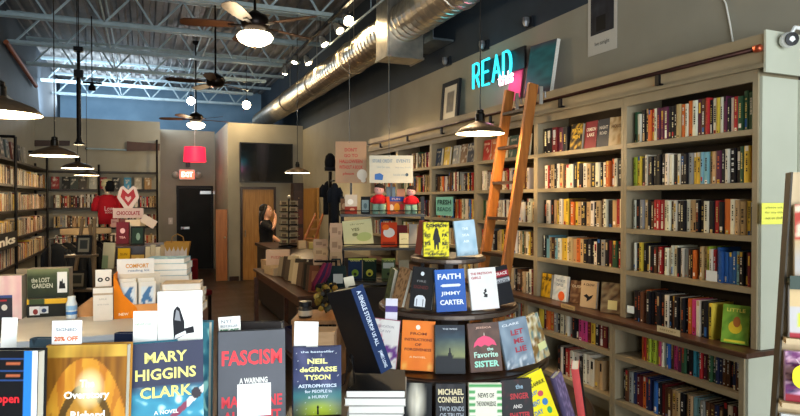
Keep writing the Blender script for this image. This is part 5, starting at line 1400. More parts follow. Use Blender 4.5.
# paper bag
p = spot(177.5, 6.0, FZ + .001)
t = thing('paper_bag', 'open golden brown paper bag with white tissue at the right end of the stepped table', 'bag', p, R(-10))
b = MB(); w0, w1, hh, dd = .075, .12, .25, .06
f0 = [(-w0, -dd, 0), (w0, -dd, 0), (w0, dd, 0), (-w0, dd, 0)]; f1 = [(-w1, -dd * 1.2, hh), (w1, -dd * 1.2, hh * .97), (w1, dd * 1.2, hh), (-w1, dd * 1.2, hh * 1.02)]
for i in range(4): b.face([f0[i], f0[(i + 1) % 4], f1[(i + 1) % 4], f1[i]], H('#b5853a'))
b.face(f0[::-1], H('#b5853a')); obj('bag_body', b, PAPER, t)
b = MB()
for k in range(5):
    x = -.09 + .04 * k
    b.face([(x - .02, -dd - .004 - .0 * k, .02), (x + .02, -dd - .004, .02), (x + .025, -dd * 1.1 - .006, .2 + .01 * (k % 2)), (x, -dd * 1.1 - .006, .16), (x - .022, -dd * 1.1 - .006, .21)], H('#cdbcae'))
obj('tissue', b, PAPER, t)
b = MB(); b.tube([(-.06, -.0, .24), (-.05, 0, .3), (0, 0, .33), (.05, 0, .3), (.06, 0, .24)], .006, H('#8a6430'), n=6); obj('handle', b, PLASTIC, t)
# scrap of teal magazines in front of the bag
for k, (px, py, col, lab) in enumerate(((157, 5.0, '#3f5560', 'dark slate magazine lying behind the rear pile'), )): pass

# red shirt on a torso, topped by a cap
p = spot(107.5, 7.6, 0); zb_ = at(107, 224, 7.6).z; k_ = 7.6 / F
t = thing('shirt_mannequin', 'red t-shirt on a stand wearing a black and cream cap, left of the heart sign', 'mannequin', (p.x, p.y, zb_), R(-5))
t.scale = (.7, .82, .82)
def torso(mb, secs, n=20, col=(.5, .5, .5)):
    b0 = len(mb.v)
    for (cx, cy, rx, ry, z) in secs:
        for k in range(n):
            a = 2 * PI * k / n; mb.v.append((cx + rx * math.cos(a), cy + ry * math.sin(a), z))
    for i in range(len(secs) - 1):
        for k in range(n):
            l = (k + 1) % n
            mb.f.append((b0 + i * n + k, b0 + i * n + l, b0 + (i + 1) * n + l, b0 + (i + 1) * n + k)); mb.c.append(col); mb.m.append(0)
    mb.f.append(tuple(b0 + k for k in range(n))[::-1]); mb.c.append(col); mb.m.append(0)
    mb.f.append(tuple(b0 + (len(secs) - 1) * n + k for k in range(n))); mb.c.append(col); mb.m.append(0)
RED = H('#a01822')
b = MB(); torso(b, [(0, 0, .15, .09, 0), (0, 0, .16, .1, .12), (0, 0, .17, .105, .3), (0, 0, .175, .09, .38), (0, 0, .13, .075, .43), (0, 0, .065, .055, .455)], col=RED)
obj('shirt_body', b, CLOTH, t, smooth=True)
for s in (-1, 1):
    b = MB(); b.tube([(s * .12, 0, .395), (s * .175, -.0, .36), (s * .2, -.01, .28), (s * .205, -.015, .2)], [.06, .068, .064, .06], RED, n=12); obj('sleeve', b, CLOTH, t, smooth=True)
b = MB(); put_text(b, 'Love', .05, .24, .16, .07, -.108, H('#d8b8b4'), .01); put_text(b, 'BOOKS', .05, .18, .14, .03, -.108, H('#d8b8b4'), .02); obj('shirt_print', b, CLOTH, t)
b = MB(); b.tube([(0, 0, .45), (0, 0, .52)], .045, H('#cbb79a'), n=12); b.ball((0, 0, .57), .085, H('#cbb79a'), n=14, sc=(.85, 1, 1.1)); obj('stand_head', b, CLOTH, t, smooth=True)
b = MB(); b.tube([(0, 0, -zb_ / .82 + .02), (0, 0, -.001)], .02, H('#111111'), n=8); b.lathe([(.17, -zb_ / .82 + .002), (.17, -zb_ / .82 + .02), (.03, -zb_ / .82 + .03)], col=H('#111111'), n=20); obj('stand_pole', b, METALV, t)
b = MB(); b.lathe([(.1, .58), (.105, .62), (.085, .67), (.04, .695), (.002, .7)], col=H('#bdb28a'), n=16); c_ = obj('cap', b, CLOTH, t, smooth=True)
b = MB(); torso(b, [(.05, -.06, .065, .05, .5), (.05, -.065, .085, .06, .56), (.05, -.06, .08, .055, .64), (.05, -.055, .04, .03, .67)], n=14, col=H('#0f0f12')); obj('cap_front', b, CLOTH, c_, smooth=True)

# heart emblem sign over a card rack
p = spot(128.5, 7.3, 0); zr = at(128, 218, 7.3).z; kk = 7.3 / F
t = thing('card_rack', 'wire card rack topped by a white board with a red heart-shaped emblem', 'card rack', (p.x, p.y, 0), R(-6))
b = MB(); b.tube([(0, 0, .02), (0, 0, zr)], .012, H('#1a1a1c'), n=8); b.lathe([(.2, .002), (.2, .02), (.03, .03)], col=H('#1a1a1c'), n=20); obj('stand', b, METALV, t)
b = MB(); z0 = zr - .0
b.prism([(-.17, z0), (.17, z0), (.17, z0 + .12), (-.17, z0 + .12)], -.03, -.018, H('#cfb4ac')); obj('sign_board', b, PAINT, t)
b = MB(); ez = z0 + .12
b.prism([(-.045, ez), (.045, ez), (.125, ez + .13), (.09, ez + .25), (.055, ez + .27), (0, ez + .22), (-.055, ez + .27), (-.09, ez + .25), (-.125, ez + .13)], -.028, -.02, H('#d8c4bc')); em = obj('emblem_board', b, PAINT, t)
b = MB(); b.prism([(0, ez + .02), (.085, ez + .14), (.06, ez + .235), (0, ez + .17), (-.06, ez + .235), (-.085, ez + .14)], -.0295, -.0285, H('#a8202c')); b.prism([(0, ez + .07), (.035, ez + .12), (.028, ez + .15), (0, ez + .13), (-.028, ez + .15), (-.035, ez + .12)], -.031, -.030, H('#d8b4b0')); obj('heart', b, PRINT, em)
b = MB(); put_text(b, 'CHOCOLATE', 0, z0 + .06, .26, .05, -.0315, H('#9a2a34'), .03); obj('lettering', b, PRINT, t)
for lv in range(3):
    b = MB(); z = zr - .12 - .17 * lv
    for s in (-1, 1):
        b.tube([(-.2, s * .05, z), (.2, s * .05, z)], .006, H('#2a2a2c'), n=6)
    b.box(-.2, .2, -.05, .05, z - .006, z - .002, H('#2a2a2c')); obj('wire_shelf', b, METALV, t)
# what stands in that rack
WR = t.matrix_basis
rnd = random.Random(3)
for lv in range(3):
    z = zr - .12 - .17 * lv + .003
    for k in range(4):
        col = rnd.choice(('#c9bcae', '#b08a84', '#7a4a4a', '#d2c8bc', '#a89a80', '#55606a'))
        pp = WR @ Vector((-.15 + .1 * k, -.04, z + .007))
        card('chocolate_packet', '%s %s packet, %s from left, %s row of the heart-topped rack' % (rnd.choice(('narrow', 'flat')), {'#c9bcae': 'cream', '#b08a84': 'dusty pink', '#7a4a4a': 'maroon', '#d2c8bc': 'white', '#a89a80': 'tan', '#55606a': 'slate'}[col], ordinal(k), ('top', 'middle', 'bottom')[lv]),
             pp, .08, .098, col, rot=R(-6), lean=5, t=.012, group='packets in the heart-topped rack', cat='packet', letters=[('MILK', .5, .65, .6, .14, '#6a3a30', .02)])
p = spot(146, 7.0, zr - .02)
card('tilted_placard', 'white placard tilted to the right above the card rack', (p.x, p.y, zr - .12), .17, .1, '#cfbfb2', rot=R(-8), roll=32, lean=4, cat='placard', t=.01)

# clothes rail
p = spot(83, 6.6, 0); zt_ = at(83, 237, 6.6).z
t = thing('clothes_rail', 'black metal clothes rail holding dark jackets, in front of the rear left shelves', 'clothes rail', (p.x, p.y, 0), R(40))
b = MB(); b.tube([(-.38, 0, 0.03), (-.38, 0, zt_), (.38, 0, zt_), (.38, 0, .03)], .014, H('#4a453e'), n=8); obj('rail_tube', b, METALV, t)
for s in (-.38, .38):
    b = MB(); b.tube([(s, -.22, .014), (s, .22, .014)], .014, H('#2a2826'), n=8); obj('foot', b, METALV, t)
TM = t.matrix_basis
for k in range(6):
    x = -.3 + .115 * k
    col = ('#14171c', '#0f1114', '#1b1f26', '#101012', '#181418', '#0d0e12')[k]
    g = thing('jacket', ('black jacket at the left end of the clothes rail', 'black hooded jacket second on the clothes rail', 'dark blue jacket third on the clothes rail', 'plain black jacket fourth on the clothes rail', 'dark plum jacket fifth on the clothes rail', 'black jacket at the right end of the clothes rail')[k], 'jacket', TM @ Vector((x, 0, zt_)), R(40), 'dark jackets on the clothes rail')
    b = MB(); torso(b, [(0, 0, .05, .2, -.78), (0, 0, .052, .21, -.5), (0, 0, .05, .2, -.25), (0, 0, .045, .19, -.12), (0, 0, .03, .06, -.055)], n=14, col=H(col)); obj('garment_body', b, CLOTH, g, smooth=True)
    for s in (-1, 1):
        b = MB(); b.tube([(0, s * .16, -.13), (.01, s * .225, -.2), (.012, s * .235, -.45), (.012, s * .23, -.66)], [.035, .045, .042, .036], H(col), n=8); obj('sleeve', b, CLOTH, g, smooth=True)
    b = MB(); b.tube([(0, -.16, -.1), (0, 0, -.045), (0, .16, -.1)], .008, H('#6a5a48'), n=6); b.tube([(0, 0, -.045), (0, .0, -.025), (0, .022, -.012), (0, .024, .012), (0, .0, .026), (0, -.02, .016)], .003, H('#8a8a8a'), n=6); obj('hanger', b, METALV, g)
t = thing('cardboard_tray', 'tan cardboard tray lying on top of the clothes rail', 'tray', (spot(86, 6.6, 0).x, spot(86, 6.6, 0).y, zt_ + .034), R(40))
b = MB(); b.box(-.2, .2, -.15, .15, 0, .008, H('#8f7a5c')); b.box(-.2, .2, -.15, -.142, .0085, .06, H('#a08a6a')); b.box(-.2, .2, .142, .15, .0085, .06, H('#a08a6a')); b.box(-.2, -.192, -.1415, .1415, .0085, .06, H('#a08a6a')); b.box(.192, .2, -.1415, .1415, .0085, .06, H('#a08a6a')); obj('carton', b, PAPER, t)

# pale wooden folding easel with a black framed print
p = spot(83, 5.3, 0)
t = thing('wooden_easel', 'pale wooden folding easel beside the dark jackets, holding small black frames', 'easel', (p.x, p.y, 0), R(-20))
ze = at(97, 218, 5.5).z
for s in (-1, 1):
    b = MB(); b.bar((s * .16 - .05, -.05, 0), (s * .05 + .03, .04, ze), .03, .02, H('#6a553c')); obj('leg', b, WOODV, t)
b = MB(); b.bar((.02, .35, 0), (.03, .06, ze - .05), .03, .02, H('#6a553c')); obj('rear_leg', b, WOODV, t)
for zz_ in (.62, .95, 1.25):
    b = MB(); b.box(-.12, .12, -.09, .03, zz_, zz_ + .02, H('#4a3a28')); obj('ledge', b, WOODV, t)
E9 = t.matrix_basis
for k, (x, z, w_, h_, lab) in enumerate(((.03, 1.271, .13, .17, 'small black framed print on the top ledge of the wooden easel'), (-.03, .971, .16, .16, 'dark framed print on the middle ledge of the wooden easel'), (.0, .641, .2, .2, 'dark framed print on the lowest ledge of the wooden easel'))):
    card('small_frame', lab, E9 @ Vector((x, -.07, z)), w_, h_, '#141416', rot=R(-20), lean=8, t=.015, cat='picture', shapes=[(sq(.14, .86, .14, .86), '#6a6456'), (sq(.25, .75, .3, .75), '#2a2c2a')])
# dark red chair in the far aisle
p = spot(191, 8.6, 0)
t = thing('upholstered_chair', 'dark red chair standing in the aisle before the black door', 'chair', (p.x, p.y, 0), R(25))
DR = H('#5e0f16')
b = MB(); b.box(-.22, .22, -.2, .2, .38, .46, DR); obj('seat', b, CLOTH, t, bevel=.02)
b = MB(); b.box(-.22, .22, .19, .25, .5, .88, DR); obj('backrest', b, CLOTH, t, bevel=.02)
for x in (-.19, .19):
    for y in (-.17, .21):
        b = MB(); b.bar((x, y, 0), (x, y, .379 if y < 0 else .52), .035, .035, H('#1a0f0c')); obj('leg', b, WOODV, t)
# ================================================================ sales counter and rear right
CZ = .98
cx0, cx1 = 1.75, 3.2
t = thing('sales_counter', 'long dark wooden sales counter before the golden door, piled with goods', 'counter', (2.3, 8.8, 0))
b = MB(); b.box(cx0 - .03, 2.62, 7.2, 10.4, CZ, CZ + .045); obj('counter_top', b, DARKWOOD, t, True)
b = MB(); b.box(cx0, 2.55, 7.25, 10.35, .08, CZ - .001); obj('counter_body', b, noise_mat('counter_panel', H('#17110d'), H('#241a13'), 4, .5, stretch=(1, 5, 1)), t, True)
b = MB(); b.box(cx0 + .05, 2.5, 7.3, 10.3, 0, .079); obj('plinth', b, BLACKMETAL, t, True)
b = MB(); b.box(cx0 - .015, cx0 - .001, 7.3, 10.3, .5, .58); obj('panel_rail', b, DARKWOOD, t, True)
# long table in front, square to the shop
tx0, tx1, ty0, ty1, tz = 1.26, 1.70, 5.32, 7.75, .88
TABW = noise_mat('brown_table_wood', H('#3a2114'), H('#54321f'), 5, .35, stretch=(5, .6, 5))
t = thing('long_table', 'long brown wooden table along the aisle, covered with upright books and boxes', 'table', ((tx0 + tx1) / 2, (ty0 + ty1) / 2, 0))
b = MB(); b.box(tx0, tx1, ty0, ty1, tz - .03, tz); obj('table_top', b, TABW, t, True, bevel=.003)
b = MB(); b.box(tx0 + .03, tx1 - .03, ty0 + .04, ty1 - .04, tz - .11, tz - .0305); obj('apron', b, TABW, t, True)
for x in (tx0 + .03, tx1 - .03):
    for y in (ty0 + .06, ty1 - .04):
        b = MB(); b.bar((x, y, 0), (x, y, tz - .111), .05, .05); obj('leg', b, TABW, t, True)
b = MB(); b.box(tx0 + .06, tx1 - .06, ty0 + .1, ty1 - .1, .18, .2); obj('lower_shelf', b, TABW, t, True)
for y, w_, h_, col, lab, x in ((7.58, .2, .12, '#b59a7a', 'flat tan box at the far end of the long table', 1.46), (7.05, .3, .09, '#bfa684', 'flat cream box on the long table before the far tan one', 1.42)):
    r = thing('gift_box', lab, 'box', (x, y, tz + .001), R(-80))
    b = MB(); b.box(-w_ / 2, w_ / 2, -.1, .1, 0, h_ * .7, H(col)); obj('carton', b, PAPER, r)
    b = MB(); b.box(-w_ / 2 - .004, w_ / 2 + .004, -.104, .104, h_ * .7 + .0005, h_, jit(H(col), .02)); obj('lid', b, PAPER, r)
r = thing('gift_box', 'large pink cream carton with faint red lettering standing on the long table', 'box', (1.5, 7.32, tz + .001), R(-20))
b = MB(); b.box(-.16, .13, 0, .09, 0, .26, H('#c9ae98')); obj('carton', b, PAPER, r, bevel=.006)
b = MB(); put_text(b, 'PUZZLE', -.02, .17, .15, .03, -.0008, H('#b0605a'), .02); obj('lettering', b, PRINT, r)
GU = 'upright books standing on the long table'
for k in range(9):
    y = 6.75 - .118 * k
    col = ('#8a7a62', '#3a2e26', '#b8a88a', '#4a3c30', '#a89878', '#2c2620', '#c0ae8c', '#5a4636', '#3a2a20')[k]
    nm = ('grey tan', 'dark brown', 'cream', 'brown', 'beige', 'black', 'pale cream', 'chestnut', 'dark chestnut')[k]
    book('hardcover_book', '%s upright book, %s from the far end of the long table row' % (nm, ordinal(k)), (1.42 + .02 * (k % 3), y, tz + .001), .15, .22 + .015 * (k % 3), .04, flat(col), rot=R(-52), lean=12, res=(3, 3), group=GU)
for k in range(3):
    y = 5.62 - .1 * k
    book('hardcover_book', ('dark framed book with a brown cover near the close end of the long table', 'brown slab-like book near the close end of the long table', 'reddish brown book at the close end of the long table')[k], (1.46, y, tz + .001), .18, .25, .045, flat(('#1d1712', '#4a3524', '#6a3a26')[k]), rot=R(-40), lean=10, res=(3, 3), shapes=[(sq(.15, .85, .4, .8), ('#5a4a3a', '#6a5440', '#8a5a40')[k])], group=GU)
# dark vest hung in front with blue crate beneath
r = thing('storage_crate', 'dark blue plastic crate on the floor under the long table', 'crate', (1.5, 6.0, .201), R(5))
b = MB(); b.box(-.15, .15, -.2, .2, 0, .01, H('#1a2450')); b.box(-.16, .16, -.2, -.19, .0105, .24, H('#1d2a60')); b.box(-.16, .16, .19, .2, .0105, .24, H('#1d2a60')); b.box(-.16, -.15, -.1895, .1895, .0105, .24, H('#1d2a60')); b.box(.15, .16, -.1895, .1895, .0105, .24, H('#1d2a60')); obj('tub', b, PLASTIC, r)
b = MB(); b.box(-.17, -.1605, -.08, .08, .19, .215, H('#141c40')); obj('grip', b, PLASTIC, r)
# near end of the table: jar, mesh basket and spare things
def jar(label, px, d, z, r0, h0, col, lid):
    p = spot(px, d, z + .001)
    t = thing('jar', label, 'jar', p)
    b = MB(); b.lathe([(r0 * .9, 0), (r0, .01), (r0, h0 * .8), (r0 * .85, h0 * .9), (r0 * .85, h0)], col=H(col), n=18); obj('glass', b, PLASTIC, t, smooth=True)
    b = MB(); b.lathe([(r0 * .95, h0 + .0005), (r0 * .95, h0 + .03), (.002, h0 + .032)], col=H(lid), n=18); obj('lid', b, PLASTIC, t)
    b = MB(); b.lathe([(r0 + .001, h0 * .2), (r0 + .001, h0 * .65)], col=H('#b8a890'), n=18, cap=False); obj('label_band', b, PRINT, t)
tx = thing('side_table', 'low tan wooden stand at the near end of the long table holding a jar', 'stand', (spot(312, 3.9, 0).x, spot(312, 3.9, 0).y, 0), CAMROT)
SZ = .985
b = MB(); b.box(-.12, .2, -.1, .28, SZ - .025, SZ); obj('top', b, noise_mat('tan_wood', H('#8a6038'), H('#a87848'), 7, .5, stretch=(5, 1, 1)), tx)
for x in (-.1, .18):
    for y in (-.08, .26):
        b = MB(); b.box(x - .015, x + .015, y - .015, y + .015, 0, SZ - .026); obj('leg', b, MATS['tan_wood'], tx)
jar('black lidded jar with a tan label on the low tan stand', 305, 3.9, SZ, .045, .075, '#2a2622', '#101012')
p = spot(326, 4.05, SZ + .001)
t = thing('wreath_bundle', 'small bundle of yellow and grey dried flowers on the low tan stand', 'dried flowers', p)
rr = random.Random(8)
b = MB()
for k in range(60):
    a = rr.uniform(0, 2 * PI); q = rr.uniform(.02, .08); z = rr.uniform(.03, .2)
    b.ball((q * math.cos(a), q * math.sin(a) * .6, z), rr.uniform(.012, .024), jit(H(rr.choice(('#6a5a20', '#8a7030', '#4a4a40', '#2f2b20', '#9a8648', '#1a1815', '#24221e'))), .2, rr), n=6)
o = obj('flower_heads', b, CLOTH, t); 
b = MB()
for k in range(8):
    a = 2 * PI * k / 8; b.tube([(.0, 0, 0), (.05 * math.cos(a), .03 * math.sin(a), .1), (.06 * math.cos(a), .036 * math.sin(a), .17)], .004, H('#4a4028'), n=5)
obj('stems', b, CLOTH, t)
# counter goods
ct = CZ + .046
p = spot(289, 9.3, ct)
t = thing('postcard_spinner', 'tall tiered postcard spinner standing on the sales counter', 'postcard spinner', (p.x, p.y, ct))
b = MB(); b.lathe([(.16, 0), (.16, .02), (.03, .03)], col=H('#1a1a1c'), n=20); b.tube([(0, 0, .03), (0, 0, .74)], .015, H('#2a2a2c')); obj('spindle', b, METALV, t)
b = MB(); b.ball((0, 0, .77), .03, H('#c9c4b8'), n=12); obj('finial', b, METALV, t, smooth=True)
for lv in range(7):
    z = .05 + .098 * lv
    b = MB()
    for s in range(6):
        M = Matrix.Rotation(2 * PI * s / 6 + .26, 4, 'Z')
        c_ = MB(); c_.box(-.062, .062, -.135, -.128, z, z + .075, jit(H('#a89a80'), .2)); c_.box(-.04, .04, -.137, -.1355, z + .02, z + .06, jit(H('#6a5a48'), .3)); c_.box(-.064, .064, -.145, -.138, z, z + .016, H('#1a1816')); c_.xform(M)
        b0 = len(b.v); b.v += c_.v; b.f += [tuple(b0 + i for i in f) for f in c_.f]; b.c += c_.c; b.m += c_.m
    b.lathe([(.12, z - .004), (.127, z)], col=H('#1a1816'), n=12)
    o = obj('card_tier', b, PAPER, t)
for px, d, w_, h_, col, lab in ((302, 8.9, .11, .12, '#d2b890', 'cream glowing card box on the counter right of the postcard spinner'), (311, 8.9, .07, .1, '#c9b468', 'pale yellow small box on the counter below the wooden rack')):
    boxd('gift_box', lab, px, d, w_ * F / d, h_ * F / d, .08, flat(col), z=ct, cat='box', side='#a88a68')
p = spot(313.5, 9.6, ct)
t = thing('wooden_rack', 'reddish tan wooden folding rack leaning back on the counter', 'rack', p, R(-25))
for s in (-1, 1):
    b = MB(); b.bar((s * .09 - .09, 0, .012), (s * .06 + .07, .14, .5), .03, .025, H('#9a5a30')); obj('rail', b, WOODV, t)
for f in (.2, .5, .8):
    b = MB(); a_ = Vector((-.18, 0, .012)).lerp(Vector((.01, .14, .5)), f); c_ = Vector((0, 0, .012)).lerp(Vector((.13, .14, .5)), f); b.bar(a_, c_, .02, .02, H('#b07a4a')); obj('crossbar', b, WOODV, t)
# clip strips of tan packets hanging before the counter: each a tall scalloped strip on a post
def strip(label, px, py0, py1, d, wpx, cols):
    p = spot(px, d, 0); z0, z1 = at(px, py1, d).z, at(px, py0, d).z; w_ = wpx * d / F
    t = thing('packet_strip', label, 'packet display', (p.x, p.y, 0), R(-18))
    b = MB(); b.tube([(0, .03, 0.01), (0, .03, z1)], .012, H('#1d1b1a'), n=8); b.lathe([(.08, .001), (.08, .014), (.02, .02)], (0, .03, 0), col=H('#1d1b1a'), n=18); obj('post', b, METALV, t)
    n = max(3, int((z1 - z0) / .085)); r = random.Random(px)
    for k in range(n):
        z = z0 + (z1 - z0) * k / n; hh = (z1 - z0) / n
        b = MB(); c = jit(H(cols), .12, r); b.prism([(-w_ / 2 * .9, z + .0005), (w_ / 2 * .9, z + .0005), (w_ / 2, z + hh * .5), (w_ / 2 * .88, z + hh - .0005), (-w_ / 2 * .92, z + hh - .0005), (-w_ / 2, z + hh * .45)], -.02, .012, c)
        c3 = mixc(c, H('#5a4030'), .5); b.box(-w_ * .3, w_ * .1, -.0212, -.0205, z + hh * .3, z + hh * .7, c3); b.box(w_ * .16, w_ * .36, -.0212, -.0205, z + hh * .2, z + hh * .45, c3)
        obj('packet', b, PAPER, t)
strip('tall strip of pale tan packets left of the cream easel sign', 336, 223, 266, 4.65, 13, '#a88c70')
strip('shorter strip of pinkish tan packets with scalloped edges, left of the taller strip', 320.5, 239, 265, 4.95, 15, '#a5886e')
# scarves and the dark bag with a white tag
p = spot(321, 4.42, 0); z1 = at(321, 263, 4.42).z; z0 = at(321, 290, 4.42).z
t = thing('scarf', 'crimson and purple scarf draped below the tan packets', 'scarf', (p.x, p.y, z0), R(-20))
b = MB(); 
for k in range(6):
    x = -.035 + .014 * k
    b.tube([(x * .7 + .05, -.02, z1 - z0), (x + .02, -.035, (z1 - z0) * .6), (x - .02, -.03, (z1 - z0) * .25), (x - .03, -.02, 0)], [.011, .014, .013, .01], H(('#5a1a30', '#74203c', '#3a1c3a', '#2c2040', '#6a1c34', '#4a2040')[k]), n=8)
obj('cloth_folds', b, CLOTH, t, smooth=True)
b = MB(); b.tube([(-.05, -.0, z1 - z0 + .012), (.12, 0, z1 - z0 + .012)], .008, H('#222222'), n=6); b.tube([(.04, 0, z1 - z0 + .012), (.04, .03, -z0 + .0)], .01, H('#222222'), n=6); obj('peg', b, METALV, t)
p = spot(336, 4.5, 0); z1 = at(336, 266, 4.5).z; z0 = at(336, 296, 4.5).z
t = thing('tote_bag', 'dark teal tote bag with a square white tag, below the taller packet strip', 'bag', (p.x, p.y, z0), R(-18))
b = MB(); torso(b, [(0, 0, .07, .03, 0), (0, 0, .085, .045, .04), (0, 0, .08, .04, (z1 - z0) * .7), (0, 0, .07, .02, z1 - z0)], n=16, col=H('#16272c')); obj('bag_body', b, CLOTH, t, smooth=True)
b = MB(); b.box(-.02, .05, -.052, -.048, .1, .17, H('#c2c4bc')); obj('tag', b, PAPER, t)
b = MB(); b.tube([(-.04, 0, z1 - z0 - .005), (-.03, 0, z1 - z0 + .05), (.03, 0, z1 - z0 + .05), (.04, 0, z1 - z0 - .005)], .007, H('#16272c'), n=6); b.tube([(0, 0.01, z1 - z0 + .05), (0, .02, -z0)], .01, H('#222222'), n=6); obj('handle', b, CLOTH, t)

# ---------------------------------------------------------------- black gift fixture with shelves
gp = spot(376, 5.0, 0)
GX = gp.x; GY = gp.y; GA = R(-21)
t = thing('gift_fixture', 'black metal display fixture with three shelves of toys, cards and books', 'display fixture', (GX, GY, 0), GA)
GS3 = [at(376, 214, 5).z, at(376, 246.5, 5).z, at(376, 280, 5).z]
for x in (-.29, .40):
    b = MB(); b.box(x - .015, x + .015, .15, .18, 0, 1.78); b.box(x - .015, x + .015, -.2, .149, 0, .03); obj('upright', b, BLACKMETAL, t)
for z in GS3 + [.55, .25]:
    b = MB(); b.box(-.29, .4, -.17, .149, z - .018, z); obj('shelf', b, noise_mat('grey_shelf_metal', H('#2b2926'), H('#3a3733'), 8, .4, metal=.4) if 'grey_shelf_metal' not in MATS else MATS['grey_shelf_metal'], t)
    b = MB(); b.tube([(-.29, -.178, z + .03), (.4, -.178, z + .03)], .004, n=6); b.tube([(-.29, -.178, z + .03), (-.29, -.178, z - .01)], .004, n=6); b.tube([(.4, -.178, z + .03), (.4, -.178, z - .01)], .004, n=6); obj('wire_lip', b, BLACKMETAL, t)
b = MB(); b.box(-.275, .385, .151, .16, .2, 1.0); obj('back_panel', b, noise_mat('brown_back', H('#2e241a'), H('#3d3022'), 5, .6), t)
GM = t.matrix_basis
def gl(x, y, z): return GM @ Vector((x, y, z))
def gx(px, y=-.1):
    """fixture-local x for a pixel column"""
    r = ray(px, 210); d = Vector((r.x, r.y)); A = Matrix.Rotation(-GA, 2)
    o = A @ Vector((-GX, -GY)); dd = A @ d
    s = (y - o.y) / dd.y
    return o.x + dd.x * s
k5 = 5.0 / F
# dolls with red tops
for px, hx, lab in ((379, 29, 'cloth doll with pink head, red top and green striped trousers, left of the two'), (411, 27, 'cloth doll with pink head, red top and green striped trousers, right of the two')):
    t = thing('cloth_doll', lab, 'doll', gl(gx(px), -.1, GS3[0] + .001), GA, 'cloth dolls on the top shelf of the gift fixture')
    s = hx * k5 / .3
    b = MB()
    for q in (-1, 1):
        torso(b, [(q * .035 * s, 0, .032 * s, .03 * s, 0.0), (q * .035 * s, 0, .034 * s, .032 * s, .05 * s), (q * .03 * s, 0, .036 * s, .034 * s, .11 * s)], n=10, col=H('#7a9a88'))
    body = MB()
    torso(body, [(0, 0, .065 * s, .045 * s, .105 * s), (0, 0, .075 * s, .05 * s, .13 * s), (0, 0, .06 * s, .045 * s, .17 * s), (0, 0, .035 * s, .03 * s, .2 * s)], n=14, col=H('#b81c26'))
    for q in (-1, 1):
        body.tube([(q * .04 * s, 0, .18 * s), (q * .072 * s, -.01 * s, .15 * s), (q * .078 * s, -.02 * s, .12 * s)], [.016 * s, .016 * s, .013 * s], H('#b81c26'), n=8)
    obj('striped_trousers', b, attr_mat('striped_cloth', .9, var=.5, scale=160) if 'striped_cloth' not in MATS else MATS['striped_cloth'], t, smooth=True)
    obj('red_top', body, CLOTH, t, smooth=True)
    b = MB(); b.ball((0, 0, .245 * s), .05 * s, H('#c99a94'), n=14, sc=(1, .9, 1.05)); h_ = obj('head', b, CLOTH, t, smooth=True)
    b = MB(); b.ball((.006 * s, .006 * s, .274 * s), .051 * s, H('#2a2220'), n=12, sc=(1, .95, .75)); obj('hair', b, CLOTH, h_, smooth=True)
    b = MB()
    for q in (-1, 1): b.ball((q * .016 * s, -.046 * s, .245 * s), .005 * s, BLACK, n=6)
    obj('eyes', b, PLASTIC, h_)
# other goods on the top shelf
def gcard(name, lab, px, lv, wpx, hpx, col, letters=(), shapes=(), y=-.08, th=.03, cat='box', roll=0, lean=5, group=None):
    return card(name, lab, gl(gx(px, y), y, GS3[lv] + .001), wpx * k5, hpx * k5, col, rot=GA, lean=lean, roll=roll, letters=letters, shapes=shapes, t=th, cat=cat, group=group)
gcard('toy_box', 'white and red toy box at the left of the top fixture shelf', 351, 0, 12, 19, '#bdb0a0', [], [(sq(0, 1, 0, .38), '#8a3426'), (circ(.45, .62, .25, .15), '#dcd8d0'), (circ(.6, .22, .2, .08), '#c08a70')])
gcard('toy_box', 'small tan figure box behind the white and red toy box', 344, 0, 7, 15, '#7a5a42', [], [(circ(.5, .5, .3, .2), '#b89878')], y=.0)
gcard('toy_box', 'black box with a pale grey cartoon-free pattern on the top fixture shelf', 365.5, 0, 9, 17, '#1c1e20', [], [(sq(.1, .85, .1, .8), '#7f9192'), (circ(.48, .46, .2, .16), '#55666a')])
gcard('toy_box', 'blue topped box with red and yellow round pictures between the dolls', 396, 0, 16, 17, '#8a4a3a', [('FUN', .5, .86, .5, .12, '#c9a8a0', .02)], [(sq(0, 1, .72, 1), '#27418a'), (circ(.22, .35, .14, .2), '#c9b8a8'), (circ(.56, .36, .18, .26), '#d98a26'), (circ(.85, .4, .12, .18), '#b02a2a')])
gcard('toy_box', 'narrow orange red box beside the left doll', 389, 0, 3, 17, '#c8481c', y=-.168, th=.01, roll=-4, lean=0)
gcard('toy_box', 'grey blue box at the back of the top fixture shelf', 391, 0, 9, 27, '#5f7280', y=.05)
gcard('toy_box', 'red and white round-topped tin at the back of the top fixture shelf', 401, 0, 8, 25, '#a07868', [], [(sq(0, 1, .3, .6), '#b03a30')], y=.06)
# second shelf
gcard('easel_sign', 'cream book with a pencil sketch on an easel, second shelf of the gift fixture', 359, 1, 29, 25, '#d6cf9e', [('YES', .42, .62, .28, .12, '#6a6440', .02), ('draw', .5, .84, .5, .07, '#8a8458')], [(circ(.7, .3, .26, .18), '#b8c07a'), (circ(.4, .42, .1, .07), '#8f8a5c')], roll=-6, lean=14, cat='book')
gcard('picture_book', 'orange red picture book with a white oval on the second fixture shelf', 389, 1, 16, 24, '#c0401c', [], [(circ(.5, .58, .36, .2), '#d8d4cc'), (circ(.3, .8, .22, .12), '#e06a20'), (sq(.1, .9, .05, .2), '#8a2a16')], cat='book')
gcard('price_card', 'cream price card beside the orange red picture book', 404, 1, 9, 14, '#d9cfa4', [('gifts', .5, .6, .6, .1, '#8a8058')], y=-.14, th=.004, cat='card')
gcard('picture_book', 'dark red book behind the cream price card', 401, 1, 13, 21, '#6a2626', y=-.02, cat='book')
gcard('picture_book', 'grey white slim book at the right end of the second fixture shelf', 413, 1, 8, 22, '#9a948a', y=-.03, cat='book')
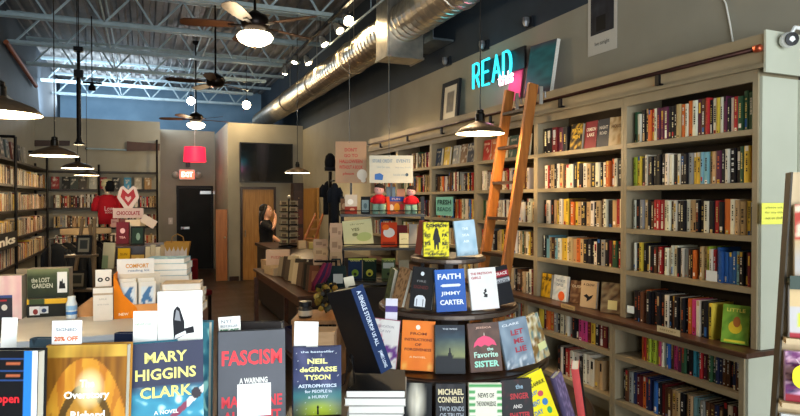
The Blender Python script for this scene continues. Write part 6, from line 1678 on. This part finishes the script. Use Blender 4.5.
# third shelf: slim field guides
for px, c1, c2, lab in ((355, '#1b2c4a', '#6a8a2a', 'dark blue field guide with a lime band on the third fixture shelf'), (369.5, '#16281f', '#a8a83a', 'dark green field guide with a yellow corner on the third fixture shelf'), (388.5, '#4a5a3a', '#b9bfb4', 'green field guide with a white panel on the third fixture shelf')):
    gcard('field_guide', lab, px, 2, 13.5, 22, c1, [('GUIDE', .5, .9, .7, .07, '#c9c87a', .02)], [(sq(0, 1, .93, 1), '#a8b04a'), (sq(.1, .9, .55, .8) if px > 380 else circ(.5, .35, .26, .16), c2), (circ(.5, .3, .12, .07), '#222a20')], cat='book', group='field guides on the gift fixture')
gcard('picture_book', 'purple and cream book at the right end of the third fixture shelf', 404, 2, 10, 20, '#4f3550', [], [(sq(0, 1, .6, 1), '#9a927c')], cat='book')
# kraft sign and white notice on poles over the fixture
def pole_sign(name, lab, px0, px1, py0, py1, d, col, letters, shapes, roll=0):
    p = spot((px0 + px1) / 2, d, 0); zt, zb = at(px0, py0, d).z, at(px0, py1, d).z; w_ = (px1 - px0) * d / F; h_ = zt - zb
    t = thing(name, lab, 'sign', (p.x, p.y, zb), (0, R(roll), GA))
    b = MB(); b.box(-w_ / 2, w_ / 2, 0, .008, 0, h_, H(col)); l = b
    for k, (poly, c) in enumerate(shapes): l.face([(-w_ / 2 + u * w_, -.0006 - .0002 * k, v * h_) for u, v in poly], H(c))
    for sp_ in letters: put_text(l, sp_[0], -w_ / 2 + sp_[1] * w_, sp_[2] * h_, sp_[3] * w_, sp_[4] * h_, -.002, H(sp_[5]), sp_[6] if len(sp_) > 6 else 0)
    obj('board', l, PAPER, t)
    b = MB(); b.box(-.008, .008, .009, .017, -(zb - GS3[0]) + .002, h_ * .8, H('#2a2a2a')); b.box(-.05, .05, -.02, .05, -(zb - GS3[0]) + .001, -(zb - GS3[0]) + .008, H('#2a2a2a')) ; obj('post', b, METALV, t)
    b = MB(); b.tube([(-w_ * .05, .02, h_), (-w_ * .05, .02, ZDECK - zb - .02)], .0025, H('#4a4640'), n=5); b.bar((-w_ * .05, .0, h_ - .006), (-w_ * .05, .024, h_ - .006), .01, .006, H('#4a4640')); obj('hanging_wire', b, METALV, t)
    return t
pole_sign('kraft_sign', 'kraft paper sign with red handwriting and a white round sticker', 335.5, 366.5, 141.5, 183, 5.12, '#a58468',
          [("DON'T", .5, .8, .4, .09, '#a8423e', .02), ('GO TO', .5, .66, .44, .08, '#a8423e', .02), ('HALLOWEEN', .5, .52, .74, .09, '#b04038', .02), ('WITHOUT A BOOK', .5, .38, .76, .09, '#b04038', .02), ('please', .42, .22, .36, .08, '#b04038', .02)], [(circ(.86, .2, .17, .13), '#c9c0b0'), (circ(.9, .06, .08, .05), '#c9c0b0')])
pole_sign('white_notice', 'white notice board with blue writing and a blue picture, right of the kraft sign', 369.5, 413, 155.5, 183, 5.0, '#b9b6a8',
          [('STORE CREDIT', .3, .8, .46, .12, '#7a8a9a', .02), ('EVENTS', .78, .8, .32, .12, '#7a8a9a', .02), ('one for one', .32, .58, .3, .08, '#8a9aa4'), ('buy two books', .78, .56, .36, .08, '#8a9aa4'), ('book club', .7, .3, .3, .08, '#8a9aa4')], [([(.12, .12), (.3, .1), (.32, .28), (.24, .36), (.12, .32)], '#3f68a8'), (circ(.86, .3, .035, .06), '#3a4a5a')], roll=0)
# black shirts on a tall stand left of the fixture
p = spot(330, 5.3, 0); zt_ = at(330, 156, 5.3).z; kk = 5.3 / F
t = thing('hanging_shirts_stand', 'tall black stand holding a dark cap and black shirts, left of the kraft sign', 'clothes stand', (p.x, p.y, 0), R(-20))
b = MB(); b.tube([(0, .02, .02), (0, .02, zt_ - .136)], .016, H('#141416'), n=8); b.lathe([(.085, .001), (.085, .018), (.02, .03)], (0, .02, 0), col=H('#141416'), n=20); b.tube([(-.0, .02, zt_ - .2), (-.0, .1, zt_ - .2)], .008, H('#141416'), n=8); b.tube([(0, .02, zt_ - .22), (.04, -.07, zt_ - .22)], .008, H('#141416'), n=8); obj('stand_pole', b, METALV, t)
T9 = t.matrix_basis
g = thing('knit_cap', 'black knit cap on top of the tall stand', 'cap', T9 @ Vector((0, .02, zt_ - .1)))
b = MB(); torso(b, [(0, 0, .045, .045, .0), (0, 0, .05, .05, .05), (0, 0, .04, .042, .1), (0, 0, .016, .016, .125)], n=14, col=H('#0e0e10')); obj('crown_part', b, CLOTH, g, smooth=True)
b = MB(); torso(b, [(0, 0, .048, .048, -.03), (0, 0, .051, .051, -.001)], n=14, col=H('#17171a')); obj('cuff', b, CLOTH, g, smooth=True)
for x, w_, top, h_, lab, y in ((-.02, .06, .22, .3, 'black t-shirt hung on the left of the tall stand', .07), (.045, .05, .24, .36, 'charcoal long shirt hung on the right of the tall stand', -.04)):
    g = thing('hanging_shirt', lab, 'shirt', T9 @ Vector((x, y, zt_ - top - h_)), R(-20))
    cl = H('#0f1013' if x < 0 else '#171a20')
    b = MB(); torso(b, [(0, 0, w_ * .75, .03, 0), (0, 0, w_ * .78, .035, h_ * .4), (0, 0, w_ * .8, .035, h_ * .8), (0, 0, w_ * .5, .025, h_ * .95), (0, 0, w_ * .25, .016, h_)], n=14, col=cl); obj('shirt_body', b, CLOTH, g, smooth=True)
    for s in (-1, 1):
        b = MB(); b.tube([(s * w_ * .6, 0, h_ * .88), (s * w_ * .95, 0, h_ * .76), (s * w_ * 1.0, 0, h_ * .52)], [.02, .024, .02], cl, n=8); obj('sleeve', b, CLOTH, g, smooth=True)

# things at the far end between screen wall and counter: dark red figure column
p = spot(298.5, 12.2, 0)
t = thing('dark_cabinet', 'narrow dark red-brown cabinet with trinkets right of the golden door', 'cabinet', (p.x, p.y, 0))
b = MB(); b.box(-.1, .1, 0, .25, 0, 2.1, H('#2a1812')); obj('cabinet_case', b, WOODV, t)
for k in range(4):
    b = MB(); b.box(-.085, .085, -.02, -.0005, .5 + .38 * k, .8 + .38 * k, H(('#3f1f18', '#4a2018', '#5a2a20', '#35201a')[k])); d_ = obj('drawer', b, WOODV, t)
    b = MB(); b.ball((0, -.032, .65 + .38 * k), .012, H('#b09060'), n=8); obj('knob', b, METALV, d_)

# ---------------------------------------------------------------- woman at the counter
p = spot(266, 10.9, 0)
def skin_body(name, pts, edges, mat, parent, sub=2):
    me = bpy.data.meshes.new(name)
    me.from_pydata([q[0] for q in pts], edges, [])
    o = bpy.data.objects.new(name, me); COL.objects.link(o); o.parent = parent
    me.materials.append(mat)
    sk = o.modifiers.new('skin', 'SKIN'); sk.use_smooth_shade = True
    for i, q in enumerate(pts):
        r = q[1]; me.skin_vertices[0].data[i].radius = (r, r) if not hasattr(r, '__len__') else r
    me.skin_vertices[0].data[0].use_root = True
    ss = o.modifiers.new('sub', 'SUBSURF'); ss.levels = sub; ss.render_levels = sub
    return o
wm = thing('person', 'dark-haired woman in a black top behind the counter, raising one hand to her face', 'person', (p.x, p.y, -.03), R(62))
SKIN = noise_mat('skin', H('#b98a72'), H('#c2947c'), 9, .5)
BLKTOP = noise_mat('black_top', H('#101013'), H('#18181c'), 30, .9)
JEANS = noise_mat('dark_jeans', H('#161b28'), H('#20273a'), 40, .9)
HAIR = noise_mat('black_hair', H('#0d0a09'), H('#1c1512'), 40, .4, stretch=(8, 8, 1))
# body: one continuous surface, pelvis first; arms run on into the palms
def V3(*q): return Vector(q)
WL, WRt = V3(.185, -.23, .985), V3(-.08, -.2, 1.455)
DL, DRt = V3(-.2, -1, -.15).normalized(), V3(.3, .35, .88).normalized()
pts = [((0, 0, .92), (.14, .1)), ((0, 0, 1.08), (.12, .085)), ((0, 0, 1.24), (.14, .09)), ((0, .01, 1.36), (.11, .07)), ((0, .0, 1.43), (.056, .056)), ((0, -.005, 1.5), (.056, .06)), ((0, -.008, 1.56), (.06, .07)),
       ((.17, .01, 1.35), .055), ((.225, -.02, 1.12), .046), (tuple(WL), (.033, .028)), (tuple(WL + DL * .05), (.042, .02)), (tuple(WL + DL * .1), (.042, .017)),
       ((-.17, .01, 1.35), .055), ((-.2, -.19, 1.26), .046), (tuple(WRt), (.033, .028)), (tuple(WRt + DRt * .05), (.042, .02)), (tuple(WRt + DRt * .1), (.042, .017)),
       ((-.09, 0, .84), .085), ((-.095, -.01, .48), .06), ((-.095, .02, .09), .04), ((-.1, -.1, .03), .035),
       ((.09, 0, .84), .085), ((.095, -.01, .48), .06), ((.095, .02, .09), .04), ((.1, -.1, .03), .035)]
ed = [(0, 1), (1, 2), (2, 3), (3, 4), (4, 5), (5, 6), (3, 7), (7, 8), (8, 9), (9, 10), (10, 11), (3, 12), (12, 13), (13, 14), (14, 15), (15, 16), (0, 17), (17, 18), (18, 19), (19, 20), (0, 21), (21, 22), (22, 23), (23, 24)]
skin_body('body', pts, ed, SKIN, wm)
# head with a shaped skull, cheeks and chin
b = MB(); torso(b, [(0, -.035, .022, .028, 1.458), (0, -.03, .047, .058, 1.475), (0, -.02, .064, .08, 1.51), (0, -.012, .074, .092, 1.56), (0, -.008, .076, .098, 1.61), (0, 0, .066, .088, 1.655), (0, .004, .036, .05, 1.685), (0, .004, .008, .01, 1.692)], n=20)
obj('head', b, SKIN, wm, smooth=True)
# clothes a little outside the body
b = MB(); torso(b, [(0, 0, .172, .13, .9), (0, 0, .162, .12, .98), (0, 0, .15, .112, 1.08), (0, 0, .168, .125, 1.23), (0, .005, .168, .108, 1.34), (0, .005, .11, .082, 1.4), (0, .003, .07, .066, 1.425)], n=20)
b.tube([(.06, .01, 1.37), (.175, .01, 1.34), (.215, -.01, 1.2), (.228, -.022, 1.11)], [.06, .066, .058, .055], n=12)
b.tube([(-.06, .01, 1.37), (-.172, -.01, 1.34), (-.192, -.11, 1.29), (-.2, -.18, 1.265)], [.06, .066, .06, .056], n=12)
obj('black_top', b, BLKTOP, wm, smooth=True)
b = MB(); torso(b, [(0, 0, .15, .105, .78), (0, 0, .175, .128, .84), (0, 0, .168, .125, .93), (0, 0, .155, .115, .98)], n=20)
for q in (-1, 1): b.tube([(q * .085, 0, .86), (q * .09, -.005, .66), (q * .095, -.01, .48), (q * .095, .01, .28), (q * .095, .02, .1)], [.096, .088, .072, .064, .056], n=14)
obj('jeans', b, JEANS, wm, smooth=True)
for s in (-1, 1):
    b = MB(); torso(b, [(s * .1, -.05, .046, .125, .002), (s * .1, -.05, .048, .125, .05), (s * .1, -.01, .045, .08, .09), (s * .098, .02, .045, .05, .12)], n=14, col=H('#151518')); obj('shoe', b, CLOTH, wm, smooth=True)
# hair: cap and a long fall behind
b = MB(); b.ball((0, .03, 1.615), .1, n=18, sc=(.86, 1.0, .98)); torso(b, [(0, .075, .07, .035, 1.16), (0, .08, .1, .05, 1.3), (0, .075, .098, .058, 1.45), (0, .055, .09, .07, 1.58)], n=16)
for q in (-1, 1): b.tube([(q * .06, -.03, 1.665), (q * .082, .0, 1.6), (q * .088, .03, 1.5), (q * .088, .04, 1.36)], [.022, .024, .028, .02], n=10)
obj('hair', b, HAIR, wm, smooth=True)
b = MB()
for q in (-1, 1):
    b.ball((q * .03, -.094, 1.588), .011, H('#e6e0da'), n=10); b.ball((q * .03, -.1015, 1.588), .006, H('#2a1c14'), n=8); b.bar((q * .014, -.1, 1.61), (q * .046, -.09, 1.612), .004, .006, H('#1c1512'))
obj('eyes', b, PLASTIC, wm, smooth=True)
b = MB(); torso(b, [(0, -.104, .015, .018, 1.54), (0, -.104, .011, .014, 1.555), (0, -.1, .007, .01, 1.59)], n=10, col=H('#b98a72')); obj('nose', b, SKIN, wm, smooth=True)
b = MB(); b.ball((0, -.094, 1.515), .02, H('#8f4a42'), n=10, sc=(1.1, .5, .4)); obj('mouth', b, CLOTH, wm, smooth=True)
for q in (-1, 1):
    b = MB(); b.ball((q * .077, .005, 1.57), .022, n=10, sc=(.4, .8, 1.3)); obj('ear', b, SKIN, wm, smooth=True)
def hand(base, d, up_, curl, side):
    """palm, four bent fingers of different length and a thumb leaving the palm's side"""
    base = Vector(base); d = Vector(d).normalized(); up_ = Vector(up_); n = d.cross(up_).normalized(); up_ = n.cross(d)
    for k in range(4):
        o = n * (.027 - .018 * k); L = (.034, .042, .039, .03)[k]
        q0 = base + d * .07 + o; q1 = q0 + d * L; q2 = q1 + (d * math.cos(curl) - up_ * math.sin(curl)) * L * .7; q3 = q2 + (d * math.cos(2 * curl) - up_ * math.sin(2 * curl)) * L * .55
        skin_body('finger', [(q0, .0095), (q1, .009), (q2, .0085), (q3, .0075)], [(0, 1), (1, 2), (2, 3)], SKIN, wm, 1)
    q0 = base + d * .025 + n * side * .022; q1 = q0 + (d * .6 + n * side * .8) * .035; q2 = q1 + (d * .85 + n * side * .3 - up_ * .3) * .03
    skin_body('thumb', [(q0, .012), (q1, .0105), (q2, .009)], [(0, 1), (1, 2)], SKIN, wm, 1)
hand(WL, DL, (0, 0, 1), .45, -1)
hand(WRt, DRt, (-.3, .8, -.3), .4, 1)
# ================================================================ slanted rack at the right edge
rk = spot(778, 1.95, 0)
t = thing('slanted_rack', 'pale wooden slanted book rack with green ledges, cut off by the right edge', 'book rack', (rk.x, rk.y, 0), -R(46))
PALEW = noise_mat('pale_plywood', H('#b39a74'), H('#c6ad86'), 6, .5, stretch=(5, 5, .6))
HR = 1.84
b = MB(); b.prism([(-.048, 0), (.5, 0), (.5, HR), (.04, HR)], .02, .04); obj('front_board', b, PALEW, t)
b = MB(); b.prism([(-.054, 0), (-.0485, 0), (.0395, HR), (.034, HR)], -.01, .08); obj('side_board', b, noise_mat('dark_rack_side', H('#3a3327'), H('#4a4234'), 8, .6), t)
b = MB(); b.box(.49, .51, .0405, .1, 0, HR); obj('far_side_board', b, MATS['dark_rack_side'], t)
RZs = [.68, .89, 1.105, 1.31, 1.5]
def tx(z): return .048 * (z - 1.0)
for z in RZs:
    gr = z > 1.4
    b = MB(); b.box(tx(z), .5, -.055, .0195, z - .014, z); b.box(tx(z), .5, -.062, -.0555, z - (.03 if gr else .014), z + (.012 if gr else .004))
    obj('ledge', b, (noise_mat('dark_green_paint', H('#24352a'), H('#2f4234'), 6, .5) if 'dark_green_paint' not in MATS else MATS['dark_green_paint']) if gr else PALEW, t)
RM = t.matrix_basis
def rk_book(lab, k, w_, h_, fn, letters=(), shapes=(), **kw):
    z = RZs[k]
    return book('paperback_book', lab, RM @ Vector((tx(z + h_) + .0075 + w_ / 2, -.03, z + .001)), w_, h_, .016, fn, letters, rot=-R(46), lean=2.5, shapes=shapes, softcover=True, group='books on the slanted rack', **kw)
rk_book('red and cream magazine above the green ledge of the slanted rack', 4, .18, .235, lambda u, v: blots('#b03a28', ['#d8ccb0'], 8, 3, .6)(u, v) if v > .52 else mixc(H('#b9a078'), H('#a8a4a0'), .5 + .5 * math.sin(v * 9)), [('FRESH', .5, .8, .8, .16, '#e8dcc8', .03)], res=(16, 24))
rk_book('tan paperback with a lime corner and red foot below the green ledge', 3, .17, .165, lambda u, v: H('#a02a34') if v < .1 else (H('#c6c83a') if (u > .12 and .2 < v < .5) else (H('#b9b4b2') if v < .6 else H('#c9ad7e'))), [('MEADOW', .55, .84, .6, .08, '#6a6070', .02)], res=(20, 26))
rk_book('magenta paperback with a dark red foot behind the yellow price tag', 2, .18, .16, lambda u, v: H('#8a1c2a') if v < .14 else blots('#6a2a62', ['#33264e', '#c9a0b8'], 9, 3)(u, v), [('VIOLETS', .5, .8, .7, .1, '#e0c8d8', .02)], res=(18, 24))
rk_book('cream journal with a grey panel on the lower ledge of the slanted rack', 1, .17, .17, lambda u, v: H('#b8b8b4') if u < .4 and v > .4 else mixc(H('#c9a878'), H('#d8c09a'), v), [('NOTES', .6, .5, .5, .12, '#8a6a48', .02)])
rk_book('brown journal on the lowest ledge of the slanted rack', 0, .17, .17, flat('#8a6a48'), [('LINES', .5, .5, .6, .12, '#d8c8a8', .02)])
p = RM @ Vector((.028, -.09, 1.165))
t2 = thing('shelf_talker', 'bright yellow rounded price tag on the front of the slanted rack', 'price tag', p, -R(46))
b = MB(); rr_ = .03; w_, h_ = .17, .075
poly = [(w_ - rr_ + rr_ * math.cos(a), h_ - rr_ + rr_ * math.sin(a)) for a in [PI / 2 * k / 5 for k in range(6)]][::1]
poly = [(rr_ + rr_ * math.cos(PI + PI / 2 * k / 5), rr_ + rr_ * math.sin(PI + PI / 2 * k / 5)) for k in range(6)] + [(w_ - rr_ + rr_ * math.cos(-PI / 2 + PI / 2 * k / 5), rr_ + rr_ * math.sin(-PI / 2 + PI / 2 * k / 5)) for k in range(6)] + [(w_ - rr_ + rr_ * math.cos(PI / 2 * k / 5), h_ - rr_ + rr_ * math.sin(PI / 2 * k / 5)) for k in range(6)] + [(rr_ + rr_ * math.cos(PI / 2 + PI / 2 * k / 5), h_ - rr_ + rr_ * math.sin(PI / 2 + PI / 2 * k / 5)) for k in range(6)]
b.prism(poly, 0, .004, H('#f0e01c')); obj('tag_plate', b, PAINT, t2)
b = MB(); put_text(b, '$8', .06, .037, .05, .04, -.0008, H('#5a5416'), .02); put_text(b, 'new', .125, .037, .05, .03, -.0008, H('#d85a2a'), .02); obj('lettering', b, PRINT, t2)
b = MB(); b.bar((.08, .0045, .035), (.08, .03, .035), .02, .004, H('#d8d0b0')); obj('clip', b, PLASTIC, t2)

# ================================================================ all the remaining spines
o = obj('distant_books', STUFF, PRINT)
o['label'] = 'rows of small book spines filling the farther shelves of both the right and left walls'
o['category'] = 'books'; o['kind'] = 'stuff'
